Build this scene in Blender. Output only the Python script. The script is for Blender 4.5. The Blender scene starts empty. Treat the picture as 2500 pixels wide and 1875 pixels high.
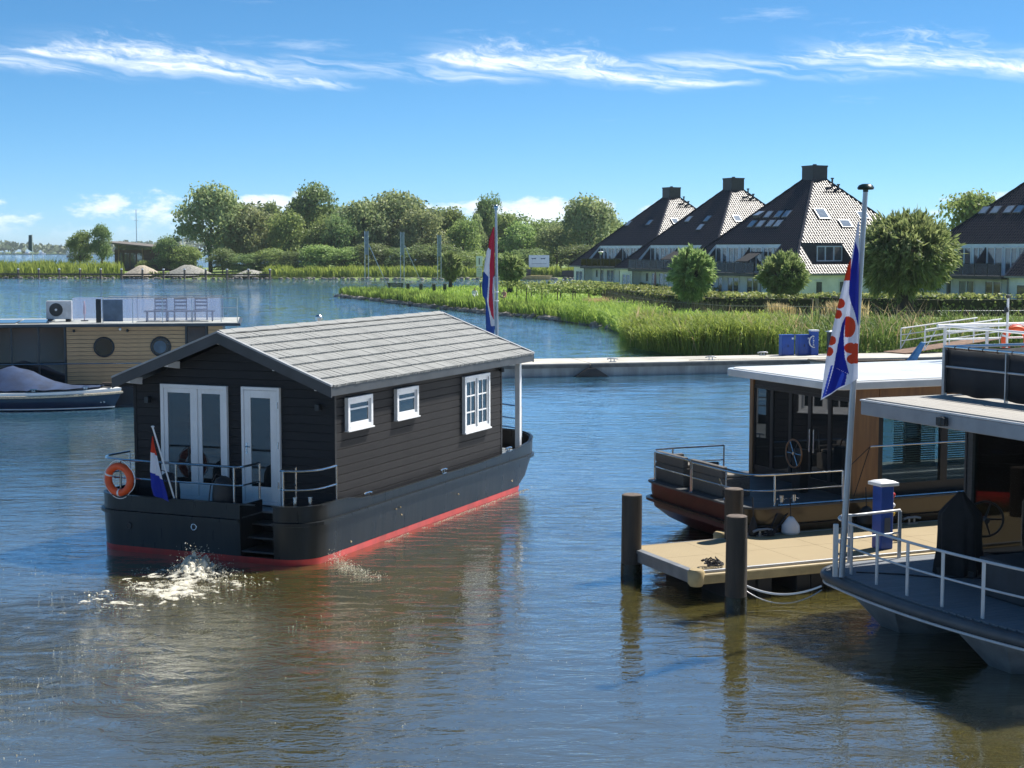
import bpy, bmesh, math, random
import numpy as np
from mathutils import Vector, Matrix

random.seed(7)
RNG = np.random.default_rng(11)
SC = bpy.context.scene
COL = SC.collection

# ---------------------------------------------------------------- camera
cam_d = bpy.data.cameras.new('camera')
cam_d.sensor_width = 36.0
cam_d.lens = 54.0
cam_d.clip_start = 0.1
cam_d.clip_end = 40000
cam = bpy.data.objects.new('camera', cam_d)
COL.objects.link(cam)
cam.location = (0, 0, 5.65)
cam.rotation_euler = (math.radians(90 - 5.02), 0, 0)
SC.camera = cam

# ---------------------------------------------------------------- light
SUN_AZ, SUN_EL = 51.0, 52.0            # azimuth from +Y towards +X
sun_d = bpy.data.lights.new('sun', 'SUN')
sun_d.energy = 4.8
sun_d.angle = math.radians(0.53)
sun_d.color = (1.0, 0.955, 0.88)
sun = bpy.data.objects.new('sun', sun_d)
COL.objects.link(sun)
sun.rotation_euler = (math.radians(90 - SUN_EL), 0, math.radians(180 - SUN_AZ))
SC.view_settings.view_transform = 'Standard'
SC.view_settings.look = 'None'
SC.view_settings.exposure = 0.75
SC.view_settings.gamma = 1.0
SC.view_settings.use_curve_mapping = False

# ---------------------------------------------------------------- node helpers
class NT:
    """tiny wrapper to write node maths as expressions"""
    def __init__(s, tree): s.t = tree
    def n(s, kind, **kw):
        nd = s.t.nodes.new(kind)
        for k, v in kw.items(): setattr(nd, k, v)
        return nd
    def put(s, sock, v):
        if hasattr(v, 'is_linked') or isinstance(v, bpy.types.NodeSocket): s.t.links.new(v, sock)
        else: sock.default_value = v
    def m(s, op, *a, clamp=False):
        nd = s.n('ShaderNodeMath', operation=op, use_clamp=clamp)
        for i, v in enumerate(a): s.put(nd.inputs[i], v)
        return nd.outputs[0]
    def add(s, a, b): return s.m('ADD', a, b)
    def sub(s, a, b): return s.m('SUBTRACT', a, b)
    def mul(s, a, b): return s.m('MULTIPLY', a, b)
    def step(s, x, lo, hi, to0=0.0, to1=1.0):
        nd = s.n('ShaderNodeMapRange', interpolation_type='SMOOTHSTEP')
        s.put(nd.inputs[0], x)
        for i, v in enumerate((lo, hi, to0, to1)): s.put(nd.inputs[i + 1], v)
        return nd.outputs[0]
    def vec(s, x, y, z=0.0):
        nd = s.n('ShaderNodeCombineXYZ')
        for i, v in enumerate((x, y, z)): s.put(nd.inputs[i], v)
        return nd.outputs[0]
    def noise(s, v, scale=1.0, detail=4.0, rough=0.55, dist=0.0, col=False):
        nd = s.n('ShaderNodeTexNoise')
        s.put(nd.inputs['Vector'], v); nd.inputs['Scale'].default_value = scale
        nd.inputs['Detail'].default_value = detail; nd.inputs['Roughness'].default_value = rough
        nd.inputs['Distortion'].default_value = dist
        return nd.outputs['Color' if col else 'Fac']
    def mix(s, f, a, b):
        nd = s.n('ShaderNodeMix', data_type='RGBA')
        s.put(nd.inputs[0], f); s.put(nd.inputs[6], a); s.put(nd.inputs[7], b)
        return nd.outputs[2]

# ---------------------------------------------------------------- sky
world = bpy.data.worlds.new('World')
SC.world = world
world.use_nodes = True
wt = world.node_tree
wt.nodes.clear()
W = NT(wt)
sky = W.n('ShaderNodeTexSky', sky_type='NISHITA')
sky.sun_disc = False
sky.sun_elevation = math.radians(SUN_EL)
sky.sun_rotation = math.radians(SUN_AZ)
sky.altitude = 0
sky.air_density = 0.55
sky.dust_density = 0.05
sky.ozone_density = 10.0
tc = W.n('ShaderNodeTexCoord')
sep = W.n('ShaderNodeSeparateXYZ')
wt.links.new(tc.outputs['Generated'], sep.inputs[0])
az = W.mul(W.m('ARCTAN2', sep.outputs[0], sep.outputs[1]), 57.2958)
el = W.mul(W.m('ARCSINE', sep.outputs[2]), 57.2958)
# cirrus: a chain of long wisps running round the sky at 6 to 8 degrees
w1 = W.noise(W.vec(W.mul(az, .30), W.mul(el, .9), 3.1), 1.0, 3.0)
w2 = W.noise(W.vec(W.mul(az, .16), 0.0, 8.8), 1.0, 2.0)
azw = W.add(az, W.mul(W.sub(w1, .5), 3.2))
elw = W.add(el, W.mul(W.sub(w1, .5), .55))
q = W.m('FRACT', W.mul(W.add(azw, 4.6 + 360), 1 / 13.846))
base = W.sub(7.0, W.mul(W.m('MINIMUM', W.mul(q, 1.35), 1.0), 1.05))
up = W.sub(elw, base)
thick = W.mul(W.mul(W.step(q, 0.0, .34), W.step(q, .36, 1.0, 1.0, .12)), W.add(.85, W.mul(w2, 1.3)))
body = W.mul(W.step(up, -.22, .10), W.step(W.m('DIVIDE', up, W.add(thick, .02)), .15, 1.15, 1.0, 0.0))
strk = W.noise(W.vec(W.mul(azw, .22), W.add(W.mul(elw, 2.6), W.mul(azw, .35)), 1.7), 1.4, 6.0, .62)
ends = W.mul(W.step(q, 0.0, .12), W.step(q, .84, 1.0, 1.0, 0.0))
fil = W.noise(W.vec(W.add(W.mul(azw, .9), W.mul(elw, 1.1)), W.mul(elw, 1.6), 6.2), 1.6, 7.0, .68, .4)
cir = W.mul(W.mul(body, ends), W.mul(W.step(strk, .24, .70), W.step(W.add(fil, W.mul(W.sub(.35, W.m('DIVIDE', up, W.add(thick, .02))), .35)), .28, .66)))
ends2 = W.mul(W.step(q, 0.0, .30), W.step(q, .62, .99, 1.0, 0.0))
cir = W.m('MAXIMUM', cir, W.mul(W.mul(W.mul(ends2, W.mul(W.step(up, -.35, .1), W.step(up, .2, 1.1, 1.0, 0.0))), W.step(strk, .30, .75)), .62))
# fainter second chain that bridges the gaps between the wisps
q_b = W.m('FRACT', W.mul(W.add(azw, 11.9 + 360), 1 / 13.846)); up_b = W.sub(elw, W.sub(6.75, W.mul(q_b, .75)))
th_b = W.mul(W.mul(W.step(q_b, 0.0, .4), W.step(q_b, .45, 1.0, 1.0, .1)), W.add(.30, W.mul(w2, .8)))
cb_ = W.mul(W.mul(W.step(up_b, -.25, .12), W.step(W.m('DIVIDE', up_b, W.add(th_b, .02)), .1, 1.3, 1.0, 0.0)), W.mul(W.step(q_b, 0.0, .2), W.step(q_b, .7, .99, 1.0, 0.0)))
cir = W.m('MAXIMUM', cir, W.mul(W.mul(cb_, W.step(strk, .30, .78)), .75))
thin = W.mul(W.step(W.noise(W.vec(W.mul(az, .12), W.mul(el, .8), 5.5), 1.3, 6.0, .65), .60, .85), W.mul(W.step(el, 3., 6.), .30))
cir = W.m('MAXIMUM', W.mul(cir, .88), thin)
# cumulus low over the horizon
cu = W.noise(W.vec(W.mul(az, .34), W.mul(el, .8), 0.4), 1.0, 8.0, .60)
cu2 = W.noise(W.vec(W.mul(az, .085), 0.3, 4.4), 1.0, 2.0)
thr = W.add(.44, W.mul(W.m('MAXIMUM', W.sub(el, W.add(.9, W.mul(cu2, 1.5))), 0.0), .34))
cum = W.mul(W.step(W.sub(cu, thr), .0, .10), W.step(el, .25, 1.3))
cum = W.mul(cum, .82)
shade = W.step(W.sub(cu, thr), .02, .22)
cumcol = W.mix(shade, (6.0, 7.4, 8.8, 1), (9.8, 10.0, 10.2, 1))
skyc = W.n('ShaderNodeHueSaturation'); skyc.inputs['Hue'].default_value = .486; skyc.inputs['Saturation'].default_value = 1.06; wt.links.new(sky.outputs[0], skyc.inputs['Color'])
c1 = W.mix(cir, skyc.outputs[0], (10.0, 10.3, 10.6, 1))
c2 = W.mix(cum, c1, cumcol)
bg = W.n('ShaderNodeBackground')
wt.links.new(c2, bg.inputs[0])
bg.inputs[1].default_value = 0.083
wo = W.n('ShaderNodeOutputWorld')
wt.links.new(bg.outputs[0], wo.inputs[0])

# ---------------------------------------------------------------- materials
MATS = {}
def M(name, rgb=(.5, .5, .5), rough=.5, metal=0.0, var=.12, vs=3.0, bump=0.0, bs=40.0, spec=.5, stretch=(1, 1, 1), coat=0.0, rgb2=None, coords='Object', trans=0.0, ior=1.5, emis=None, sub=None):
    if name in MATS: return MATS[name]
    m = bpy.data.materials.new(name); m.use_nodes = True
    t = NT(m.node_tree); b = m.node_tree.nodes['Principled BSDF']
    tcn = t.n('ShaderNodeTexCoord'); mp = t.n('ShaderNodeMapping')
    m.node_tree.links.new(tcn.outputs[coords], mp.inputs[0]); mp.inputs['Scale'].default_value = stretch
    nz = t.noise(mp.outputs[0], vs, 5.0, .6)
    c2_ = rgb2 or tuple(max(0, c * (1 - var * 2.2)) for c in rgb)
    c1_ = rgb if rgb2 else tuple(min(1, c * (1 + var)) for c in rgb)
    col = t.mix(t.step(nz, .28, .72), (*c2_, 1), (*c1_, 1))
    oi = t.n('ShaderNodeObjectInfo')
    hsv = t.n('ShaderNodeHueSaturation'); t.put(hsv.inputs['Color'], col)
    t.put(hsv.inputs['Value'], t.add(1 - var * .35, t.mul(oi.outputs['Random'], var * .7)))
    t.put(b.inputs['Base Color'], hsv.outputs[0])
    b.inputs['Roughness'].default_value = rough
    if rough > .15: t.put(b.inputs['Roughness'], t.add(rough - .08, t.mul(t.noise(mp.outputs[0], vs * 2.3, 3.0), .16)))
    b.inputs['Metallic'].default_value = metal
    b.inputs['Specular IOR Level'].default_value = spec
    b.inputs['Coat Weight'].default_value = coat
    b.inputs['IOR'].default_value = ior
    b.inputs['Transmission Weight'].default_value = trans
    if bump:
        bn = t.n('ShaderNodeBump'); bn.inputs['Strength'].default_value = 1.0; bn.inputs['Distance'].default_value = bump
        t.put(bn.inputs['Height'], t.noise(mp.outputs[0], bs, 4.0)); m.node_tree.links.new(bn.outputs[0], b.inputs['Normal'])
    MATS[name] = m
    return m

def leaf_mat(name, dark, light, trans=.35, rough=.55, nscale=.35):
    if name in MATS: return MATS[name]
    m = bpy.data.materials.new(name); m.use_nodes = True
    nt = m.node_tree; nt.nodes.clear(); t = NT(nt)
    g = t.n('ShaderNodeNewGeometry'); oi = t.n('ShaderNodeObjectInfo')
    nz = t.noise(g.outputs['Position'], nscale, 4.0, .6)
    col = t.mix(t.step(t.add(t.mul(nz, .7), t.mul(g.outputs['Random Per Island'], .3)), .25, .75), (*dark, 1), (*light, 1))
    hsv = t.n('ShaderNodeHueSaturation'); t.put(hsv.inputs['Color'], col)
    t.put(hsv.inputs['Hue'], t.add(.485, t.mul(oi.outputs['Random'], .03)))
    t.put(hsv.inputs['Value'], t.add(.82, t.mul(oi.outputs['Random'], .36)))
    p = t.n('ShaderNodeBsdfPrincipled'); t.put(p.inputs['Base Color'], hsv.outputs[0]); p.inputs['Roughness'].default_value = rough
    p.inputs['Specular IOR Level'].default_value = .35
    tr = t.n('ShaderNodeBsdfTranslucent')
    hs2 = t.n('ShaderNodeHueSaturation'); t.put(hs2.inputs['Color'], hsv.outputs[0]); hs2.inputs['Value'].default_value = 1.25; hs2.inputs['Hue'].default_value = .485
    t.put(tr.inputs[0], hs2.outputs[0])
    mx = t.n('ShaderNodeMixShader'); mx.inputs[0].default_value = trans
    nt.links.new(p.outputs[0], mx.inputs[1]); nt.links.new(tr.outputs[0], mx.inputs[2])
    o = t.n('ShaderNodeOutputMaterial'); nt.links.new(mx.outputs[0], o.inputs[0])
    MATS[name] = m
    return m

def glass_mat(name, tint=(.5, .6, .6), dens=.5, refl=1.6):
    """thin tinted pane: part see-through, part mirror by Fresnel"""
    if name in MATS: return MATS[name]
    m = bpy.data.materials.new(name); m.use_nodes = True
    nt = m.node_tree; nt.nodes.clear(); t = NT(nt)
    tr = t.n('ShaderNodeBsdfTransparent'); tr.inputs[0].default_value = (*[c * (1 - dens) for c in tint], 1)
    gl = t.n('ShaderNodeBsdfGlossy'); gl.inputs['Roughness'].default_value = .015; gl.inputs[0].default_value = (.9, .93, .95, 1)
    fr = t.n('ShaderNodeFresnel'); fr.inputs[0].default_value = refl
    mx = t.n('ShaderNodeMixShader'); nt.links.new(fr.outputs[0], mx.inputs[0])
    nt.links.new(tr.outputs[0], mx.inputs[1]); nt.links.new(gl.outputs[0], mx.inputs[2])
    o = t.n('ShaderNodeOutputMaterial'); nt.links.new(mx.outputs[0], o.inputs[0])
    MATS[name] = m
    return m

# ---------------------------------------------------------------- mesh helpers
class MB:
    def __init__(s): s.v = []; s.f = []; s.mi = []
    def _add(s, vs, fs, mi=0):
        o = len(s.v); s.v += [tuple(v) for v in vs]
        for f in fs: s.f.append(tuple(i + o for i in f)); s.mi.append(mi)
        return s
    def box(s, x0, x1, y0, y1, z0, z1, mi=0):
        return s._add([(x0, y0, z0), (x1, y0, z0), (x1, y1, z0), (x0, y1, z0), (x0, y0, z1), (x1, y0, z1), (x1, y1, z1), (x0, y1, z1)],
                      [(0, 3, 2, 1), (4, 5, 6, 7), (0, 1, 5, 4), (1, 2, 6, 5), (2, 3, 7, 6), (3, 0, 4, 7)], mi)
    def hexa(s, b, t, mi=0):
        """bottom 4 and top 4 points"""
        return s._add(list(b) + list(t), [(0, 3, 2, 1), (4, 5, 6, 7), (0, 1, 5, 4), (1, 2, 6, 5), (2, 3, 7, 6), (3, 0, 4, 7)], mi)
    def quad(s, a, b, c, d, mi=0): return s._add([a, b, c, d], [(0, 1, 2, 3)], mi)
    def prism(s, poly, z0, z1, mi=0):
        n = len(poly)
        vs = [(p[0], p[1], z0) for p in poly] + [(p[0], p[1], z1) for p in poly]
        fs = [tuple(range(n - 1, -1, -1)), tuple(range(n, 2 * n))] + [(i, (i + 1) % n, n + (i + 1) % n, n + i) for i in range(n)]
        return s._add(vs, fs, mi)
    def prismx(s, poly, x0, x1, mi=0):
        """polygon in (y,z) extruded along x"""
        n = len(poly)
        vs = [(x0, p[0], p[1]) for p in poly] + [(x1, p[0], p[1]) for p in poly]
        fs = [tuple(range(n - 1, -1, -1)), tuple(range(n, 2 * n))] + [(i, (i + 1) % n, n + (i + 1) % n, n + i) for i in range(n)]
        return s._add(vs, fs, mi)
    def prismy(s, poly, y0, y1, mi=0):
        n = len(poly)
        vs = [(p[0], y0, p[1]) for p in poly] + [(p[0], y1, p[1]) for p in poly]
        fs = [tuple(range(n)), tuple(range(2 * n - 1, n - 1, -1))] + [(i, n + i, n + (i + 1) % n, (i + 1) % n) for i in range(n)]
        return s._add(vs, fs, mi)
    def loft(s, rings, closed=True, cap=(True, True), mi=0, skip=None):
        n = len(rings[0]); vs = [p for r in rings for p in r]; fs = []
        for k in range(len(rings) - 1):
            for i in range(n if closed else n - 1):
                j = (i + 1) % n
                if skip and skip(k, i, rings[k][i], rings[k][j]): continue
                fs.append((k * n + i, k * n + j, (k + 1) * n + j, (k + 1) * n + i))
        if cap[0]: fs.append(tuple(range(n - 1, -1, -1)))
        if cap[1]: fs.append(tuple((len(rings) - 1) * n + i for i in range(n)))
        return s._add(vs, fs, mi)
    def tube(s, pts, r, n=8, closed=False, mi=0, cap=True):
        pts = [Vector(p) for p in pts]; m = len(pts); rings = []; prev = None
        for i in range(m):
            if closed: d = pts[(i + 1) % m] - pts[i - 1]
            else: d = pts[min(i + 1, m - 1)] - pts[max(i - 1, 0)]
            d.normalize()
            if prev is None:
                a = Vector((0, 0, 1)) if abs(d.z) < .9 else Vector((1, 0, 0))
                u = d.cross(a).normalized()
            else:
                u = (prev - d * prev.dot(d)).normalized()
            prev = u; w = d.cross(u)
            rr = r[i] if isinstance(r, (list, tuple)) else r
            rings.append([tuple(pts[i] + u * (rr * math.cos(2 * math.pi * k / n)) + w * (rr * math.sin(2 * math.pi * k / n))) for k in range(n)])
        if closed: rings.append(rings[0])
        return s.loft(rings, True, (cap and not closed, cap and not closed), mi)
    def cyl(s, x, y, z0, z1, r, n=16, r2=None, mi=0):
        r2 = r if r2 is None else r2
        return s.loft([[(x + r * math.cos(2 * math.pi * k / n), y + r * math.sin(2 * math.pi * k / n), z0) for k in range(n)],
                       [(x + r2 * math.cos(2 * math.pi * k / n), y + r2 * math.sin(2 * math.pi * k / n), z1) for k in range(n)]], mi=mi)
    def lathe(s, prof, x=0, y=0, n=20, mi=0):
        return s.loft([[(x + r * math.cos(2 * math.pi * k / n), y + r * math.sin(2 * math.pi * k / n), z) for k in range(n)] for r, z in prof], mi=mi)
    def bar(s, p, q, w, h, up=(0, 0, 1), mi=0):
        p = Vector(p); q = Vector(q); d = (q - p).normalized(); u = Vector(up)
        sx = d.cross(u).normalized() * (w / 2); sy = sx.cross(d).normalized() * (h / 2)
        b = [p - sx - sy, p + sx - sy, p + sx + sy, p - sx + sy]; t = [q - sx - sy, q + sx - sy, q + sx + sy, q - sx + sy]
        return s.hexa(b, t, mi)
    def torus(s, c, R, r, axis='y', n=28, m=10, mi=0):
        pts = []
        for k in range(n):
            a = 2 * math.pi * k / n
            if axis == 'y': pts.append((c[0] + R * math.cos(a), c[1], c[2] + R * math.sin(a)))
            elif axis == 'x': pts.append((c[0], c[1] + R * math.cos(a), c[2] + R * math.sin(a)))
            else: pts.append((c[0] + R * math.cos(a), c[1] + R * math.sin(a), c[2]))
        return s.tube(pts, r, m, closed=True, mi=mi)
    def mesh(s, name, mats, smooth=False):
        me = bpy.data.meshes.new(name); me.from_pydata(s.v, [], s.f); 
        for m in (mats if isinstance(mats, (list, tuple)) else [mats]): me.materials.append(m)
        if any(s.mi): me.polygons.foreach_set('material_index', s.mi)
        bm = bmesh.new(); bm.from_mesh(me); bmesh.ops.recalc_face_normals(bm, faces=bm.faces); bm.to_mesh(me); bm.free()
        if smooth: me.polygons.foreach_set('use_smooth', [True] * len(me.polygons))
        me.update(); return me
    def build(s, name, mats, parent=None, smooth=False, bevel=0.0, angle=40):
        o = bpy.data.objects.new(name, s.mesh(name, mats, smooth)); COL.objects.link(o); o.parent = parent
        if bevel:
            b = o.modifiers.new('bevel', 'BEVEL'); b.width = bevel; b.segments = 2; b.limit_method = 'ANGLE'; b.angle_limit = math.radians(50)
        if smooth and angle < 90: 
            try: o.data.set_sharp_from_angle(angle=math.radians(angle))
            except Exception: pass
        return o

def tag(o, label=None, cat=None, group=None, kind=None):
    if label: o['label'] = label
    if cat: o['category'] = cat
    if group: o['group'] = group
    if kind: o['kind'] = kind
    return o
def thing(name, label, cat, loc=(0, 0, 0), rz=0.0, group=None):
    o = bpy.data.objects.new(name, None); COL.objects.link(o); o.location = loc; o.rotation_euler = (0, 0, math.radians(rz)); o.empty_display_size = .2
    return tag(o, label, cat, group)
def inst(src, parent, loc=(0, 0, 0), rz=0.0, scale=None):
    o = src.copy(); COL.objects.link(o); o.parent = parent; o.location = loc; o.rotation_euler = (0, 0, math.radians(rz))
    if scale: o.scale = scale
    return o
def link_mesh(name, me, parent=None, loc=(0, 0, 0), rz=0.0, scale=None):
    o = bpy.data.objects.new(name, me); COL.objects.link(o); o.parent = parent; o.location = loc; o.rotation_euler = (0, 0, math.radians(rz))
    if scale: o.scale = scale
    return o
def np_mesh(name, V, Fq, mats, mi=None):
    """mesh from numpy verts (n,3) and faces (m,k)"""
    V = np.asarray(V, dtype=np.float32); Fq = np.asarray(Fq, dtype=np.int32); k = Fq.shape[1]
    me = bpy.data.meshes.new(name)
    me.vertices.add(len(V)); me.vertices.foreach_set('co', V.ravel())
    me.loops.add(Fq.size); me.loops.foreach_set('vertex_index', Fq.ravel())
    me.polygons.add(len(Fq)); me.polygons.foreach_set('loop_start', np.arange(0, Fq.size, k, dtype=np.int32))
    try: me.polygons.foreach_set('loop_total', np.full(len(Fq), k, dtype=np.int32))
    except Exception: pass
    for m in (mats if isinstance(mats, (list, tuple)) else [mats]): me.materials.append(m)
    if mi is not None: me.polygons.foreach_set('material_index', np.asarray(mi, dtype=np.int32))
    me.update(calc_edges=True); me.validate()
    return me
def smoothrange(x, a, b):
    t = min(1, max(0, (x - a) / (b - a))); return t * t * (3 - 2 * t)
def fbm(x, y, seed=0, oct=4):
    """cheap value noise in numpy"""
    x = np.asarray(x, float); y = np.asarray(y, float); out = np.zeros(np.broadcast(x, y).shape); amp = .5
    for o in range(oct):
        xi = np.floor(x); yi = np.floor(y); fx = x - xi; fy = y - yi; fx = fx * fx * (3 - 2 * fx); fy = fy * fy * (3 - 2 * fy)
        def h(a, b):
            n = np.sin(a * 127.1 + b * 311.7 + seed * 74.7 + o * 19.3) * 43758.5453
            return n - np.floor(n)
        out += amp * ((h(xi, yi) * (1 - fx) + h(xi + 1, yi) * fx) * (1 - fy) + (h(xi, yi + 1) * (1 - fx) + h(xi + 1, yi + 1) * fx) * fy)
        x = x * 2.03; y = y * 2.03; amp *= .5
    return out
def arc(cx, cy, r, a0, a1, n, z=None):
    out = []
    for i in range(n + 1):
        a = math.radians(a0 + (a1 - a0) * i / n); p = (cx + r * math.cos(a), cy + r * math.sin(a)); out.append(p if z is None else (*p, z))
    return out
# ================================================================ common materials
STEEL = M('polished_steel', (.62, .63, .64), .18, 1.0, var=.05)
GALV = M('galvanised_steel', (.50, .52, .54), .42, .9, var=.08)
BLACKPAINT = M('black_hull_paint', (.0075, .0100, .0120), .30, 0, var=.2, vs=2.2, stretch=(2.4, 2.4, .28), bump=.002, bs=3, spec=.35, rgb2=(.019, .020, .019))
REDPAINT = M('red_boot_paint', (.60, .028, .02), .42, 0, var=.10, vs=3, stretch=(1, 1, .6), rgb2=(.40, .030, .022))
WHITEPAINT = M('white_paint', (.78, .79, .80), .38, 0, var=.04, vs=2)
WHITEGEL = M('white_gelcoat', (.80, .80, .78), .22, 0, var=.05, vs=1.5, coat=.4)
BLACKRUB = M('black_rubber', (.018, .018, .02), .55, 0, var=.15)
DARKMETAL = M('dark_metal', (.03, .035, .04), .4, .2, var=.1)
PANE = M('dark_window_glass', (.014, .018, .020), .02, 0, var=.05, spec=.5, ior=1.75)
ROPE = M('pale_rope', (.55, .48, .36), .9, 0, var=.2, vs=30)
ROPEDARK = M('dark_rope', (.03, .03, .035), .9, 0, var=.2, vs=30)
ORANGE = M('orange_buoy', (.85, .10, .015), .45, 0, var=.08)

# ================================================================ water and land
def water_material():
    m = bpy.data.materials.new('murky_canal_water'); m.use_nodes = True
    t = NT(m.node_tree); b = m.node_tree.nodes['Principled BSDF']
    g = t.n('ShaderNodeNewGeometry'); P = g.outputs['Position']
    sp = t.n('ShaderNodeSeparateXYZ'); m.node_tree.links.new(P, sp.inputs[0])
    silt = t.noise(P, .18, 4.0)
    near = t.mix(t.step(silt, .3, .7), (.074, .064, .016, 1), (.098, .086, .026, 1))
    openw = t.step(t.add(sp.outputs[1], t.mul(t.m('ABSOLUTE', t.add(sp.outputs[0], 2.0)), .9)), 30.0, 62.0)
    t.put(b.inputs['Base Color'], t.mix(openw, near, (.045, .140, .215, 1)))  # open water tinted blue to make up for weak sky reflection
    b.inputs['Roughness'].default_value = .035
    b.inputs['IOR'].default_value = 1.40
    b.subsurface_method = 'BURLEY'; b.inputs['Subsurface Weight'].default_value = .85; b.inputs['Subsurface Radius'].default_value = (.55, .5, .3); b.inputs['Subsurface Scale'].default_value = 1.0
    # ripples: small wind chop, a longer swell, and the stirred-up water behind the boat
    x, y = sp.outputs[0], sp.outputs[1]
    chop = t.noise(t.vec(t.mul(x, .62), t.mul(y, 1.35), 0.0), 2.4, 4.0, .58, .7)
    fine = t.noise(t.vec(x, t.mul(y, 1.5), 4.0), 9.0, 2.0, .5, .3)
    long = t.noise(t.vec(t.mul(x, .5), y, 2.0), .75, 2.0, .5, .5)
    patch = t.step(t.noise(t.vec(t.mul(x, .25), t.mul(y, .4), 7.0), .25, 3.0), .32, .68, .55, 1.15)
    # wake zone: rough circle behind the stern of the moving boat
    dx, dy = t.sub(x, -5.6), t.sub(y, 21.5)
    rr = t.m('SQRT', t.add(t.m('POWER', t.mul(dx, .27), 2.0), t.m('POWER', t.mul(dy, .20), 2.0)))
    wake = t.step(rr, .35, 1.15, 1.0, 0.0)
    swirl = t.noise(t.vec(t.mul(x, 1.0), t.mul(y, 1.3), 9.0), 1.7, 5.0, .62, 1.6)
    far = t.step(y, 45.0, 110.0, 1.0, 2.6)
    h = t.add(t.mul(t.mul(t.mul(chop, patch), far), .022), t.add(t.mul(fine, .0030), t.mul(long, .030)))
    h = t.add(h, t.mul(t.mul(swirl, wake), .085))
    bn = t.n('ShaderNodeBump'); bn.inputs['Strength'].default_value = 1.0; bn.inputs['Distance'].default_value = 1.0
    # wind ripples as slopes, so that distant water keeps its roughness
    nc = t.n('ShaderNodeSeparateColor'); t.put(nc.inputs[0], t.noise(t.vec(t.mul(x, .55), t.mul(y, 1.0), 3.0), 1.7, 3.0, .6, .5, col=True))
    amp = t.add(t.step(y, 40.0, 150.0, .05, .62), t.mul(t.step(y, 14.0, 40.0), .03))
    sx_ = t.mul(t.sub(nc.outputs[0], .5), amp); sy_ = t.mul(t.sub(nc.outputs[1], .5), amp)
    vn = t.n('ShaderNodeVectorMath', operation='NORMALIZE'); t.put(vn.inputs[0], t.vec(sx_, sy_, 1.0)); m.node_tree.links.new(vn.outputs[0], bn.inputs['Normal'])
    t.put(bn.inputs['Height'], h); m.node_tree.links.new(bn.outputs[0], b.inputs['Normal'])
    b.inputs['Specular IOR Level'].default_value = 0.0
    gl = t.n('ShaderNodeBsdfGlossy'); gl.inputs['Roughness'].default_value = .03; gl.inputs[0].default_value = (.97, .98, 1, 1); m.node_tree.links.new(bn.outputs[0], gl.inputs['Normal'])
    fr = t.n('ShaderNodeFresnel'); fr.inputs[0].default_value = 1.333; m.node_tree.links.new(bn.outputs[0], fr.inputs['Normal'])
    mx = t.n('ShaderNodeMixShader'); t.put(mx.inputs[0], t.m('POWER', fr.outputs[0], .37)); m.node_tree.links.new(b.outputs[0], mx.inputs[1]); m.node_tree.links.new(gl.outputs[0], mx.inputs[2])
    m.node_tree.links.new(mx.outputs[0], m.node_tree.nodes['Material Output'].inputs[0])
    return m
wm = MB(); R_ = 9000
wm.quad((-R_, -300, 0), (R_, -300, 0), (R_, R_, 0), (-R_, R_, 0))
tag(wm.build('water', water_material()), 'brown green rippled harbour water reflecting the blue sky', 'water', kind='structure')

GRASSMAT = M('short_grass', (.24, .36, .06), .9, 0, rgb2=(.13, .21, .04), vs=.5, bump=.03, bs=6)
def land(name, poly, top, step, label, mat, inland=None):
    """height field inside a shoreline polygon, sloping down under the water at its edge"""
    P = np.array(poly, float); x0, y0 = P.min(0) - 3; x1, y1 = P.max(0) + 3
    nx = int((x1 - x0) / step) + 2; ny = int((y1 - y0) / step) + 2
    X, Y = np.meshgrid(np.linspace(x0, x1, nx), np.linspace(y0, y1, ny))
    ins = np.zeros(X.shape, bool); D = np.full(X.shape, 1e9)
    for i in range(len(P)):
        a, b = P[i], P[(i + 1) % len(P)]
        cond = ((a[1] > Y) != (b[1] > Y)) & (X < (b[0] - a[0]) * (Y - a[1]) / (b[1] - a[1] + 1e-9) + a[0])
        ins ^= cond
        d = b - a; tt = np.clip(((X - a[0]) * d[0] + (Y - a[1]) * d[1]) / (d @ d), 0, 1)
        D = np.minimum(D, np.hypot(X - a[0] - tt * d[0], Y - a[1] - tt * d[1]))
    S = np.where(ins, D, -D) + (fbm(X * .35, Y * .35, 3) - .5) * 1.6
    Z = np.clip(S * .35, -.8, top) + np.clip((S - 12) * .018, 0, inland or 0) + (fbm(X * .2, Y * .2, 5) - .5) * .15 * (S > 1)
    V = np.stack([X.ravel(), Y.ravel(), Z.ravel()], 1)
    I = np.arange(nx * ny).reshape(ny, nx)
    Fq = np.stack([I[:-1, :-1], I[:-1, 1:], I[1:, 1:], I[1:, :-1]], -1).reshape(-1, 4)
    keep = (Z.ravel()[Fq].max(1) > -.5); Fq = Fq[keep]
    me = np_mesh(name, V, Fq, mat); me.polygons.foreach_set('use_smooth', [True] * len(me.polygons))
    o = link_mesh(name, me); tag(o, label, 'ground', kind='structure')
    return P
PEN = [(-21.2, 182.8), (-13, 162.6), (-7, 146.4), (-.9, 131.4), (4.8, 118.8), (7.6, 104), (7.0, 93), (7.2, 86), (9.4, 81), (14, 80.2), (20, 80.5), (30, 81.5), (60, 84), (150, 90),
       (190, 240), (120, 250), (40, 250), (12, 240), (3, 226), (-8, 208), (-17, 193)]
land('peninsula', PEN, .55, 1.3, 'grassy spit of land with gardens in front of the dark roofed houses', GRASSMAT, .55)
FARB = [(-170, 300), (-100, 299), (-47, 291), (-31, 289), (0, 290), (25, 295), (60, 300), (420, 305), (420, 640), (-80, 640), (-86, 420), (-100, 350), (-170, 345)]
land('far_bank', FARB, .7, 4.0, 'low grassy bank with trees across the water', M('far_bank_grass', (.22, .30, .07), .9, 0, rgb2=(.11, .17, .04), vs=.12), .6)
fs = MB()
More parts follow.
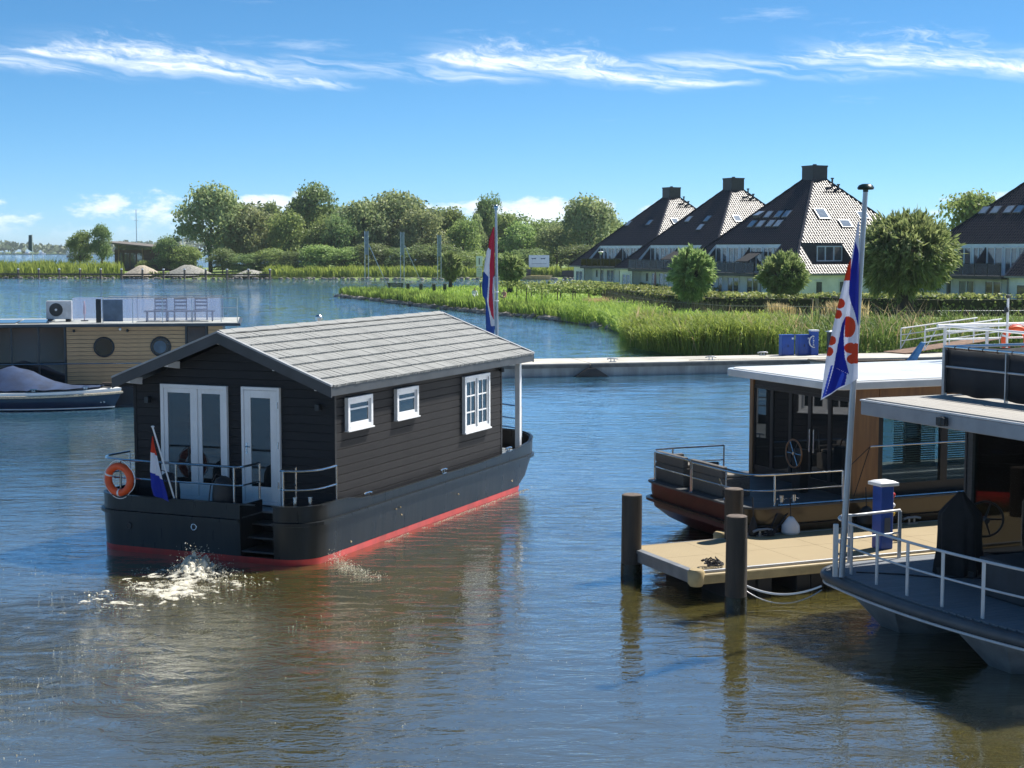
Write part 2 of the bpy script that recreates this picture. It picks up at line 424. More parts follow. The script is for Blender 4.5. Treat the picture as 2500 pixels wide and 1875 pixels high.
fs.prism([(-3200, 1640), (-900, 1600), (-300, 1660), (300, 1750), (2600, 1900), (2600, 2700), (-3200, 2700)], -1, .9)
tag(fs.build('far_shore', M('far_shore_meadow', (.13, .19, .06), .95, 0, rgb2=(.08, .13, .04), vs=.01)), 'flat green meadow shore far across the lake', 'ground', kind='structure')

# ================================================================ black houseboat
HB = thing('houseboat', 'black timber houseboat with grey shingle roof, white doors and a red waterline, under way', 'houseboat', (-3.26, 28.03, 0), 66.8)
YC, HBM = 2.225, 2.375
XS = -1.22
GAP = (.58, 1.28)
def barge_ring(hb, xs, xb, bl, rs=.62, nb=26, ex=2.7):
    pts = []
    ys = [-(hb - rs), GAP[0] - YC - .0, (GAP[0] + GAP[1]) / 2 - YC, GAP[1] - YC, -.3, .6, hb - rs]
    # start at starboard side going aft, round the stern to port, then to the bow and back
    side = [8.0, 6.0, 4.0, 2.5, 1.2, .6, .2, -.2, -.45]
    for x in side: pts.append((x, -hb))
    for a in range(1, 7): 
        t = math.radians(90 * a / 7); pts.append((xs + rs - rs * math.sin(t), -(hb - rs) - rs * math.cos(t)))
    for y in ys: pts.append((xs, y))
    for a in range(1, 7):
        t = math.radians(90 * a / 7); pts.append((xs + rs - rs * math.cos(t), (hb - rs) + rs * math.sin(t)))
    for x in reversed(side): pts.append((x, hb))
    for k in range(1, nb):
        t = math.pi * k / nb - math.pi / 2
        c, s_ = math.cos(t), math.sin(t)
        pts.append((xb + bl * abs(c) ** (2 / ex), -hb * math.copysign(abs(s_) ** (2 / ex), s_)))
    return [(x, y + YC) for x, y in pts]
def sheer(x):
    z = 1.05 - .12 * smoothrange(x, .1, 1.0)
    z += .05 * smoothrange(x, 6.0, 8.2) + .15 * smoothrange(x, 8.5, 9.4) + .07 * smoothrange(x, 9.2, 10.2)
    return z
def ring3(r, z): return [(x, y, z(x) if callable(z) else z) for x, y in r]
h = MB()
R0 = barge_ring(HBM - .35, XS + .5, 7.9, .6); R1 = barge_ring(HBM - .04, XS + .03, 8.1, .95); R2 = barge_ring(HBM - .03, XS + .02, 8.15, 1.05)
R3 = barge_ring(HBM - .02, XS + .015, 8.4, 1.35); R4 = barge_ring(HBM, XS, 8.65, 1.65); R5 = barge_ring(HBM, XS, 8.68, 1.68)
RI = barge_ring(HBM - .07, XS + .07, 8.66, 1.61)
in_gap = lambda k, i, a, b: k >= 3 and a[0] < XS + .1 and b[0] < XS + .1 and GAP[0] - .01 <= min(a[1], b[1]) and max(a[1], b[1]) <= GAP[1] + .01
rings = [ring3(R0, -.45), ring3(R1, -.06), ring3(R2, .05), ring3(R2, .12), ring3(R3, .30), ring3(R4, .76), ring3(R5, sheer), ring3(RI, sheer), ring3(RI, .80)]
hull = h.loft(rings, True, (True, False), skip=in_gap).build('hull', BLACKPAINT, HB, smooth=True, angle=32)
b = MB(); off = lambda r, d: [(x + (d if x > 8 else (-d if x < -.6 else 0)), y + (d if y > YC + 2.2 else (-d if y < YC - 2.2 else 0))) for x, y in r]
b.loft([ring3(off(R1, .006), -.06), ring3(off(R2, .006), .05), ring3(off(R2, .006), .112)], True, (False, False)).build('boot_stripe', REDPAINT, hull, smooth=True)
# rubbing strake round the hull
def strake(mb, ring, zf, w, hgt, skip=None):
    n = len(ring); out = []
    for i in range(n):
        p0, p1 = Vector(ring[i - 1]), Vector(ring[(i + 1) % n]); d = (p1 - p0).normalized(); nrm = Vector((-d.y, d.x))
        c = Vector(ring[i]); 
        if nrm.dot(c - Vector((4, YC))) < 0: nrm = -nrm
        z = zf(c.x) if callable(zf) else zf
        out.append([(c.x - nrm.x * .01, c.y - nrm.y * .01, z - hgt / 2), (c.x + nrm.x * w, c.y + nrm.y * w, z - hgt * .35), (c.x + nrm.x * w, c.y + nrm.y * w, z + hgt * .35), (c.x - nrm.x * .01, c.y - nrm.y * .01, z + hgt / 2)])
    for i in range(n):
        a, c = out[i], out[(i + 1) % n]
        if skip and skip(0, i, a[0], c[0]): continue
        o = len(mb.v); mb.v += a + c
        for k in range(4): mb.f.append((o + k, o + (k + 1) % 4, o + 4 + (k + 1) % 4, o + 4 + k)); mb.mi.append(0)
    return mb
gap4 = lambda k, i, a, c: a[0] < XS + .1 and c[0] < XS + .1 and GAP[0] - .01 <= min(a[1], c[1]) and max(a[1], c[1]) <= GAP[1] + .01
strake(MB(), R4, .745, .055, .085, gap4).build('rubbing_strake', BLACKPAINT, hull, smooth=True, angle=30)
strake(MB(), [( (x - 4) * .995 + 4, (y - YC) * .985 + YC) for x, y in R5], lambda x: sheer(x) + .012, .05, .03, gap4).build('gunwale_cap', BLACKPAINT, hull, smooth=True)
DECKGREY = M('grey_deck_paint', (.20, .23, .25), .6, 0, var=.1, bump=.002, bs=60)
d = MB()
ri = barge_ring(HBM - .08, -.46, 8.3, 1.5, rs=.05)
d.prism(ri, .79, .82)
d.prism([(-.461, GAP[1]), (-.461, 4.45), (-.62, 4.5), (-.95, 4.3), (-1.12, 3.9), (-1.15, 3.5), (-1.15, GAP[1])], .79, .82)
d.prism([(-.461, GAP[0]), (-1.15, GAP[0]), (-1.15, .5), (-1.0, .2), (-.75, -.02), (-.461, -.07)], .79, .82)
d.build('deck', DECKGREY, HB)
st = []
for k, (zt, xa) in enumerate(((.66, -.62), (.44, -.80), (.22, -.98))):
    s_ = MB(); s_.box(xa - .20, -.30, GAP[0] + .004, GAP[1] - .004, zt - .035, zt); s_.build('step', M('step_tread', (.05, .055, .06), .35, .4, var=.2), HB, bevel=.008)
c = MB(); c.box(-1.20, -.46, GAP[0] - .03, GAP[0], .05, 1.04); c.box(-1.20, -.46, GAP[1], GAP[1] + .03, .05, 1.04); c.box(-.46, -.43, GAP[0], GAP[1], .05, .788); c.box(-1.19, -.46, GAP[0], GAP[1], .03, .06)
c.build('step_well', BLACKPAINT, HB)
# cabin
CW, CL, CZ0, CZ1 = 4.45, 7.65, .82, 3.04
core = MB()
gab = [(.03, CZ0), (CW - .03, CZ0), (CW - .03, CZ1), (CW / 2, CZ1 + .9), (.03, CZ1)]
core.prismx(gab, .03, CL - .03)
core.build('wall', M('cabin_wall_paint', (.010, .011, .012), .6, 0, var=.1), HB)
PLANK = M('black_stained_planks', (.016, .018, .022), .6, 0, var=.25, spec=.25, vs=4, stretch=(1, 1, 6), bump=.0018, bs=25, rgb2=(.010, .012, .015))
PLANKS_ = M('dark_slate_planks', (.024, .023, .025), .70, 0, var=.22, spec=.18, vs=3, stretch=(.6, .6, 8), bump=.0018, bs=22, rgb2=(.014, .0138, .0155))
ph = .158
pm = MB(); pm.prismx([(.03, 0), (-.004, 0), (-.010, .006), (-.008, ph - .012), (-.002, ph - .007), (.03, ph - .007)], .02, CL - .02)
pm_ = pm.mesh('plank', PLANKS_)
for k in range(14):
    link_mesh('plank', pm_, HB, (0, 0, CZ0 + .03 + k * ph))
pm2 = MB(); pm2.prismx([(-.03, 0), (.004, 0), (.010, .006), (.008, ph - .012), (.002, ph - .007), (-.03, ph - .007)], .02, CL - .02); pm2_ = pm2.mesh('plank', PLANKS_)
for k in range(14): link_mesh('plank', pm2_, HB, (0, CW, CZ0 + .03 + k * ph))
def gable_planks(x, sgn):
    for k in range(20):
        z0 = CZ0 + .03 + k * ph; z1 = z0 + ph - .007
        def half(z): return CW / 2 - .005 if z <= CZ1 else (CW / 2) * (1 - (z - CZ1) / .90) - .005
        if half(z1) < .12: break
        a0, a1 = half(z0), half(z1); c0 = CW / 2
        q_ = MB(); xo, xi, xm = x - sgn * .010, x + sgn * .03, x - sgn * .006
        q_.hexa([(xi, c0 - a0, z0), (xi, c0 + a0, z0), (xo, c0 + a0, z0), (xo, c0 - a0, z0)], [(xi, c0 - a1, z1), (xi, c0 + a1, z1), (xm, c0 + a1, z1), (xm, c0 - a1, z1)])
        q_.build('plank', PLANK, HB)
gable_planks(0.0, 1); gable_planks(CL, -1)
cn = MB()
for x, y in ((-.018, -.018), (-.018, CW - .05), (CL - .05, -.018), (CL - .05, CW - .05)):
    c1_ = MB(); c1_.box(x, x + .068, y, y + .068, CZ0, CZ1 + .02); c1_.build('corner_trim', PLANK, HB, bevel=.004)
# roof
RX0, RX1, EY, EZ, RZ = -.42, 9.12, -.19, 3.17, 4.09
DARKTRIM = M('dark_grey_trim', (.050, .055, .062), .5, 0, var=.12, vs=2)
rf = MB(); SL = CW - EY
rf.prismx([(EY + .02, EZ - .10), (CW / 2, RZ - .10), (SL - .02, EZ - .10), (SL - .02, EZ - .02), (CW / 2, RZ - .02), (EY + .02, EZ - .02)], RX0 + .03, RX1 - .03)
roof = rf.build('roof', DARKTRIM, HB)
for y0, y1 in ((EY, 1), (SL, -1)):
    f_ = MB(); f_.box(RX0, RX1, min(y0, y0 + y1 * .028), max(y0, y0 + y1 * .028), EZ - .17, EZ - .005); f_.build('fascia', DARKTRIM, roof, bevel=.004)
for xx in (RX0 - .025, RX1 - .003):
    for s_ in (0, 1):
        ya, yb = (EY - .005, CW / 2) if s_ == 0 else (CW / 2, SL + .005)
        za, zb = (EZ, RZ) if s_ == 0 else (RZ, EZ)
        f_ = MB(); f_.prismx([(ya, za - .19), (yb, zb - .19), (yb, zb + .008), (ya, za + .008)], xx, xx + .028); f_.build('barge_board', DARKTRIM, roof)
        f_ = MB(); f_.prismx([(ya, za + .010), (yb, zb + .010), (yb, zb + .045), (ya, za + .045)], xx - .015, xx + .07); f_.build('verge_trim', M('pale_verge_metal', (.36, .37, .38), .5, .1), roof)
WSH = M('weathered_shingle', (.34, .345, .33), .85, 0, vs=7, stretch=(6.0, .35, .35), bump=.004, bs=10, rgb2=(.20, .205, .20))
def shingle_mesh(seed, L, hgt):
    """metal shake panel: grooved shakes, x along the ridge, y up the slope, z out"""
    rr = random.Random(seed); m_ = MB(); x = 0
    while x < L - .02:
        w = min(rr.uniform(.05, .14), L - x); z = rr.uniform(.020, .027); lean = rr.uniform(.0, .012)
        m_.hexa([(x + .001, -.012 + rr.uniform(-.012, .008), 0), (x + w - .001, -.012 + rr.uniform(-.012, .008), 0), (x + w + lean - .004, hgt, 0), (x + lean + .004, hgt, 0)],
                [(x + .006, -.012, z + .020), (x + w - .006, -.012, z + .020 + rr.uniform(-.003, .003)), (x + w + lean - .006, hgt, z - .019), (x + lean + .002, hgt, z - .019)])
        x += w
    m_.box(.003, L - .003, -.002, hgt, -.004, .006)
    return m_.mesh('shingle', WSH)
rows, cols = 8, 9
dl = math.hypot(CW / 2 - EY, RZ - EZ) / rows; ang = math.atan2(RZ - EZ, CW / 2 - EY); pl = (RX1 - RX0 - .12) / cols
SHM = [shingle_mesh(40 + i, pl, dl + .015) for i in range(5)]
SHH = [shingle_mesh(60 + i, pl / 2, dl + .015) for i in range(2)]
for side in (0, 1):
    for r in range(rows):
        segs = [(RX0 + .06 + c_ * pl, 0) for c_ in range(cols)] if r % 2 == 0 else [(RX0 + .06, 1)] + [(RX0 + .06 + (c_ + .5) * pl, 0) for c_ in range(cols - 1)] + [(RX1 - .06 - pl / 2, 1)]
        for x, half in segs:
            me = random.choice(SHH) if half else random.choice(SHM)
            o = bpy.data.objects.new('shingle', me); COL.objects.link(o); o.parent = roof
            dist = r * dl; yy = EY + math.cos(ang) * dist; zz = EZ + math.sin(ang) * dist
            if side == 0: o.location = (x, yy, zz); o.rotation_euler = (ang, 0, 0)
            else: o.location = (x + (pl / 2 if half else pl), CW - yy, zz); o.rotation_euler = (ang, 0, math.pi)
rc = MB(); rc.prismx([(-.12, -.040), (0, .012), (.12, -.040), (.12, -.022), (0, .034), (-.12, -.022)], 0, .40); rcm = rc.mesh('ridge_cap', WSH)
for k in range(24):
    o = link_mesh('ridge_cap', rcm, roof, (RX0 + .03 + k * .392, CW / 2, RZ + .03 + (.006 if k % 2 else 0)))
for yy in (4.30, 3.42, 2.22, 1.02, .14):
    zr = EZ + (RZ - EZ) * (1 - abs(yy - CW / 2) / (CW / 2 - EY)) - .115
    r_ = MB(); r_.hexa([(-.40, yy - .045, zr - .09), (-.0, yy - .045, zr - .15), (-.0, yy + .045, zr - .15), (-.40, yy + .045, zr - .09)], [(-.40, yy - .045, zr - .01), (0, yy - .045, zr - .01), (0, yy + .045, zr - .01), (-.40, yy + .045, zr - .01)])
    r_.build('rafter_end', WHITEPAINT, roof, bevel=.004)
pc = MB(); pc.cyl(3.95, 2.62, 3.90, 4.16, .055, 14); pc.cyl(3.95, 2.62, 4.16, 4.20, .085, 14); pc.cyl(3.95, 2.62, 4.22, 4.26, .085, 14, .04); pc.build('flue_pipe', STEEL, roof, smooth=True)
# gable doors. local: x outwards is -x
def frame_rect(mb, y0, y1, z0, z1, w, xa, xb):
    mb.box(xa, xb, y0, y0 + w, z0, z1); mb.box(xa, xb, y1 - w, y1, z0, z1); mb.box(xa, xb, y0 + w, y1 - w, z1 - w, z1); mb.box(xa, xb, y0 + w, y1 - w, z0, z0 + w); return mb
fd = frame_rect(MB(), 2.29, 3.80, .86, 3.07, .075, -.075, -.005); fd.box(-.075, -.005, 2.955, 3.035, .935, 2.995)
fdo = fd.build('french_door', WHITEPAINT, HB, bevel=.006)
for y0, y1, xa in ((3.037, 3.723, -.060), (2.367, 2.953, -.050)):
    lf = frame_rect(MB(), y0, y1, .937, 2.993, .085, xa, xa + .045); lf.box(xa, xa + .045, y0 + .085, y1 - .085, 1.022, 1.16); lfo = lf.build('door_leaf', WHITEPAINT, fdo, bevel=.005)
    g_ = MB(); g_.box(xa + .015, xa + .03, y0 + .088, y1 - .088, 1.162, 2.905); g_.build('pane', PANE, fdo)
dd = frame_rect(MB(), 1.13, 1.97, .86, 3.08, .06, -.075, -.005); ddo = dd.build('door', WHITEPAINT, HB, bevel=.006)
lf = frame_rect(MB(), 1.195, 1.905, .925, 3.015, .14, -.065, -.012); lf.box(-.065, -.012, 1.335, 1.765, 1.065, 1.20); lf.build('door_leaf', WHITEPAINT, ddo, bevel=.006)
g_ = MB(); g_.box(-.05, -.03, 1.337, 1.763, 1.203, 2.872); g_.build('pane', PANE, ddo)
hd = MB(); hd.box(-.072, -.066, 1.84, 1.875, 1.80, 2.02); hd.tube([(-.07, 1.857, 1.95), (-.115, 1.857, 1.95), (-.118, 1.76, 1.95)], .010, 8); hd.build('handle', STEEL, ddo, smooth=True)
for zz in (1.25, 2.0, 2.75):
    hg = MB(); hg.cyl(-.075, 1.165, zz - .06, zz + .06, .013, 8); hg.build('hinge', STEEL, ddo, smooth=True)
for yy in (4.10, .31):
    lm_ = MB(); lm_.box(-.11, -.013, yy - .045, yy + .045, 2.69, 2.81); lm_.build('wall_lamp', DARKMETAL, HB, bevel=.006)
lm_ = MB(); lm_.cyl(7.50, -.09, 2.86, 2.96, .055, 12); lm_.box(7.47, 7.53, -.06, -.01, 2.88, 2.94); lm_.build('wall_lamp', DARKMETAL, HB, smooth=True)
# side windows (outwards is -y)
def side_frame(mb, x0, x1, z0, z1, w, ya, yb):
    mb.box(x0, x0 + w, ya, yb, z0, z1); mb.box(x1 - w, x1, ya, yb, z0, z1); mb.box(x0 + w, x1 - w, ya, yb, z1 - w, z1); mb.box(x0 + w, x1 - w, ya, yb, z0, z0 + w); return mb
for x0, x1 in ((.37, 1.34), (2.34, 3.29)):
    wo_ = side_frame(MB(), x0, x1, 2.29, 2.90, .075, -.085, -.005).build('window', WHITEPAINT, HB, bevel=.005)
    sf = side_frame(MB(), x0 + .078, x1 - .078, 2.368, 2.822, .055, -.055, -.015); sf.box(x0 + .133, x1 - .133, -.055, -.015, 2.655, 2.69); sf.build('sash', WHITEPAINT, wo_, bevel=.004)
    g_ = MB(); g_.box(x0 + .134, x1 - .134, -.04, -.03, 2.424, 2.654); g_.box(x0 + .134, x1 - .134, -.04, -.03, 2.691, 2.766); g_.build('pane', PANE, wo_)
    sl = MB(); sl.box(x0 - .02, x1 + .02, -.11, -.012, 2.262, 2.288); sl.build('sill', WHITEPAINT, wo_, bevel=.004)
wo_ = side_frame(MB(), 5.51, 6.85, 1.68, 2.90, .075, -.085, -.005); wo_.box(6.15, 6.21, -.085, -.005, 1.755, 2.825); wo_ = wo_.build('window', WHITEPAINT, HB, bevel=.005)
for x0, x1 in ((5.588, 6.148), (6.212, 6.772)):
    sf = side_frame(MB(), x0, x1, 1.758, 2.822, .06, -.06, -.015)
    for zz in (2.10, 2.455): sf.box(x0 + .06, x1 - .06, -.055, -.018, zz - .015, zz + .015)
    sf.box((x0 + x1) / 2 - .015, (x0 + x1) / 2 + .015, -.0545, -.0185, 1.818, 2.762)
    sf.build('sash', WHITEPAINT, wo_, bevel=.003)
    xm = (x0 + x1) / 2
    for xa, xb in ((x0 + .061, xm - .016), (xm + .016, x1 - .061)):
        for za, zb in ((1.82, 2.084), (2.116, 2.439), (2.471, 2.76)):
            g_ = MB(); g_.box(xa, xb, -.042, -.032, za, zb); g_.build('pane', PANE, wo_)
sl = MB(); sl.box(5.49, 6.87, -.115, -.012, 1.648, 1.678); sl.build('sill', WHITEPAINT, wo_, bevel=.004)
# bow posts, seat and rails
for yy in (.02, CW - .12):
    p_ = MB(); p_.box(8.78, 8.90, yy, yy + .12, .83, EZ - .03); p_.build('post', WHITEPAINT, HB, bevel=.006)
bt = MB(); bt.box(8.6, 8.72, .3, CW - .3, 2.95, 3.10); bt.build('beam', WHITEPAINT, HB)
bb = MB(); bb.prismy([(9.0, .83), (9.35, .83), (9.35, 1.2), (9.3, 1.22), (9.0, 1.22)], 1.2, 3.3); bb.build('bow_bench', M('weathered_oak', (.13, .085, .05), .7, 0, var=.2, vs=5), HB, bevel=.01)
def rail(name, tops, mids, posts, r=.021, mat=STEEL, parent=HB):
    t_ = MB(); t_.tube(tops, r, 8)
    o = t_.build(name, mat, parent, smooth=True)
    for mm in mids: q_ = MB(); q_.tube(mm, r * .8, 8); q_.build('rail_bar', mat, o, smooth=True)
    for p, z0, z1 in posts: q_ = MB(); q_.tube([(p[0], p[1], z0), (p[0], p[1], z1)], r * .9, 8); q_.cyl(p[0], p[1], z0, z0 + .012, r * 2.2, 10); q_.build('rail_post', mat, o, smooth=True)
    return o
pathA = [(-.1, 4.52), (-.45, 4.54)] + [(-.62 - .5 * math.sin(math.radians(a)), 4.05 + .5 * math.cos(math.radians(a))) for a in range(0, 91, 15)] + [(-1.14, 3.2), (-1.14, 2.2), (-1.14, 1.42)] + [(-1.10, 1.34), (-1.0, 1.31), (-.5, 1.31)]
rail('stern_rail', [(x, y, 1.72) for x, y in pathA], [[(x, y, 1.38) for x, y in pathA]], [((-.1, 4.52), 1.04, 1.72), ((-1.14, 3.95), 1.04, 1.72), ((-1.14, 2.70), 1.04, 1.72), ((-1.14, 1.44), 1.04, 1.72), ((-.5, 1.31), .82, 1.72)])
pathB = [(-.52, .52), (-1.0, .52), (-1.10, .48), (-1.13, .38)] + [(-.60 - .5 * math.cos(math.radians(a)), .42 - .52 * math.sin(math.radians(a))) for a in range(10, 91, 16)] + [(-.3, -.10), (-.12, -.10)]
rail('stern_rail', [(x, y, 1.70) for x, y in pathB], [[(x, y, 1.36) for x, y in pathB]], [((-.52, .52), .82, 1.70), ((-1.12, .42), 1.05, 1.70), ((-.12, -.10), 1.0, 1.70)])
pathC = [(7.9, 4.5)] + [(8.72 + 1.45 * math.cos(math.radians(a)), YC + 2.28 * math.sin(math.radians(a))) for a in range(84, -70, -12)]
rail('bow_rail', [(x, y, 1.86) for x, y in pathC], [[(x, y, 1.55) for x, y in pathC], [(x, y, 1.32) for x, y in pathC]], [((pathC[i][0], pathC[i][1]), sheer(pathC[i][0]), 1.86) for i in (1, 4, 7, 10, len(pathC) - 1)])
# deck gear
def cleat(parent, x, y, z, rz=0, s=1.0, mat=STEEL, name='cleat'):
    m_ = MB(); m_.box(-.06 * s, .06 * s, -.02 * s, .02 * s, 0, .01 * s); m_.cyl(-.03 * s, 0, 0, .05 * s, .010 * s, 8); m_.cyl(.03 * s, 0, 0, .05 * s, .010 * s, 8); m_.tube([(-.10 * s, 0, .048 * s), (-.05 * s, 0, .06 * s), (.05 * s, 0, .06 * s), (.10 * s, 0, .048 * s)], .012 * s, 8)
    o = m_.build(name, mat, parent, smooth=True); o.location = (x, y, z); o.rotation_euler = (0, 0, math.radians(rz)); return o
cleat(HB, 1.05, -.11, .945, 0, 1.5); cleat(HB, 4.37, -.11, .955, 0, 1.5); cleat(HB, 7.85, -.10, .99, 0, 1.6)
for yy, xx in ((.28, -.95), (.06, -.80)):
    bo = MB(); bo.cyl(xx, yy, 1.045, 1.20, .035, 12); bo.cyl(xx, yy, 1.20, 1.215, .045, 12); bo.tube([(xx - .06, yy - .05, 1.14), (xx + .06, yy + .05, 1.14)], .012, 8); bo.build('mooring_bollard', STEEL, HB, smooth=True)
for yy, zz in ((3.72, .50), (2.27, .58)):
    ho = MB(); ho.torus((XS - .004, yy, zz), .055, .012, 'x', 16, 6); ho.build('hull_outlet', STEEL if yy < 3 else DARKMETAL, hull, smooth=True)
    ho = MB(); ho.loft([[(XS - .003, yy + .05 * math.cos(a * .393), zz + .05 * math.sin(a * .393)) for a in range(16)], [(XS - .006, yy + .05 * math.cos(a * .393), zz + .05 * math.sin(a * .393)) for a in range(16)]]); ho.build('hull_outlet', BLACKRUB, hull)
for xx, zz in ((2.3, .56), (2.35, .40), (2.12, .55), (5.0, .42), (7.9, .30), (.3, .22)):
    ho = MB(); ho.loft([[(xx + .018 * math.cos(a * .785), -.150, zz + .018 * math.sin(a * .785)) for a in range(8)], [(xx + .014 * math.cos(a * .785), -.172, zz + .014 * math.sin(a * .785)) for a in range(8)]]); ho.build('drain_fitting', M('brass_fitting', (.6, .45, .25), .4, .6), hull)
# ================================================================ flags
def in_poly(x, y, poly):
    c = False; n = len(poly)
    for i in range(n):
        (xa, ya), (xb, yb) = poly[i], poly[(i + 1) % n]
        if (ya > y) != (yb > y) and x < (xb - xa) * (y - ya) / (yb - ya) + xa: c = not c
    return c
def interp(tab, y):
    """x of an outline given as (x,y) rows sorted by y"""
    if y <= tab[0][1]: return tab[0][0]
    for (x0, y0), (x1, y1) in zip(tab, tab[1:]):
        if y <= y1: return x0 + (x1 - x0) * (y - y0) / (y1 - y0 + 1e-9)
    return tab[-1][0]
def cloth(fabric, scale, left, right, ytop, nbot, folds, ns, nt, paint, amp, parent, mats, name='cloth', skew=0.0, seed=1):
    """hanging cloth with real folds. chart units -> metres by scale; u to the left, w down"""
    rr = random.Random(seed); ph_ = [rr.uniform(0, 6.28) for _ in range(6)]
    V = []; F_ = []; mi = []; C = []
    for j in range(nt + 1):
        t = j / nt
        for i in range(ns + 1):
            s = i / ns
            yb = nbot[0] + (nbot[1] - nbot[0]) * s
            y = ytop + (yb - ytop) * t
            xl, xr = interp(left, y), interp(right, y)
            x = xr + (xl - xr) * s
            wdt = abs(xl - xr) * scale
            dpt = amp * min(1.0, .25 + wdt / .5) * (math.sin(s * folds + ph_[0] + t * 1.3) + .45 * math.sin(s * folds * 2.1 + ph_[1] - t * 2.0) + .25 * math.sin(t * 9 + s * 4 + ph_[2]))
            V.append(((x - right[0][0]) * scale, dpt, -(y - ytop) * scale)); C.append((x, y))
    W_ = ns + 1
    for j in range(nt):
        for i in range(ns):
            a = j * W_ + i; F_.append((a, a + 1, a + W_ + 1, a + W_))
            cx = (C[a][0] + C[a + W_ + 1][0]) / 2; cy = (C[a][1] + C[a + W_ + 1][1]) / 2; mi.append(paint(cx, cy))
    me = np_mesh(name, V, F_, mats, mi); me.polygons.foreach_set('use_smooth', [True] * len(me.polygons))
    o = link_mesh(name, me, parent)
    sd = o.modifiers.new('thick', 'SOLIDIFY'); sd.thickness = .002
    return o
def cloth_mat(name, rgb, trans=.3):
    m = leaf_mat(name, tuple(c * .92 for c in rgb), rgb, trans, .75, 6.0); return m
FW = cloth_mat('flag_white', (.72, .74, .80)); FR = cloth_mat('flag_red', (.62, .025, .02), .22); FB = cloth_mat('flag_blue', (.012, .05, .36), .22); FLB = cloth_mat('flag_mid_blue', (.05, .14, .55), .3)

# small ensign on the houseboat stern
fl = thing('flag', 'small red white and blue flag hanging from a white staff on the houseboat stern', 'flag', (0, 0, 0))
fl.matrix_world = HB.matrix_world
fl.location = HB.location; fl.rotation_euler = HB.rotation_euler
sa, sb = Vector((-1.17, 2.72, 1.05)), Vector((-1.27, 3.10, 2.38))
m_ = MB(); m_.tube([sa, sb], .016, 8); m_.build('staff', WHITEPAINT, fl, smooth=True)
m_ = MB(); m_.lathe([(.0, 0), (.03, .004), (.034, .02), (.02, .035), (0, .038)], 0, 0, 12); o = m_.build('finial', WHITEPAINT, fl, smooth=True); o.location = sb
def paint_small(x, y): return 1 if y < 30 - x * .5 else (0 if y < 66 - x * .5 else 2)
o = cloth('f', .0105, [(1, 0), (5, 30), (7, 60), (4, 90), (-4, 118)], [(0, 0), (-13, 50), (-27, 100), (-31, 118)], 0, (114, 104), 5.5, 26, 44, paint_small, .03, fl, [FW, FR, FB], seed=4)
o.location = sb + Vector((-.025, -.015, -.16)); o.rotation_euler = (0, 0, math.radians(90))

# lifebuoy on the stern rail
def lifebuoy(label, R=.25, r=.07):
    t = thing('lifebuoy', label, 'lifebuoy')
    m_ = MB(); m_.torus((0, 0, 0), R, r, 'x', 36, 12); m_.build('ring', ORANGE, t, smooth=True)
    for a in (20, 270):
        pts = [(0, R * math.cos(math.radians(a + k)), R * math.sin(math.radians(a + k))) for k in (-4, 0, 4)]
        m_ = MB(); m_.tube(pts, r + .003, 12); m_.build('band', WHITEPAINT, t, smooth=True)
    pts = []
    for k in range(33):
        a = 2 * math.pi * k / 32; w_ = R + r + .012 + .03 * abs(math.sin(2 * (a - math.pi / 4)))
        pts.append((0.0, w_ * math.cos(a), w_ * math.sin(a)))
    m_ = MB(); m_.tube(pts, .008, 6); m_.build('grab_line', WHITEPAINT, t, smooth=True)
    return t
def place(t, frame, loc, rz=0):
    a = frame.rotation_euler.z; x, y, z = loc
    t.location = (frame.location.x + math.cos(a) * x - math.sin(a) * y, frame.location.y + math.sin(a) * x + math.cos(a) * y, z)
    t.rotation_euler = (0, 0, a + math.radians(rz)); return t
place(lifebuoy('orange lifebuoy hanging on the left end of the black houseboat stern rail'), HB, (-1.22, 3.92, 1.36))
# black covers / fenders standing behind the rail
for yy, lab in ((3.02, 'black covered outboard cylinder behind the small flag on the houseboat stern'), (1.82, 'black covered cylinder behind the stern rail in front of the white double door')):
    t = thing('fender', lab, 'fender')
    m_ = MB(); m_.lathe([(.0, 0), (.17, .0), (.20, .05), (.205, .3), (.19, .5), (.14, .62), (.06, .67), (.0, .68)], 0, 0, 20); m_.build('body', BLACKRUB, t, smooth=True)
    m_ = MB(); m_.tube([(0, .0, .67), (-.08, .10, .72), (-.16, .17, .5), (-.17, .2, .25), (-.16, .19, .02)], .012, 6); m_.build('cord', ROPEDARK, t, smooth=True)
    place(t, HB, (-.92, yy, .83))

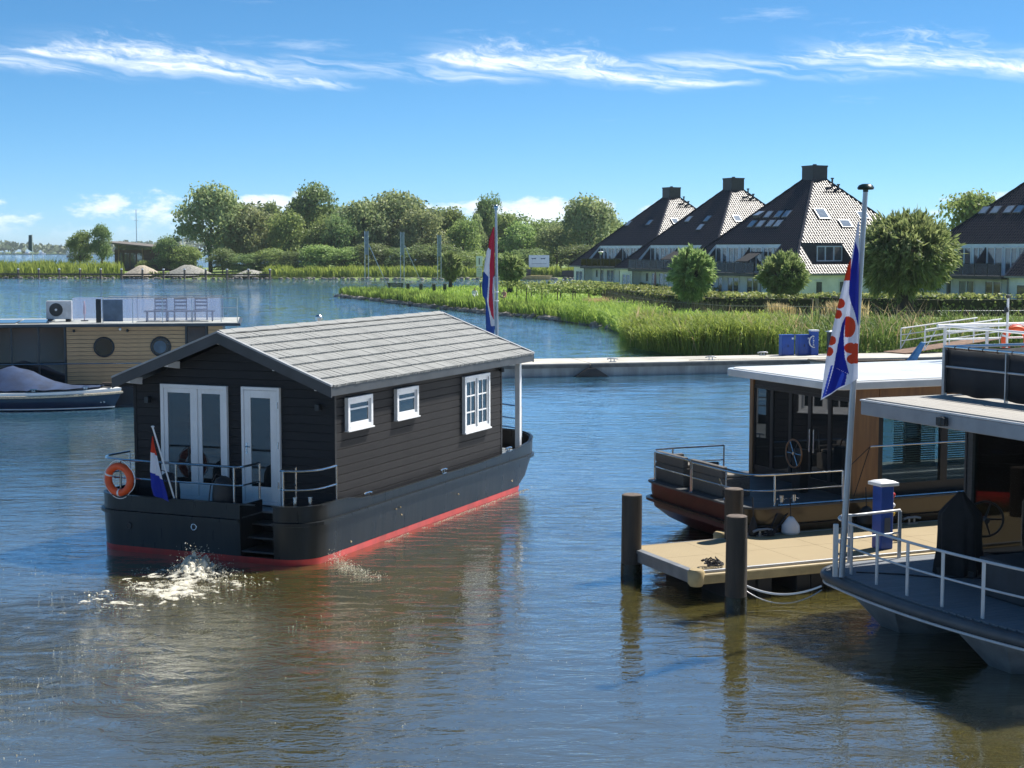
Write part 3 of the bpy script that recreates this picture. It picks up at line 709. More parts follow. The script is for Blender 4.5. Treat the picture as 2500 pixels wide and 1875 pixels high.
# ================================================================ foam at the stern
FOAM = M('white_water_foam', (.74, .71, .60), .6, 0, var=.12, vs=8, rgb2=(.45, .40, .26))
def blobs(N, pos, rad, name, label):
    base = np.array([(1, 0, -.7), (-1, 0, -.7), (0, 1, .7), (0, -1, .7), (.0, .0, 1.2), (0, 0, -1.2)]) * .8
    fc = np.array([(0, 2, 4), (2, 1, 4), (1, 3, 4), (3, 0, 4), (0, 5, 2), (2, 5, 1), (1, 5, 3), (3, 5, 0)])
    rot = RNG.normal(size=(N, 3, 3)); V = np.einsum('nij,kj->nki', rot * .55, base) * rad[:, None, None] + pos[:, None, :]
    Fq = (fc[None] + (np.arange(N) * 6)[:, None, None]).reshape(-1, 3)
    return link_mesh(name, np_mesh(name, V.reshape(-1, 3), Fq, FOAM))
def foam_patch():
    # churned foam: local frame of the boat; centred aft of the stern
    N = 2600
    a = RNG.uniform(0, 2 * np.pi, N); r = np.abs(RNG.normal(0, 1, N))
    x = -2.3 - np.abs(RNG.normal(0, .95, N)); y = 1.25 + RNG.normal(0, .62, N) - (-(x + 2.3)) * .12
    streak = fbm(x * 3.2, y * 1.6, 2) ; keep = streak > .46
    x, y = x[keep], y[keep]; n = len(x)
    mound = np.exp(-((x + 2.45) / .36) ** 2 - ((y - 1.35) / .45) ** 2)
    z = .015 + mound * RNG.uniform(0, 1, n) ** 1.5 * .42 + RNG.uniform(0, .02, n)
    rad = RNG.uniform(.006, .022, n) * (1 + .2 * mound)
    P1 = np.stack([x, y, z], 1)
    # splash
    n2 = 1700; d1 = RNG.normal(0, .16, n2); d2 = RNG.normal(0, .26, n2); P2 = np.stack([-2.35 + d1 * 1.5, 1.45 + d2, np.abs(RNG.normal(0, .20, n2)) * np.exp(-(d2 / .35) ** 2) + .02], 1); rad2 = RNG.uniform(.005, .017, n2)
    # bilge jet at the starboard corner and the bead of foam along the waterline
    n3 = 900; s = RNG.uniform(0, 1, n3) ** 1.3; P3 = np.stack([-.45 - s * 1.1 + RNG.normal(0, .08, n3) * (1 + s), -.22 - s * 1.35 + RNG.normal(0, .08, n3) * (1 + s), .02 + np.exp(-s * 9) * RNG.uniform(0, .22, n3)], 1); rad3 = RNG.uniform(.004, .014, n3)
    n4 = 1500; xs_ = RNG.uniform(-.2, 9, n4); P4 = np.stack([xs_, -.17 - np.abs(RNG.normal(0, .05, n4)) - .05 * (fbm(xs_ * 2, xs_ * 0, 4)), RNG.uniform(.0, .015, n4)], 1)
    k4 = fbm(xs_ * 1.5, xs_ * 0 + 3, 9) > .42; P4 = P4[k4]; rad4 = RNG.uniform(.004, .011, len(P4))
    # loose flecks drifting aft, which also stand in for sparkle on the wake
    n5 = 7000; P5 = np.stack([-2.6 - RNG.uniform(0, 11.5, n5), -.6 + RNG.normal(0, 2.9, n5), RNG.uniform(0, .01, n5)], 1); k5 = fbm(P5[:, 0] * 1.1, P5[:, 1] * .9, 12) > .53; P5 = P5[k5]; rad5 = RNG.uniform(.003, .009, len(P5))
    P = np.concatenate([P1, P2, P3, P4, P5]); Rr = np.concatenate([rad, rad2, rad3, rad4, rad5])
    o = blobs(len(P), P, Rr, 'foam', '')
    o.location = HB.location; o.rotation_euler = HB.rotation_euler
    tag(o, 'white foam and spray churned up behind the black houseboat', 'foam', kind='stuff')
foam_patch()
FOAMA = bpy.data.materials.new('soft_foam'); FOAMA.use_nodes = True; FOAMA.node_tree.nodes.clear(); _f = NT(FOAMA.node_tree)
_at = _f.n('ShaderNodeAttribute'); _at.attribute_name = 'froth'; _ge = _f.n('ShaderNodeNewGeometry')
_al = _f.step(_f.add(_at.outputs['Fac'], _f.mul(_f.sub(_f.noise(_ge.outputs['Position'], 34.0, 4.0, .65), .5), .55)), .05, .42, 0.0, .95)
_pb = _f.n('ShaderNodeBsdfPrincipled'); _f.put(_pb.inputs['Base Color'], _f.mix(_f.noise(_ge.outputs['Position'], 9.0, 4.0), (.46, .42, .28, 1), (.80, .78, .70, 1))); _pb.inputs['Roughness'].default_value = .55
_tp = _f.n('ShaderNodeBsdfTransparent'); _mx = _f.n('ShaderNodeMixShader'); _f.put(_mx.inputs[0], _al); FOAMA.node_tree.links.new(_tp.outputs[0], _mx.inputs[1]); FOAMA.node_tree.links.new(_pb.outputs[0], _mx.inputs[2])
_oo = _f.n('ShaderNodeOutputMaterial'); FOAMA.node_tree.links.new(_mx.outputs[0], _oo.inputs[0])
def foam_sheet(name, label, x0, x1, y0, y1, step, dens, hfun, seed):
    """lacy sheet of foam lying on the water: only the frothy cells of a fine grid are kept"""
    nx, ny = int((x1 - x0) / step), int((y1 - y0) / step); X, Y = np.meshgrid(np.linspace(x0, x1, nx), np.linspace(y0, y1, ny))
    a = fbm(X * 2.2 + 3 * fbm(X * 1.3, Y * 1.3, seed + 5), Y * 1.5 + 2.5 * fbm(X * 1.1, Y * 1.1, seed + 7), seed, 5); rid = 1 - np.abs(a - .48) * 7.5
    b = fbm(X * 9, Y * 6, seed + 2, 4)
    fo = np.clip(rid, 0, 1) * .62 + (b - .48) * 1.3 + .28 + dens(X, Y)
    Z = .008 + hfun(X, Y) + .035 * fbm(X * 14, Y * 14, seed + 3, 3) * np.clip(fo - .8, 0, 1) * 2
    V = np.stack([X.ravel(), Y.ravel(), Z.ravel()], 1); I = np.arange(nx * ny).reshape(ny, nx); Fq = np.stack([I[:-1, :-1], I[:-1, 1:], I[1:, 1:], I[1:, :-1]], -1).reshape(-1, 4)
    Fq = Fq[(fo.ravel()[Fq].mean(1) > .88)]
    me = np_mesh(name, V, Fq, FOAMA); at_ = me.attributes.new('froth', 'FLOAT', 'POINT'); at_.data.foreach_set('value', np.clip(fo.ravel() - .88, 0, 1).astype(np.float32))
    o = link_mesh(name, me); o.location = HB.location; o.rotation_euler = HB.rotation_euler; tag(o, label, 'foam', kind='stuff')
mnd = lambda X, Y: np.exp(-((X + 2.45) / .36) ** 2 - ((Y - 1.35) / .45) ** 2)
foam_sheet('foam', 'frothing white boil of propeller water behind the stern', -6.2, -1.3, -1.4, 4.0, .022,
           lambda X, Y: .80 * np.exp(-((X + 2.9) / 1.05) ** 2 - ((Y - 1.2) / 1.1) ** 2) + .66 * np.exp(-((X + 4.3) / 1.2) ** 2 - ((Y - 1.1) / 1.5) ** 2) - .30,
           lambda X, Y: mnd(X, Y) * (.14 + .30 * fbm(X * 5, Y * 5, 31, 4) + .34 * (fbm(X * 13, Y * 13, 33, 3) - .45) + .16 * (fbm(X * 30, Y * 30, 37, 2) - .4)) + .06 * fbm(X * 2.5, Y * 2.5, 8) * np.exp(-((X + 3.2) / 1.0) ** 2), 21)
foam_sheet('foam', 'small white wash at the near right corner of the houseboat hull', -2.4, .3, -2.4, -.14, .018,
           lambda X, Y: .85 * np.exp(-((X + .55 - (Y + .3) * .80) / .22) ** 2 - ((Y + .85) / .62) ** 2) - .36, lambda X, Y: .03 * fbm(X * 5, Y * 5, 4), 41)
foam_sheet('foam', 'thin threads of foam drifting in the wake', -11.5, -3.2, -4.0, 6.5, .030,
           lambda X, Y: .34 * np.exp(-((X + 5.4) / 2.6) ** 2 - ((Y - .6) / 2.2) ** 2) - .40, lambda X, Y: 0 * X, 61)

# ================================================================ modern houseboat on the left
LB = thing('houseboat', 'flat roofed modern houseboat with pale wood cladding and round windows at the left', 'houseboat', (-14.25, 56.14, 0), 9)
LBN = M('dark_navy_hull', (.02, .03, .04), .35, 0, var=.1)
m_ = MB(); m_.box(-11, 3.75, -.15, 4.3, -.3, .62); m_.build('hull', LBN, LB, bevel=.03)
m_ = MB(); m_.box(-10.5, 3.58, .06, 4.0, .62, 2.84); m_.build('wall', M('dark_cabin_panel', (.03, .035, .04), .5), LB)
WOOD = M('pale_wood_cladding', (.62, .385, .20), .6, 0, vs=6, stretch=(.5, .5, 9), bump=.001, bs=20, rgb2=(.40, .26, .14))
for seg in ((-1.99, 2.24), (3.08, 3.6)):
    w_ = MB(); w_.box(seg[0], seg[1], .02, .075, .008, .142); wm_ = w_.mesh('plank', WOOD)
    for k in range(14): link_mesh('plank', wm_, LB, (0, 0, .72 + k * .15))
for x in (-.67, 1.36):
    m_ = MB(); m_.torus((x, .012, 2.08), .345, .035, 'y', 32, 8); po = m_.build('porthole', DARKMETAL, LB, smooth=True)
    m_ = MB(); m_.loft([[(x + .35 * math.cos(a * .19635), .016, 2.08 + .35 * math.sin(a * .19635)) for a in range(32)], [(x + .35 * math.cos(a * .19635), .002, 2.08 + .35 * math.sin(a * .19635)) for a in range(32)]]); m_.build('pane', PANE, po)
    if x > 0:
        m_ = MB(); m_.loft([[(x - .03 + .23 * math.cos(a * .19635), .001, 2.07 + .23 * math.sin(a * .19635)) for a in range(32)], [(x - .03 + .23 * math.cos(a * .19635), -.004, 2.07 + .23 * math.sin(a * .19635)) for a in range(32)]]); m_.build('blind', M('blue_grey_blind', (.10, .15, .20), .6), po)
for xa, xb in ((-10.4, -4.93), (-4.87, -3.95), (-3.89, -3.0), (-2.94, -2.08), (2.33, 2.98)):
    m_ = MB(); m_.box(xa, xb, .03, .05, .75, 2.80); m_.build('pane', PANE, LB)
for xa in (-4.93, -3.95, -3.0, -2.08, 2.245, 2.98):
    m_ = MB(); m_.box(xa, xa + (.06 if xa > -2.5 and xa < -2 else .055), .005, .058, .72, 2.82); m_.build('window_mullion', M('dark_mullion', (.05, .06, .07), .4), LB)
m_ = MB(); m_.box(-11, 4.26, -.42, 4.5, 2.84, 2.935); lroof = m_.build('roof', M('dark_roof_edge', (.045, .06, .075), .5), LB, bevel=.01)
m_ = MB(); m_.box(-10.9, 4.15, -.33, 4.4, 2.936, 2.95); m_.build('roof_deck', M('pale_roof_membrane', (.42, .43, .40), .7), LB)
m_ = MB(); m_.tube([(-11, -.28, 1.50), (-2, -.28, 1.50), (3.6, -.28, 1.50)], .022, 8); hr = m_.build('handrail', STEEL, LB, smooth=True)
for x in (-9, -5.5, -2.0, 1.5, 3.6):
    m_ = MB(); m_.tube([(x, -.28, 1.5), (x, -.10, 1.5), (x, .02, 1.5)], .012, 6); m_.build('bracket', STEEL, hr)
for x, z, c_ in ((-1.72, 2.68, DARKMETAL), (-.08, 2.74, WHITEPAINT), (.18, 2.68, DARKMETAL)):
    m_ = MB(); m_.lathe([(0, 0), (.05, 0), (.055, .05), (.04, .1), (0, .1)], 0, 0, 12); o = m_.build('wall_lamp', c_, LB, smooth=True); o.location = (x, .02, z); o.rotation_euler = (math.radians(90), 0, 0)
for xa in (-4.9, -3.72):
    m_ = MB(); m_.hexa([(xa, .2, 2.955), (xa + 1.1, .2, 2.955), (xa + 1.1, 1.9, 2.955), (xa, 1.9, 2.955)], [(xa, .2, 2.985), (xa + 1.1, .2, 2.985), (xa + 1.1, 1.9, 3.03), (xa, 1.9, 3.03)])
    m_.build('solar_panel', M('solar_glass', (.02, .03, .05), .1, 0, spec=.8), LB)
# roof terrace screens
SCREEN = glass_mat('frosted_screen', (.62, .66, .80), .25, 1.35)
def mesh_screen(name, a, b, z0, z1):
    m_ = MB(); m_.bar((*a, (z0 + z1) / 2), (*b, (z0 + z1) / 2), .008, z1 - z0)
    return m_.build(name, SCRM, LB)
SCRM = bpy.data.materials.new('white_mesh_screen'); SCRM.use_nodes = True
_t = NT(SCRM.node_tree); SCRM.node_tree.nodes.clear()
_tr = _t.n('ShaderNodeBsdfTransparent'); _df = _t.n('ShaderNodeBsdfTranslucent'); _df.inputs[0].default_value = (.42, .50, .70, 1); _d2 = _t.n('ShaderNodeBsdfDiffuse'); _d2.inputs[0].default_value = (.38, .46, .66, 1)
_m0 = _t.n('ShaderNodeMixShader'); _m0.inputs[0].default_value = .5; SCRM.node_tree.links.new(_df.outputs[0], _m0.inputs[1]); SCRM.node_tree.links.new(_d2.outputs[0], _m0.inputs[2])
_m1 = _t.n('ShaderNodeMixShader'); _m1.inputs[0].default_value = .26; SCRM.node_tree.links.new(_tr.outputs[0], _m1.inputs[1]); SCRM.node_tree.links.new(_m0.outputs[0], _m1.inputs[2])
_o = _t.n('ShaderNodeOutputMaterial'); SCRM.node_tree.links.new(_m1.outputs[0], _o.inputs[0])
SX0, SX1, SY0, SY1, SZ0, SZ1 = -.72, 3.55, .35, 2.6, 2.99, 3.86
for a, b in (((SX0, SY0), (SX1, SY0)), ((-1.9, SY1), (SX1, SY1)), ((-1.9, 1.3), (-1.9, SY1)), ((-1.9, 1.3), (SX0 - .1, 1.3))): mesh_screen('screen', a, b, SZ0 + .03, SZ1 - .03)
for x in (SX0, .35, 1.42, 2.49, SX1):
    for y in (SY0 - .02, SY1 + .02):
        m_ = MB(); m_.tube([(x, y, 2.95), (x, y, SZ1)], .016, 6); m_.build('screen_post', GALV, LB)
for y in (SY0 - .02, SY1 + .02):
    m_ = MB(); m_.tube([(SX0, y, SZ1), (SX1, y, SZ1)], .018, 6); m_.build('screen_rail', STEEL, LB)
m_ = MB(); m_.box(-.98, -.80, .5, .62, 2.95, 3.82); m_.build('screen_pillar', DARKMETAL, LB)
m_ = MB(); m_.box(-.70, .0, .30, .325, 3.0, 3.80); m_.build('screen_panel', M('slate_blue_panel', (.12, .17, .24), .5), LB)
m_ = MB(); m_.tube([(SX1, SY0, SZ1), (4.15, -.1, SZ1 + .01), (4.15, -.1, 2.0)], .016, 6); m_.tube([(SX1, SY0, 3.5), (4.15, -.1, 3.5)], .012, 6); m_.build('corner_rail', STEEL, LB, smooth=True)
# things on that roof
t = thing('air_conditioner', 'white outdoor air conditioning unit with round fan on the left houseboat roof', 'air conditioner')
m_ = MB(); m_.box(-.46, .46, -.17, .17, .10, .78); m_.build('case', M('light_grey_case', (.62, .63, .65), .45), t, bevel=.02)
m_ = MB(); m_.torus((-.10, -.175, .45), .235, .012, 'y', 28, 6); m_.loft([[(-.10 + .23 * math.cos(a * .2618), -.172, .45 + .23 * math.sin(a * .2618)) for a in range(24)], [(-.10 + .23 * math.cos(a * .2618), -.178, .45 + .23 * math.sin(a * .2618)) for a in range(24)]]); fn = m_.build('fan_grille', M('fan_dark', (.06, .065, .07), .6), t)
for r_ in (.06, .11, .16, .205): m_ = MB(); m_.torus((-.10, -.182, .45), r_, .005, 'y', 24, 5); m_.build('grille_ring', DARKMETAL, fn)
m_ = MB(); m_.lathe([(0, 0), (.045, 0), (.045, .015), (0, .02)], 0, 0, 14); o = m_.build('fan_hub', WHITEPAINT, fn); o.location = (-.10, -.18, .45); o.rotation_euler = (math.radians(90), 0, 0)
m_ = MB(); m_.box(-.40, -.24, -.2, .2, 0, .10); m_.box(.24, .40, -.2, .2, 0, .10); m_.build('feet', BLACKRUB, t)
place(t, LB, (-2.42, 1.6, 2.95))
def folding_table():
    t = thing('table', 'low dark slatted table behind the screen on the left houseboat roof', 'table')
    for k in range(5): m_ = MB(); m_.box(-1.3, 1.3, -.35 + k * .145, -.23 + k * .145, .36, .40); m_.build('slat', BLACKRUB, t)
    for x in (-1.2, -.45, .45, 1.2):
        for y in (-.3, .3): m_ = MB(); m_.box(x - .02, x + .02, y - .02, y + .02, 0, .36); m_.build('leg', BLACKRUB, t)
    return t
place(folding_table(), LB, (2.0, 1.2, 2.955))
def roof_chair(lab):
    t = thing('chair', lab, 'chair', group='dark chairs behind the roof screen')
    for y in (-.22, .22):
        m_ = MB(); m_.box(-.02, .02, y - .02, y + .02, 0, .40); m_.box(.40, .44, y - .02, y + .02, 0, .40); m_.box(.40, .44, y - .02, y + .02, .40, .86); m_.build('side_frame', BLACKRUB, t)
    for z in (.55, .68, .81): m_ = MB(); m_.box(.405, .435, -.20, .20, z - .035, z + .035); m_.build('back_slat', BLACKRUB, t)
    m_ = MB(); m_.box(-.02, .42, -.24, .24, .40, .43); m_.build('seat', BLACKRUB, t)
    return t
for x, lab in ((1.25, 'dark slat back chair behind the roof screen, leftmost of three'), (1.98, 'dark slat back chair behind the roof screen, middle of three'), (2.75, 'dark slat back chair behind the roof screen, rightmost of three')):
    place(roof_chair(lab), LB, (x, 1.75, 2.955), 90)
t = thing('parasol', 'folded pink parasol behind the screen beside the air conditioner', 'parasol')
m_ = MB(); m_.lathe([(0, .0), (.02, 0), (.02, .25), (.055, .27), (.05, .5), (.02, .74), (0, .76)], 0, 0, 10); m_.build('folded_canopy', M('faded_pink_cloth', (.45, .25, .25), .9), t, smooth=True)
m_ = MB(); m_.cyl(0, 0, -.0, .03, .14, 14); m_.build('foot', DARKMETAL, t)
place(t, LB, (-1.55, 1.9, 2.955))

# ================================================================ sloop under a blue cover
SLP = thing('sloop', 'dark blue open sloop under a blue canvas cover with rope fender, lower left', 'boat', (-16.9, 54.3, 0), 1.5)
def boat_ring(L0, L1, hb, z, n=22, sheer_=0.0, p=2.0):
    out = []
    for k in range(n + 1):
        s = k / n; x = L0 + (L1 - L0) * s; w = hb * (1 - max(0, (s - .45) / .55) ** p) * (.88 + .12 * min(1, s * 4)); out.append((x, -w, z + sheer_ * max(0, s - .3) ** 2))
    return out + [(x, -y, zz) for x, y, zz in reversed(out[:-1])]
NAVY = M('navy_gelcoat', (.012, .022, .05), .12, 0, var=.05, coat=.5)
hl = MB().loft([boat_ring(-3.2, 2.35, .55, -.2), boat_ring(-3.25, 2.75, .95, .05), boat_ring(-3.3, 2.95, 1.06, .38, sheer_=.12), boat_ring(-3.3, 3.0, 1.08, .50, sheer_=.16)]).build('hull', NAVY, SLP, smooth=True)
MB().loft([boat_ring(-3.26, 2.76, .957, .045), boat_ring(-3.265, 2.775, .965, .085)], cap=(False, False)).build('boot_stripe', WHITEPAINT, hl, smooth=True)
MB().loft([boat_ring(-3.3, 3.0, 1.08, .50, sheer_=.16), boat_ring(-3.3, 3.02, 1.08, .64, sheer_=.20), boat_ring(-3.25, 2.9, .95, .67, sheer_=.20)], cap=(False, True)).build('gunwale', WHITEGEL, SLP, smooth=True, angle=30)
rr_ = boat_ring(-3.3, 3.04, 1.12, .50, n=60, sheer_=.17)
rp = MB(); rp.tube(rr_, [.045 + .010 * math.sin(k * 3.14159) for k in range(len(rr_))], 8)
m0 = M('rope_fender', (.60, .53, .40), .9, 0, rgb2=(.25, .20, .14), vs=26, stretch=(1.4, 1.4, .6), bump=.01, bs=26)
rp.build('rope_fender', m0, SLP, smooth=True)
CANVAS = M('blue_canvas', (.020, .046, .115), .8, 0, var=.2, vs=2, bump=.006, bs=5)
cv = []
for k in range(26):
    s = k / 25; x = -3.2 + s * 5.55; ridge = .72 + .50 * math.exp(-((x + .62) / 1.1) ** 2) + (.10 if x < -.6 else 0) * (1 - s) + .25 * smoothrange(1.8 - x, 0, 3) ; wd = 1.0 * (1 - max(0, (s - .62) / .45) ** 2) + .02
    if x < -1.5: ridge -= .22 * (1 - math.exp(-((x + 1.5) / .8) ** 2))
    ring = []
    for j in range(13):
        u = j / 12 * 2 - 1; ring.append((x + .03 * math.sin(j * 2 + k), u * wd, .70 + .10 * s * s + (ridge - .70) * (1 - abs(u) ** 1.5) + .012 * math.sin(k * 2.1 + j * 1.7)))
    cv.append(ring)
MB().loft(cv, closed=False, cap=(False, False)).build('canvas_cover', CANVAS, SLP, smooth=True, angle=95)
bwp = [( -.62 + .35 * abs(u), u * 1.0, .72 + .66 * (1 - abs(u) ** 1.5)) for u in [i / 6 - 1 for i in range(13)]]
MB().tube(bwp, .018, 6).build('cover_bow', STEEL, SLP, smooth=True)
MB().box(2.35, 2.75, -.14, .14, .86, .93).build('bow_locker', M('dark_teak', (.06, .04, .03), .6), SLP, bevel=.01)
for x in (-1.6, .2, 1.9): cleat(SLP, x, -1.0 if x < 1 else -.6, .70 + (.05 if x > 1 else 0), 0, 1.3)
for x, z in ((2.55, .30), (2.40, .28)): m_ = MB(); m_.lathe([(0, 0), (.035, 0), (.03, .02), (0, .02)], 0, 0, 12); o = m_.build('fairlead', STEEL, hl); o.location = (x, -.52 + (2.4 - x) * .9, z); o.rotation_euler = (math.radians(90), 0, math.radians(30))
# ================================================================ floating dock (frame used by the boats beside it)
DOCK = thing('floating_dock', 'tan plastic floating dock with white edge between the two moored houseboats', 'dock', (2.01, 26.13, 0), 23)
DF = DOCK
def dock_deck_mat():
    m = bpy.data.materials.new('tan_dock_grid'); m.use_nodes = True
    t = NT(m.node_tree); b = m.node_tree.nodes['Principled BSDF']
    tcn = t.n('ShaderNodeTexCoord'); sp = t.n('ShaderNodeSeparateXYZ'); m.node_tree.links.new(tcn.outputs['Object'], sp.inputs[0])
    x, y = sp.outputs[0], sp.outputs[1]
    a_ = t.m('SINE', t.mul(t.add(x, y), 62.0)); b_ = t.m('SINE', t.mul(t.sub(x, y), 62.0)); pat = t.mul(a_, b_)
    nz = t.noise(tcn.outputs['Object'], 1.2, 5.0)
    t.put(b.inputs['Base Color'], t.mix(t.add(t.mul(t.step(pat, -.2, .6), .5), t.mul(nz, .5)), (.27, .20, .105, 1), (.44, .35, .20, 1)))
    b.inputs['Roughness'].default_value = .7
    bn = t.n('ShaderNodeBump'); bn.inputs['Distance'].default_value = .004; t.put(bn.inputs['Height'], pat); m.node_tree.links.new(bn.outputs[0], b.inputs['Normal'])
    return m
TANG = dock_deck_mat(); TAN = M('tan_plastic', (.42, .32, .16), .55, 0, var=.1)
ALU = M('white_aluminium', (.62, .63, .64), .4, .3, var=.05)
panw = 1.0
for k in range(11):
    for j in range(2):
        m_ = MB(); m_.box(.18 + k * panw, .18 + (k + 1) * panw - .006, -2.08 + j * 1.12, -2.08 + (j + 1) * 1.12 - .006, .46, .505); m_.build('deck_panel', TANG, DOCK)
for k in range(9):
    m_ = MB(); m_.box(2.30 + k * panw, 2.30 + (k + 1) * panw - .006, .18, .62, .46, .503); 
    if k < 3: m_.build('deck_panel', ALU if k == 0 else TANG, DOCK)
for a, b in (((.14, -2.02), (.14, .10)),):
    m_ = MB(); m_.box(.06, .17, -2.05, .12, .30, .455); m_.box(.04, .17, -2.05, .12, .457, .512); m_.build('edge_beam', M('shaded_dock_alloy', (.24, .25, .26), .5, .5, var=.1), DOCK, bevel=.008)  # alloy darkened in its colour for the shade on this edge
m_ = MB(); m_.box(.2, 11.2, -2.20, -2.09, .30, .47); m_.build('edge_beam', TAN, DOCK, bevel=.03)
m_ = MB(); m_.box(.2, 11.2, -2.13, -2.083, .472, .515); m_.build('edge_strip', ALU, DOCK, bevel=.005)
m_ = MB(); m_.box(.2, 11.2, .165, .178, .30, .51); m_.build('edge_beam', ALU, DOCK)
m_ = MB(); m_.box(11.2, 11.26, -2.2, .2, .30, .51); m_.build('edge_beam', ALU, DOCK)
for x, y in ((.10, .13), (.13, -2.10), (2.18, .58)):
    m_ = MB(); m_.lathe([(0, -.20), (.10, -.20), (.135, -.15), (.14, .03), (.11, .07), (0, .075)], 0, 0, 16); o = m_.build('corner_fender', TAN, DOCK, smooth=True); o.location = (x, y, .47)
m_ = MB(); m_.box(2.2, 5.4, .56, .62, .3, .50); m_.build('edge_beam', ALU, DOCK)
for k in range(8):
    for y0, y1 in ((-2.0, -1.2), (-.75, .05)):
        m_ = MB(); x = .75 + k * 1.35
        for q_ in range(3): m_.box(x + q_ * .30, x + q_ * .30 + .27, y0 + .03 * (q_ % 2), y1, -.25, .30)
        m_.box(x, x + .9, y0 + .05, y1 - .02, .0, .27)
        m_.build('float', BLACKRUB, DOCK, bevel=.02)
PILE = M('tarred_timber', (.040, .030, .022), .6, 0, vs=3, stretch=(3, 3, .35), bump=.008, bs=12, rgb2=(.014, .012, .010))
for i, (x, y, top, r, lab) in enumerate(((2.06, 26.1, 1.45, .175, 'dark timber mooring pile at the left corner of the tan floating dock'), (3.49, 23.57, 1.52, .165, 'dark timber mooring pile in front of the near edge of the tan dock'), (3.95, 27.05, 1.40, .165, 'dark timber mooring pile behind the dock, beside the brown hull'))):
    t = thing('mooring_pile', lab, 'pile', (x, y, 0), i * 40, 'mooring piles round the floating dock')
    m_ = MB(); prof = []
    rr = random.Random(i)
    rings_ = []
    for zz in (-1.5, -.2, .05, .5, 1.0, top - .03, top): 
        rings_.append([((r * (1.04 if zz < .1 else 1) + rr.uniform(-.006, .006)) * math.cos(a * .2856), (r * (1.04 if zz < .1 else 1) + rr.uniform(-.006, .006)) * math.sin(a * .2856), zz) for a in range(22)])
    m_.loft(rings_).build('shaft', PILE, t, smooth=True, angle=60)
    m_ = MB(); m_.cyl(0, 0, -.4, .26, r * 1.09, 22, r * 1.06); m_.build('algae_band', M('wet_algae_timber', (.020, .024, .012), .25, 0, var=.4, vs=6, rgb2=(.008, .009, .006)), t, smooth=True)
    m_ = MB(); m_.cyl(0, 0, top + .001, top + .012, r * .96, 22, r * .85); m_.build('end_grain', M('weathered_end_grain', (.17, .13, .10), .85, 0, vs=12, rgb2=(.07, .055, .045)), t)
# power pedestal on the dock
t = thing('power_pedestal', 'blue power pedestal with white cap standing on the tan dock', 'pedestal')
BLUE = M('blue_enamel', (.012, .07, .36), .4, 0, var=.08)
m_ = MB(); m_.box(-.13, .13, -.13, .13, 0, 1.10); m_.build('column', BLUE, t, bevel=.02)
m_ = MB(); m_.prism([(-.19, -.19), (.19, -.19), (.19, .19), (-.19, .19)], 1.10, 1.16); m_.hexa([(-.17, -.17, 1.16), (.17, -.17, 1.16), (.17, .17, 1.16), (-.17, .17, 1.16)], [(-.12, -.12, 1.185), (.12, -.12, 1.185), (.12, .12, 1.185), (-.12, .12, 1.185)]); m_.build('cap', WHITEPAINT, t, bevel=.01)
for z, mt in ((.92, M('red_socket', (.5, .02, .02), .4)), (.74, WHITEPAINT), (.60, M('yellow_socket', (.7, .45, .03), .4))):
    m_ = MB(); m_.lathe([(0, 0), (.05, 0), (.055, .06), (.035, .09), (0, .09)], 0, 0, 12); o = m_.build('socket', mt, t, smooth=True); o.location = (.13, -.02, z); o.rotation_euler = (0, math.radians(90), 0)
m_ = MB(); m_.box(-.06, .06, -.137, -.131, .30, .55); m_.build('plate', M('pedestal_plate', (.10, .12, .16), .4), t)
place(t, DF, (4.05, -2.02 + .35, .505))
def coil(label, loc, R=.16, n=5, seed=0, mat=ROPEDARK):
    rr = random.Random(seed); pts = []
    for k in range(n * 18):
        a = k / 18 * 6.283; r_ = R * (.55 + .45 * math.sin(k * .37 + seed)) ; pts.append((r_ * math.cos(a) + rr.uniform(-.02, .02), r_ * math.sin(a) + rr.uniform(-.02, .02), .015 + .018 * (k / 18) * (.6 + .8 * rr.random())))
    m_ = MB(); m_.tube(pts, .010, 6); t = m_.build('rope_coil', mat, None, smooth=True); tag(t, label, 'rope'); place(t, DF, loc); return t
coil('dark rope heaped on the near left corner of the tan dock', (.55, -1.85, .51), .20, 6, 2)
coil('dark rope around a cleat at the far edge of the tan dock', (2.9, .0, .51), .17, 5, 5)
coil('dark rope lying on the tan dock near the blue pedestal', (4.6, -1.2, .51), .15, 4, 8)
for x, y, lab in ((2.75, .08, 'steel dock cleat at the far edge of the tan dock'), (6.0, .06, 'steel dock cleat seen through the cabin glass')):
    t = cleat(None, 0, 0, 0, 0, 2.0, GALV, 'dock_cleat'); tag(t, lab, 'cleat'); place(t, DF, (x, y, .507))
def catenary(a, b, sag, n=18): 
    a, b = Vector(a), Vector(b); return [tuple(a.lerp(b, k / n) - Vector((0, 0, sag * (1 - (2 * k / n - 1) ** 2)))) for k in range(n + 1)]
def rope(label, a, b, sag, r=.012, mat=ROPE):
    m_ = MB(); m_.tube(catenary(a, b, sag), r, 6); t = m_.build('mooring_rope', mat, None, smooth=True); tag(t, label, 'rope'); place(t, DF, (0, 0, 0)); return t
rope('white mooring rope sagging from the near pile to the grey bow deck', (.55, -2.72, .42), (1.25, -3.95, .55), .16, .016, WHITEPAINT)
rope('grey mooring rope hanging below the white one beside the near pile', (.55, -2.74, .36), (1.22, -4.0, .50), .24, .010, GALV)
rope('pair of mooring lines from the dock cleat up to the brown boat bollards', (2.85, .06, .56), (3.35, .42, 1.02), .02, .014, ROPEDARK)
rope('dark mooring line beside the white fender on the brown boat', (2.95, .08, .56), (3.65, .42, 1.02), .03, .014, ROPEDARK)

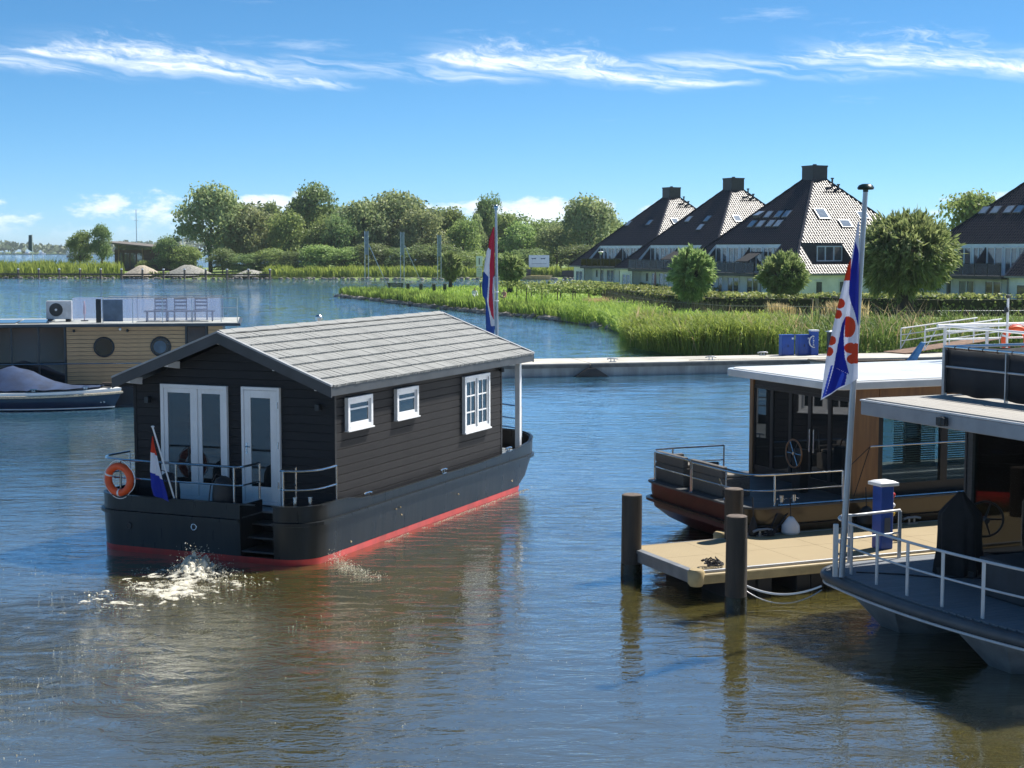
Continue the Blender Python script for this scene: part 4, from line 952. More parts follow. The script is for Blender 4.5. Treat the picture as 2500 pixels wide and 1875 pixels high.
# ================================================================ brown houseboat with white roof
B2 = thing('houseboat', 'brown and black houseboat with white flat roof moored behind the tan dock', 'houseboat', (2.01, 26.13, 0), 23)
BRONZE = M('bronze_hull_paint', (.085, .058, .030), .22, .1, var=.1, vs=1, coat=.3)
DKRED = M('dark_red_bow_paint', (.075, .006, .006), .4, 0, var=.12)
def b2_ring(x0, y0, y1, z, r=.5, x1=17.0):
    pts = [(x1, y0)] + [(12, y0), (8, y0), (5, y0), (3.6, y0)]
    pts += [(x0 + r - r * math.sin(math.radians(a)), y0 + r - r * math.cos(math.radians(a))) for a in range(0, 91, 15)]
    pts += [(x0, y0 + (y1 - y0) * k / 4) for k in (1, 2, 3)]
    pts += [(x0 + r - r * math.cos(math.radians(a)), y1 - r + r * math.sin(math.radians(a))) for a in range(0, 91, 15)]
    pts += [(5, y1), (8, y1), (12, y1), (x1, y1)]
    return [(x, y, z) for x, y in pts]
hb2 = MB()
rr = [b2_ring(4.0, .6, 4.1, -.35), b2_ring(3.35, .36, 4.25, .02), b2_ring(2.95, .32, 4.3, .22), b2_ring(2.62, .3, 4.32, .46), b2_ring(2.55, .3, 4.32, .78), b2_ring(2.55, .3, 4.32, .95)]
n0 = len(hb2.f)
hb2.loft(rr, True, (True, True))
# dark red on the flat bow, bronze along the side
for i, f in enumerate(hb2.f):
    cx = sum(hb2.v[k][0] for k in f) / len(f); cy = sum(hb2.v[k][1] for k in f) / len(f); cz = sum(hb2.v[k][2] for k in f) / len(f)
    if len(f) == 4 and cx < 3.2 and cy > .75: hb2.mi[i] = 1
    if cz < .10: hb2.mi[i] = 2
hull2 = hb2.build('hull', [BRONZE, DKRED, BLACKPAINT], B2, smooth=True, angle=30)
st_ = MB(); rg = b2_ring(2.53, .28, 4.34, .60); rg2 = b2_ring(2.47, .22, 4.40, .60)
st_.loft([[(x, y, .585) for x, y, z in rg], [(x, y, .595) for x, y, z in rg2], [(x, y, .645) for x, y, z in rg2], [(x, y, .655) for x, y, z in rg]], True, (False, False)).build('rubbing_strake', BLACKPAINT, hull2, smooth=True, angle=30)
st_ = MB(); st_.loft([b2_ring(2.50, .26, 4.36, .95), b2_ring(2.50, .26, 4.36, .985), b2_ring(2.62, .38, 4.24, .985)], True, (False, True)).build('deck', M('dark_grey_deck', (.075, .08, .085), .55, 0, var=.15, bump=.002, bs=50), B2)
# cabin of the brown boat
BRN = M('brown_cabin_wood', (.30, .155, .062), .5, 0, vs=3, stretch=(4, 4, .4), rgb2=(.20, .10, .045))
BLK = M('black_window_frame', (.022, .021, .022), .45, 0, var=.1)
CX, CY0, CY1, CT = 4.95, .46, 4.1, 3.05
m_ = MB(); m_.box(CX + .02, CX + .05, CY0 + .14, CY1 - .14, .99, 1.10); m_.build('door_threshold', BLK, B2)
m_ = MB(); m_.box(CX + .02, CX + .05, CY0 + .14, CY1 - .14, 2.86, CT); m_.build('door_header', BLK, B2)
for y in (CY0, CY1 - .13):
    m_ = MB(); m_.box(CX - .02, CX + .30, y, y + .13, .985, CT); m_.build('corner_post', BRN, B2, bevel=.008)
m_ = MB(); m_.box(CX + .30, CX + .56, CY0 + .005, CY0 + .135, .985, CT); m_.build('side_panel', BRN, B2, bevel=.005)
GL2 = glass_mat('cabin_glass', (.75, .85, .83), .2, 1.5)
for k in range(5):
    ya = CY0 + .13 + k * .676
    m_ = MB(); m_.box(CX + .005, CX + .055, ya, ya + .05, 1.1, 2.86); m_.box(CX + .005, CX + .055, ya + .625, ya + .675, 1.1, 2.86); m_.box(CX + .006, CX + .054, ya + .05, ya + .625, 1.1, 1.19); m_.box(CX + .006, CX + .054, ya + .05, ya + .625, 2.79, 2.86)
    do = m_.build('glazed_door' if k in (1, 2) else 'window', BLK, B2)
    m_ = MB(); m_.box(CX + .025, CX + .04, ya + .051, ya + .624, 1.191, 2.789); m_.build('pane', PANE, do)
for y in (1.74, 1.88):
    m_ = MB(); m_.tube([(CX - .03, y, 1.75), (CX - .03, y, 2.15)], .012, 8); m_.tube([(CX - .03, y, 1.70), (CX - .03, y, 1.75)], .018, 8); m_.build('door_handle', STEEL, B2, smooth=True)
# interior: floor, back wall so that glass shows a dim room
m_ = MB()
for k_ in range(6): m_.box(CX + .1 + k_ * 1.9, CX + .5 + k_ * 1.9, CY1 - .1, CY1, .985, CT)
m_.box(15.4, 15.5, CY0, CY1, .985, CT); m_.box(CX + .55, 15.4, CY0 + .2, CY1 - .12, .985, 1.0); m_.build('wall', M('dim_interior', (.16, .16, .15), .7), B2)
m_ = MB(); m_.box(CX + .56, 15.5, CY0 + .03, CY0 + .09, .985, 1.22); m_.box(CX + .56, 15.5, CY0 + .03, CY0 + .09, 2.80, CT); m_.build('sill_band', BLK, B2)
m_ = MB(); m_.box(CX + .57, 15.5, CY0 - .0, CY0 + .029, 2.88, CT); m_.build('side_panel', BRN, B2)
x = CX + .57
wn = 0
while x < 14.5:
    w_ = 1.45 if wn % 2 == 0 else 1.1
    m_ = MB(); m_.box(x, x + .10, CY0 + .02, CY0 + .10, 1.22, 2.80); m_.box(x + w_, x + w_ + .06, CY0 + .02, CY0 + .10, 1.22, 2.80); wo_ = m_.build('window', BLK, B2)
    m_ = MB(); m_.box(x + .10, x + w_, CY0 + .05, CY0 + .06, 1.22, 2.80); m_.build('pane', GL2, wo_)
    bl = MB(); bw = (x + .42, x + w_ - .06) if wn == 0 else (x + .12, x + w_ * .62)
    for k in range(30): z = 2.76 - k * .044; bl.hexa([(bw[0], CY0 + .10, z - .009), (bw[1], CY0 + .10, z - .009), (bw[1], CY0 + .135, z + .009), (bw[0], CY0 + .135, z + .009)], [(bw[0], CY0 + .10, z - .006), (bw[1], CY0 + .10, z - .006), (bw[1], CY0 + .135, z + .012), (bw[0], CY0 + .135, z + .012)])
    blo = bl.build('blind_slats', M('silver_blind', (.55, .62, .66), .35, .2), wo_); blo['kind'] = 'stuff'
    x += w_ + .06; wn += 1
pts = [(17.0, .30), (4.75, .30)] + [(4.36 + .35 - .35 * math.sin(math.radians(a)), .30 + .35 - .35 * math.cos(math.radians(a))) for a in range(15, 91, 15)] + [(4.36, 4.0)] + [(4.36 + .35 - .35 * math.cos(math.radians(a)), 3.95 + .35 * math.sin(math.radians(a))) for a in range(15, 91, 15)] + [(17.0, 4.3)]
rf2 = MB(); rf2.prism(pts, CT + .002, 3.20); roof2 = rf2.build('roof', WHITEGEL, B2, bevel=.02)
m_ = MB(); m_.prism([(x + (.09 if x < 5 else -.05), y + (.08 if y < 2 else -.08)) for x, y in pts], 3.201, 3.215); m_.build('roof_skin', M('white_roof_membrane', (.72, .72, .69), .30, 0, var=.06, vs=.8), roof2)
# steering wheel and seats on its bow deck
t = thing('steering_wheel', 'wooden spoked steering wheel on a pillar on the brown boat fore deck', 'wheel')
m_ = MB(); m_.torus((0, 0, 0), .27, .016, 'x', 28, 8); m_.build('rim', M('varnished_wood', (.30, .13, .05), .35), t, smooth=True)
for a in range(0, 360, 60): m_ = MB(); m_.tube([(0, 0, 0), (0, .265 * math.cos(math.radians(a)), .265 * math.sin(math.radians(a)))], .010, 6); m_.build('spoke', STEEL, t, smooth=True)
m_ = MB(); m_.box(.05, .25, -.14, .14, -.75, .08); m_.build('pillar', BLK, t, bevel=.02)
m_ = MB(); m_.tube([(-.02, 0, 0), (.06, 0, 0)], .035, 10); m_.build('hub', STEEL, t)
place(t, B2, (4.35, 1.55, 1.74))
WICK = M('grey_wicker', (.16, .145, .13), .8, 0, vs=30, stretch=(1, 1, 3), bump=.006, bs=45, rgb2=(.05, .045, .04))
def wicker(label, loc, L, rz):
    t = thing('wicker_seat', label, 'seat', group='wicker seats on the brown boat bow')
    m_ = MB(); m_.box(0, L, 0, .62, .0, .36); m_.build('base', WICK, t, bevel=.02)
    m_ = MB(); m_.box(0, L, 0, .12, .362, .58); m_.build('backrest', WICK, t, bevel=.02)
    m_ = MB(); m_.box(0, .10, .122, .62, .362, .50); m_.build('armrest', WICK, t, bevel=.02)
    m_ = MB(); m_.box(.11, L - .02, .13, .60, .362, .43); m_.build('cushion', M('taupe_cushion', (.22, .20, .17), .9), t, bevel=.03)
    return place(t, B2, loc, rz)
wicker('grey wicker corner seat at the far end of the brown boat bow', (2.72, 4.1, .99), 1.15, -90)
wicker('grey wicker bench along the brown boat bow nearest the camera', (2.74, 2.75, .99), 1.25, -90)
# rails of the brown boat
rp_ = [(4.4, 4.22), (3.2, 4.24), (2.75, 4.16), (2.6, 3.9), (2.58, 3.0), (2.58, 2.4)]
rail('bow_rail', [(x, y, 1.58) for x, y in rp_], [[(x, y, 1.28) for x, y in rp_]], [((4.4, 4.22), .985, 1.58), ((3.2, 4.24), .985, 1.58), ((2.6, 3.9), .985, 1.58), ((2.58, 2.4), .985, 1.58)], .018, STEEL, B2)
rp_ = [(2.58, 2.35), (2.58, 1.2), (2.60, .85), (2.68, .58), (2.85, .40), (3.1, .34), (4.0, .33), (4.62, .33)]
rail('side_rail', [(x, y, 1.56) for x, y in rp_], [[(x, y, 1.27) for x, y in rp_]], [((2.58, 2.35), .985, 1.56), ((2.59, 1.1), .985, 1.56), ((3.15, .34), .985, 1.56), ((4.62, .33), .985, 1.56)], .018, STEEL, B2)
m_ = MB(); m_.tube([(5.2, .30, 1.98), (9, .30, 1.98), (14, .30, 1.98)], .016, 6); m_.build('hand_line', STEEL, B2)
m_ = MB(); m_.tube([(4.7, .36, 1.55), (5.2, .30, 1.98)], .008, 6); m_.tube([(4.9, .36, 1.05), (5.2, .30, 1.98)], .008, 6); m_.build('hand_line', ROPEDARK, B2)
m_ = MB(); m_.tube([(3.2, .30, 1.0), (14, .30, 1.0)], .02, 6); m_.build('toe_rail', STEEL, B2)
for x in (3.35, 3.62):
    m_ = MB(); m_.cyl(x, .42, .985, 1.16, .04, 10); m_.tube([(x - .11, .42, 1.09), (x + .11, .42, 1.09)], .014, 8); m_.build('mooring_bollard', STEEL, B2, smooth=True)
def fender(label, loc, mat, parent_frame, r=.15, hgt=.42):
    t = thing('fender', label, 'fender'); m_ = MB(); m_.lathe([(0, 0), (r * .5, .01), (r, hgt * .3), (r * .95, hgt * .6), (r * .35, hgt * .95), (r * .2, hgt), (0, hgt)], 0, 0, 18); m_.build('ball', mat, t, smooth=True)
    m_ = MB(); m_.tube([(0, 0, hgt), (.01, .05, hgt + .35)], .010, 6); m_.build('line', ROPEDARK, t); return place(t, parent_frame, loc)
fender('white ball fender between the brown hull and the tan dock', (3.35, .10, .42), WHITEPAINT, B2, .17, .40)
fender('black ball fender behind the blue pedestal', (5.0, .10, .48), BLACKRUB, B2, .20, .42)
fender('slim black fender hanging under the brown boat rail at the bow corner', (2.62, .20, .30), BLACKRUB, B2, .09, .55)
t = thing('anchor_winch', 'chrome anchor winch on the brown boat fore deck beside the pile', 'winch')
m_ = MB(); m_.lathe([(0, 0), (.09, 0), (.06, .05), (.06, .14), (.09, .18), (0, .19)], 0, 0, 14); m_.build('drum', STEEL, t, smooth=True); m_ = MB(); m_.tube([(0, 0, .17), (-.12, .04, .28), (-.16, .05, .40)], .014, 6); m_.build('lever', STEEL, t, smooth=True)
place(t, B2, (2.78, 1.35, .987))

# ================================================================ grey catamaran houseboat in the right foreground
B3 = thing('houseboat', 'grey catamaran houseboat with railed bow deck and glass cabin in the right foreground', 'houseboat', (2.01, 26.13, 0), 23)
ZD = .75; BX0 = 1.30; BY1 = -3.42; BY0 = -8.4
GREYM = M('grey_painted_metal', (.30, .32, .35), .4, .2, var=.06)
DKG = M('dark_grey_fender_edge', (.07, .08, .09), .45, 0, var=.1)
def bow_edge(inset, n=22):
    """bow outline: nearly straight front with rounded far corner, slightly bowed forward"""
    pts = []
    for k in range(n + 1):
        s = k / n; y = BY1 - .6 + (BY0 - BY1 + .6) * s
        pts.append((BX0 + .30 * ((s - .42) / .6) ** 2 - .05 + inset, y))
    x0 = pts[0][0]
    cor = []
    for a in range(0, 91, 10):
        r = .62 - inset; cor.append((x0 + r - r * math.cos(math.radians(a)), BY1 - .62 + r * math.sin(math.radians(a))))
    return list(reversed(cor))[:-1] + pts     # from far side to front, then towards the camera
eo = bow_edge(0.0); 
dk = MB(); dk.prism(eo + [(14, BY0), (14, BY1)], ZD - .20, ZD - .012); dk.build('deck_frame', DKG, B3, bevel=.03)
ru = MB(); ru.tube([(14, BY1 + .02, ZD - .08)] + [(x - .02, y, ZD - .08) for x, y in eo], .075, 10); ru.build('rubber_edge', DKG, B3, smooth=True)
ru = MB(); ru.tube([(14, BY1 + .03, ZD - .17)] + [(x - .035, y, ZD - .185) for x, y in eo], .022, 8); ru.build('alloy_trim', ALU, B3, smooth=True)
PLK = M('grey_composite_plank', (.19, .21, .235), .6, 0, vs=5, stretch=(.5, 6, 1), bump=.0015, bs=40, rgb2=(.15, .165, .185))
def xfront(y):
    es = sorted(eo, key=lambda p: p[1])
    for (xa, ya), (xb, yb) in zip(es, es[1:]):
        if ya <= y <= yb: return xa + (xb - xa) * (y - ya) / (yb - ya + 1e-9)
    return es[-1][0]
y = BY0 + .06
while y < BY1 - .06:
    xf = max(xfront(y), xfront(min(y + .135, BY1 - .01))) + .07
    p_ = MB(); p_.box(xf, 7.0, y, y + .135, ZD - .011, ZD + .012); p_.build('deck_plank', PLK, B3)
    y += .143
# pontoons
for yc in (-4.75, -7.15):
    pts = []
    pb = MB()
    tip = [(1.75, yc - .62, ZD - .22), (1.75, yc + .62, ZD - .22)]
    rings_ = [[(2.0, yc + .0 + u * .16, -.10 + (0 if True else 0)) for u in (-1, -.3, .3, 1)] + [(1.52, yc + u * .58, ZD - .20) for u in (1, .3, -.3, -1)],
              [(2.9, yc + u * .42, -.35) for u in (-1, -.3, .3, 1)] + [(2.7, yc + u * .66, ZD - .20) for u in (1, .3, -.3, -1)],
              [(13, yc + u * .45, -.4) for u in (-1, -.3, .3, 1)] + [(13, yc + u * .66, ZD - .20) for u in (1, .3, -.3, -1)]]
    pb.loft(rings_).build('pontoon', M('grey_pontoon_alloy', (.24, .26, .27), .5, .2, var=.15, vs=2), B3, bevel=.012)
# bow railing of flat alloy posts
rail_pts = [(4.2, BY1 - .10), (3.0, BY1 - .10)] + [(x + .10, y_ if y_ < BY1 - .12 else y_ - .10) for x, y_ in bow_edge(.10)]
zt = ZD + .78
tp = MB(); tp.tube([(x, y_, zt) for x, y_ in rail_pts[1:]], .021, 8); ro = tp.build('bow_railing', ALU, B3, smooth=True)
tp = MB(); tp.tube([(x, y_, ZD + .42) for x, y_ in rail_pts[1:]], .016, 8); tp.build('rail_bar', ALU, ro, smooth=True)
def rail_at(y_):
    best = min(rail_pts[3:], key=lambda p: abs(p[1] - y_) + (0 if p[0] < 2.6 else 1)); return best
for yy in (-4.25, -5.0, -5.75, -6.5, -7.25, -8.0):
    c_ = rail_at(yy); x = c_[0]
    p_ = MB(); p_.box(x - .012, x + .012, yy - .026, yy + .026, ZD + .005, zt - .01); p_.build('rail_post', ALU, ro, bevel=.004)
for x, yy in ((2.05, BY1 - .10), (3.0, BY1 - .10)):
    p_ = MB(); p_.box(x - .03, x + .03, yy - .012, yy + .012, ZD + .005, zt - .01); p_.build('rail_post', ALU, ro, bevel=.004)
# cabin: glass box set back from the bow
GX, GY1, GY0, CB = 4.22, BY1 - .25, BY0 + .2, 3.06
GL3 = glass_mat('grey_tinted_glass', (.72, .80, .78), .28, 1.45)
SLT = M('dark_slate_post', (.05, .055, .06), .5, 0, vs=6, stretch=(2, 2, 8), rgb2=(.03, .033, .037))
for yy, w_ in ((GY1 - .10, .12), (-5.35, .10), (-7.0, .10), (GY0, .1)):
    p_ = MB(); p_.box(GX - .03, GX + .10, yy, yy + w_, ZD + .013, CB); p_.build('cabin_post', SLT if w_ > .11 else DARKMETAL, B3, bevel=.005)
p_ = MB(); p_.box(GX - .05, GX + .16, GY1 + .021, GY1 + .06, ZD + .013, CB); p_.build('cabin_post', SLT, B3)
for ya, yb in ((-5.25, GY1 - .10), (-6.9, -5.35), (GY0 + .1, -7.0)):
    p_ = MB(); p_.box(GX + .02, GX + .035, ya, yb, ZD + .10, CB - .05); p_.build('pane', GL3, B3)
    p_ = MB(); p_.box(GX + .0, GX + .06, ya, yb, ZD + .013, ZD + .10); p_.build('threshold', DARKMETAL, B3)
for k in range(4):
    xa = GX + .17 + k * 2.0
    p_ = MB(); p_.box(xa, xa + 1.9, GY1 + .02, GY1 + .035, ZD + .10, CB - .05); p_.build('pane', GL3, B3)
    p_ = MB(); p_.box(xa + 1.9, xa + 2.0, GY1, GY1 + .06, ZD + .013, CB - .0); p_.build('cabin_post', DARKMETAL, B3)
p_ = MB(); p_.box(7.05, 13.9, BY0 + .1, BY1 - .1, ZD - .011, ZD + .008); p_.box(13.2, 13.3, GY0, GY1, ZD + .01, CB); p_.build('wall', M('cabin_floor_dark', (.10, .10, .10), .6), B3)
# interior: table and bench seen through the glass
p_ = MB(); p_.box(5.1, 6.6, -5.2, -4.3, ZD + .70, ZD + .74); t = p_.build('table', M('pale_table_top', (.45, .46, .46), .4), None, bevel=.005)
tag(t, 'pale table inside the glass cabin of the grey houseboat', 'table'); t.location = (2.01, 26.13, 0); t.rotation_euler = (0, 0, math.radians(23))
for xx in (5.2, 6.5):
    for yy in (-5.1, -4.4): q_ = MB(); q_.box(xx - .03, xx + .03, yy - .03, yy + .03, ZD + .01, ZD + .70); q_.build('leg', GALV, t)
p_ = MB(); p_.box(5.0, 6.8, -6.6, -6.0, ZD + .01, ZD + .42); t = p_.build('cabin_bench', M('dark_red_cushion', (.35, .03, .03), .8), None, bevel=.03); tag(t, 'dark red bench inside the glass cabin of the grey houseboat', 'bench'); t.location = (2.01, 26.13, 0); t.rotation_euler = (0, 0, math.radians(23))
q_ = MB(); q_.box(5.0, 6.8, -6.75, -6.61, ZD + .01, ZD + .85); q_.build('backrest', M('dark_red_cushion'), t, bevel=.03)
# roof deck
RX = 2.37; RY1 = BY1 + .12; RTOP = 3.30
p_ = MB(); p_.box(RX, 14, BY0 - .1, RY1, CB, RTOP - .03); ro3 = p_.build('roof', GREYM, B3, bevel=.012)
p_ = MB(); p_.box(RX - .012, 14, BY0 - .11, RY1 + .012, RTOP - .028, RTOP); p_.build('roof_edge', ALU, ro3, bevel=.004)
RPL = M('pale_roof_planks', (.40, .38, .34), .7, 0, vs=5, stretch=(6, .5, 1), rgb2=(.33, .31, .28))
for k in range(12):
    p_ = MB(); p_.box(RX + .05 + k * .145, RX + .05 + k * .145 + .138, BY0, RY1 - .05, RTOP + .001, RTOP + .02); p_.build('roof_plank', RPL, ro3)
p_ = MB(); p_.box(RX + 1.80, 13.9, BY0, RY1 - .05, RTOP + .001, RTOP + .016); p_.build('roof_mat', M('blue_grey_mat', (.10, .13, .17), .8), ro3)
UX, UZ = 3.90, 4.09
UY1 = RY1 - .10
tp = MB(); tp.tube([(13, UY1, UZ), (UX, UY1, UZ), (UX, BY0, UZ)], .028, 8); ur = tp.build('roof_railing', STEEL, B3, smooth=True)
tp = MB(); tp.tube([(13, UY1, RTOP + .48), (UX, UY1, RTOP + .48), (UX, BY0, RTOP + .48)], .018, 8); tp.build('rail_bar', GALV, ur)
for yy in (UY1, UY1 - 1.45, UY1 - 2.9):
    p_ = MB(); p_.box(UX - .03, UX + .03, yy - .012, yy + .012, RTOP + .02, UZ - .01) if yy != UY1 else p_.box(UX - .03, UX + .03, yy - .03, yy + .03, RTOP + .02, UZ - .01); p_.build('rail_post', GALV, ur)
for xx in (5.6, 7.4, 9.2): p_ = MB(); p_.box(xx - .03, xx + .03, UY1 - .012, UY1 + .012, RTOP + .02, UZ - .01); p_.build('rail_post', GALV, ur)
SCRB = M('black_wind_mesh', (.018, .022, .028), .8, 0, var=.1)
def wavy(a, b, z0, z1, n=40, amp=.012):
    m_ = MB(); A, B_ = Vector(a), Vector(b); d = (B_ - A).normalized(); nr = Vector((-d.y, d.x))
    r0 = [(*(A.lerp(B_, k / n) + nr * amp * math.sin(k * 1.9)), z0 + .02 * math.sin(k * .8)) for k in range(n + 1)]; r1 = [(*(A.lerp(B_, k / n) + nr * amp * .3 * math.sin(k * 1.9 + 1)), z1 - .012 * abs(math.sin(k * .5))) for k in range(n + 1)]
    m_.loft([r0, r1], closed=False, cap=(False, False)); o = m_.build('wind_screen', SCRB, ur, smooth=True, angle=95); s_ = o.modifiers.new('thick', 'SOLIDIFY'); s_.thickness = .004; return o
wavy((UX + .035, UY1 - .02), (UX + .035, BY0), RTOP + .05, UZ - .03); wavy((13, UY1 - .03), (UX, UY1 - .03), RTOP + .05, UZ - .03)
for k in range(9): p_ = MB(); p_.torus((UX + .01, UY1 - .25 - k * .33, UZ), .032, .005, 'y', 10, 5); p_.build('tie', BLACKRUB, ur)
p_ = MB(); p_.box(RX - .09, RX - .001, -5.42, -5.24, 3.10, 3.22); p_.cyl(RX - .05, -5.33, 3.095, 3.23, .06, 12); p_.build('navigation_light', DARKMETAL, B3, bevel=.01)
# further railing and gangway hardware behind on the roof (white tubes) and lifebuoy
# flag pole with the regional flag
FP = thing('flag_pole', 'grey flag pole with mushroom cap standing on the grey bow deck', 'flag pole')
lean = .25
pp = MB(); pp.tube([(0, 0, 0), (lean * .5, 0, 2.9), (lean, 0, 5.76)], [.05, .045, .036], 14); pp.build('pole', M('grey_pole', (.42, .44, .47), .35, .5, var=.06), FP, smooth=True)
pp = MB(); pp.lathe([(0, 0), (.04, 0), (.04, .03), (.11, .035), (.125, .06), (.10, .10), (.05, .12), (0, .122)], 0, 0, 20); o = pp.build('cap', M('dark_green_cap', (.012, .03, .025), .25), FP, smooth=True); o.location = (lean, 0, 5.72)
pp = MB(); pp.box(-.13, -.055, -.03, .03, 0, .80); pp.build('bracket', ALU, FP, bevel=.01)
pp = MB(); pp.tube([(lean - .05, -.03, 5.6), (.0, -.075, 1.2)], .004, 5); pp.build('halyard', WHITEPAINT, FP)
FP.location = (4.93, 22.66, ZD + .012)
FG = thing('flag', 'blue and white striped regional flag with red pompeblad leaves hanging from the grey pole', 'flag', (5.085, 22.60, 6.05))
bA = [(358, 375), (385, 470), (391, 1010), (365, 930), (335, 840), (318, 760), (322, 620), (345, 470)]
bB = [(300, 935), (272, 990), (240, 1150), (212, 1310), (325, 1366), (296, 1240), (288, 1090)]
bC = [(212, 1310), (312, 1362), (298, 1445), (200, 1505), (150, 1535), (180, 1430)]
bD = [(296, 1370), (270, 1460), (230, 1480), (280, 1350)]
def heart(x, y):
    for cx, cy, r in ((252, 838, 38), (236, 918, 34), (190, 1114, 36), (172, 1196, 34), (332, 1170, 40), (345, 1252, 36), (372, 1180, 46), (378, 1240, 46)):
        if (x - cx) ** 2 + (y - cy) ** 2 < r * r: return True
    return ((x - 312) / 56) ** 2 + ((y - 1012) / 78) ** 2 < 1 and x > 296 or in_poly(x, y, [(330, 505), (324, 665), (272, 668), (296, 570), (310, 508)])
def paint_fr(x, y):
    if in_poly(x, y, bB): return 2
    if heart(x, y): return 1
    if in_poly(x, y, bD): return 3
    if in_poly(x, y, bA) or in_poly(x, y, bC): return 2
    if in_poly(x, y, [(205, 1300), (150, 1535), (128, 1545), (190, 1300)]): return 3
    return 0
cl = cloth('fr', .00197, [(372, 230), (330, 490), (300, 560), (275, 670), (240, 820), (210, 950), (180, 1100), (150, 1250), (118, 1565)], [(384, 230), (386, 500), (390, 980), (392, 1410), (392, 1600)], 230, (1400, 1562), 7.0, 70, 230, paint_fr, .035, FG, [FW, FR, FB, FLB], seed=9)
# covered console and wheel on the bow deck
CN = thing('console', 'steering console under a black fabric cover on the grey bow deck', 'console')
m_ = MB(); rings_ = []
for z, rx, ry, fa in ((-.02, .33, .30, .045), (.12, .32, .29, .040), (.35, .30, .27, .030), (.60, .295, .26, .022), (.80, .31, .25, .014), (.88, .30, .235, .010), (1.0, .20, .17, .012), (1.12, .09, .08, .008), (1.20, .035, .035, .0)):
    rings_.append([(math.copysign(abs(math.cos(a_ * .13090)) ** .7, math.cos(a_ * .13090)) * (rx + fa * math.sin(a_ * 1.17 + z * 2)), math.copysign(abs(math.sin(a_ * .13090)) ** .7, math.sin(a_ * .13090)) * (ry + fa * math.sin(a_ * 1.17 + z * 2)), z + .015 * math.sin(a_ * .8)) for a_ in range(48)])
m_.loft(rings_).build('cover', M('black_cover_cloth', (.012, .012, .013), .85, 0, var=.2, bump=.01, bs=6), CN, smooth=True, angle=70)
m_ = MB(); m_.box(-.3, .3, -.22, .22, -.05, .05); m_.build('pedestal', DARKMETAL, CN)
place(CN, B3, (3.10, -4.85, ZD + .06), -60)
WH = thing('steering_wheel', 'black five spoked steering wheel beside the covered console', 'wheel')
m_ = MB(); m_.torus((0, 0, 0), .27, .017, 'x', 30, 8); m_.build('rim', BLACKRUB, WH, smooth=True)
for a in range(0, 360, 72): m_ = MB(); m_.tube([(0, 0, 0), (0, .26 * math.cos(math.radians(a)), .26 * math.sin(math.radians(a)))], [.022, .010], 6); m_.build('spoke', BLACKRUB, WH)
m_ = MB(); m_.tube([(-.06, 0, 0), (.18, 0, 0)], .04, 10); m_.build('hub', BLACKRUB, WH)
place(WH, B3, (3.62, -4.78, ZD + .80), -120)
t = thing('storage_box', 'dark deck box behind the near bow railing of the grey houseboat', 'box')
m_ = MB(); m_.box(0, .9, -.9, .9, 0, .50); m_.build('body', M('dark_box_plastic', (.035, .045, .055), .5), t, bevel=.03); m_ = MB(); m_.box(-.02, .92, -.92, .92, .502, .55); m_.build('lid', M('dark_box_plastic'), t, bevel=.02)
place(t, B3, (2.45, -7.0, ZD + .013))
m_ = MB(); m_.tube([(x_, y_, ZD + .022 + .006 * math.sin(x_ * 9)) for x_, y_ in [(1.7 + .18 * k, -4.2 - .14 * k + .05 * math.sin(k)) for k in range(10)]], .011, 6); t = m_.build('mooring_rope', ROPEDARK, None, smooth=True); tag(t, 'dark rope lying across the grey bow deck planks', 'rope'); place(t, B3, (0, 0, 0))
# ================================================================ concrete jetty with flag pole and boxes
JT = thing('concrete_jetty', 'long pale concrete floating jetty crossing the middle of the picture', 'jetty', (3.43, 68.2, 0), 13.5)
CONC = M('pale_concrete', (.54, .51, .44), .8, 0, var=.12, vs=.8, bump=.003, bs=20)
CONCS = M('stained_concrete_side', (.40, .41, .40), .85, 0, vs=1.2, stretch=(1, 1, .25), bump=.004, bs=14, rgb2=(.20, .20, .19))
xs = [-16.0, -9.0, .05, 12.3, 24.5, 37.0]
for a, b in zip(xs, xs[1:]):
    m_ = MB(); m_.box(a + .04, b - .04, 0, 3.0, -.5, .46); sct = m_.build('pontoon_section', CONCS, JT, bevel=.03)
    m_ = MB(); m_.box(a + .02, b - .02, -.05, 3.05, .463, .60); m_.build('deck_slab', CONC, sct, bevel=.015)
    m_ = MB(); m_.box(a + .03, b - .03, -.10, -.052, .40, .55); m_.build('fender_beam', M('grey_timber_beam', (.16, .15, .13), .8, 0, rgb2=(.09, .085, .08)), sct)
m_ = MB(); m_.hexa([(-.75, -.30, .0), (.85, -.30, .0), (.85, -.12, .0), (-.75, -.12, .0)], [(-.12, -.30, .38), (.22, -.30, .38), (.22, -.12, .38), (-.12, -.12, .38)]); m_.build('coupling', BLACKRUB, JT)
for x, y, lab in ((-3.9, 2.7, 'small bollard on the jetty deck left of the rope'), (1.2, .35, 'mooring cleat on the jetty by the black coupling'), (5.9, .4, 'mooring cleat with rope on the jetty deck'), (9.4, 2.7, 'pale mooring cleat at the far edge of the jetty')):
    t = cleat(None, 0, 0, 0, 0, 2.6, GALV, 'jetty_cleat'); tag(t, lab, 'cleat'); place(t, JT, (x, y, .602))
m_ = MB(); m_.tube([(4.9 + .2 * k, .5 + .12 * math.sin(k * .7), .615) for k in range(8)] + [(6.3 + .5 * k, .45 + .1 * math.sin(k), .615) for k in range(12)], .014, 6); t = m_.build('jetty_rope', ROPE, None, smooth=True); tag(t, 'thin rope lying along the concrete jetty deck', 'rope'); place(t, JT, (0, 0, 0))
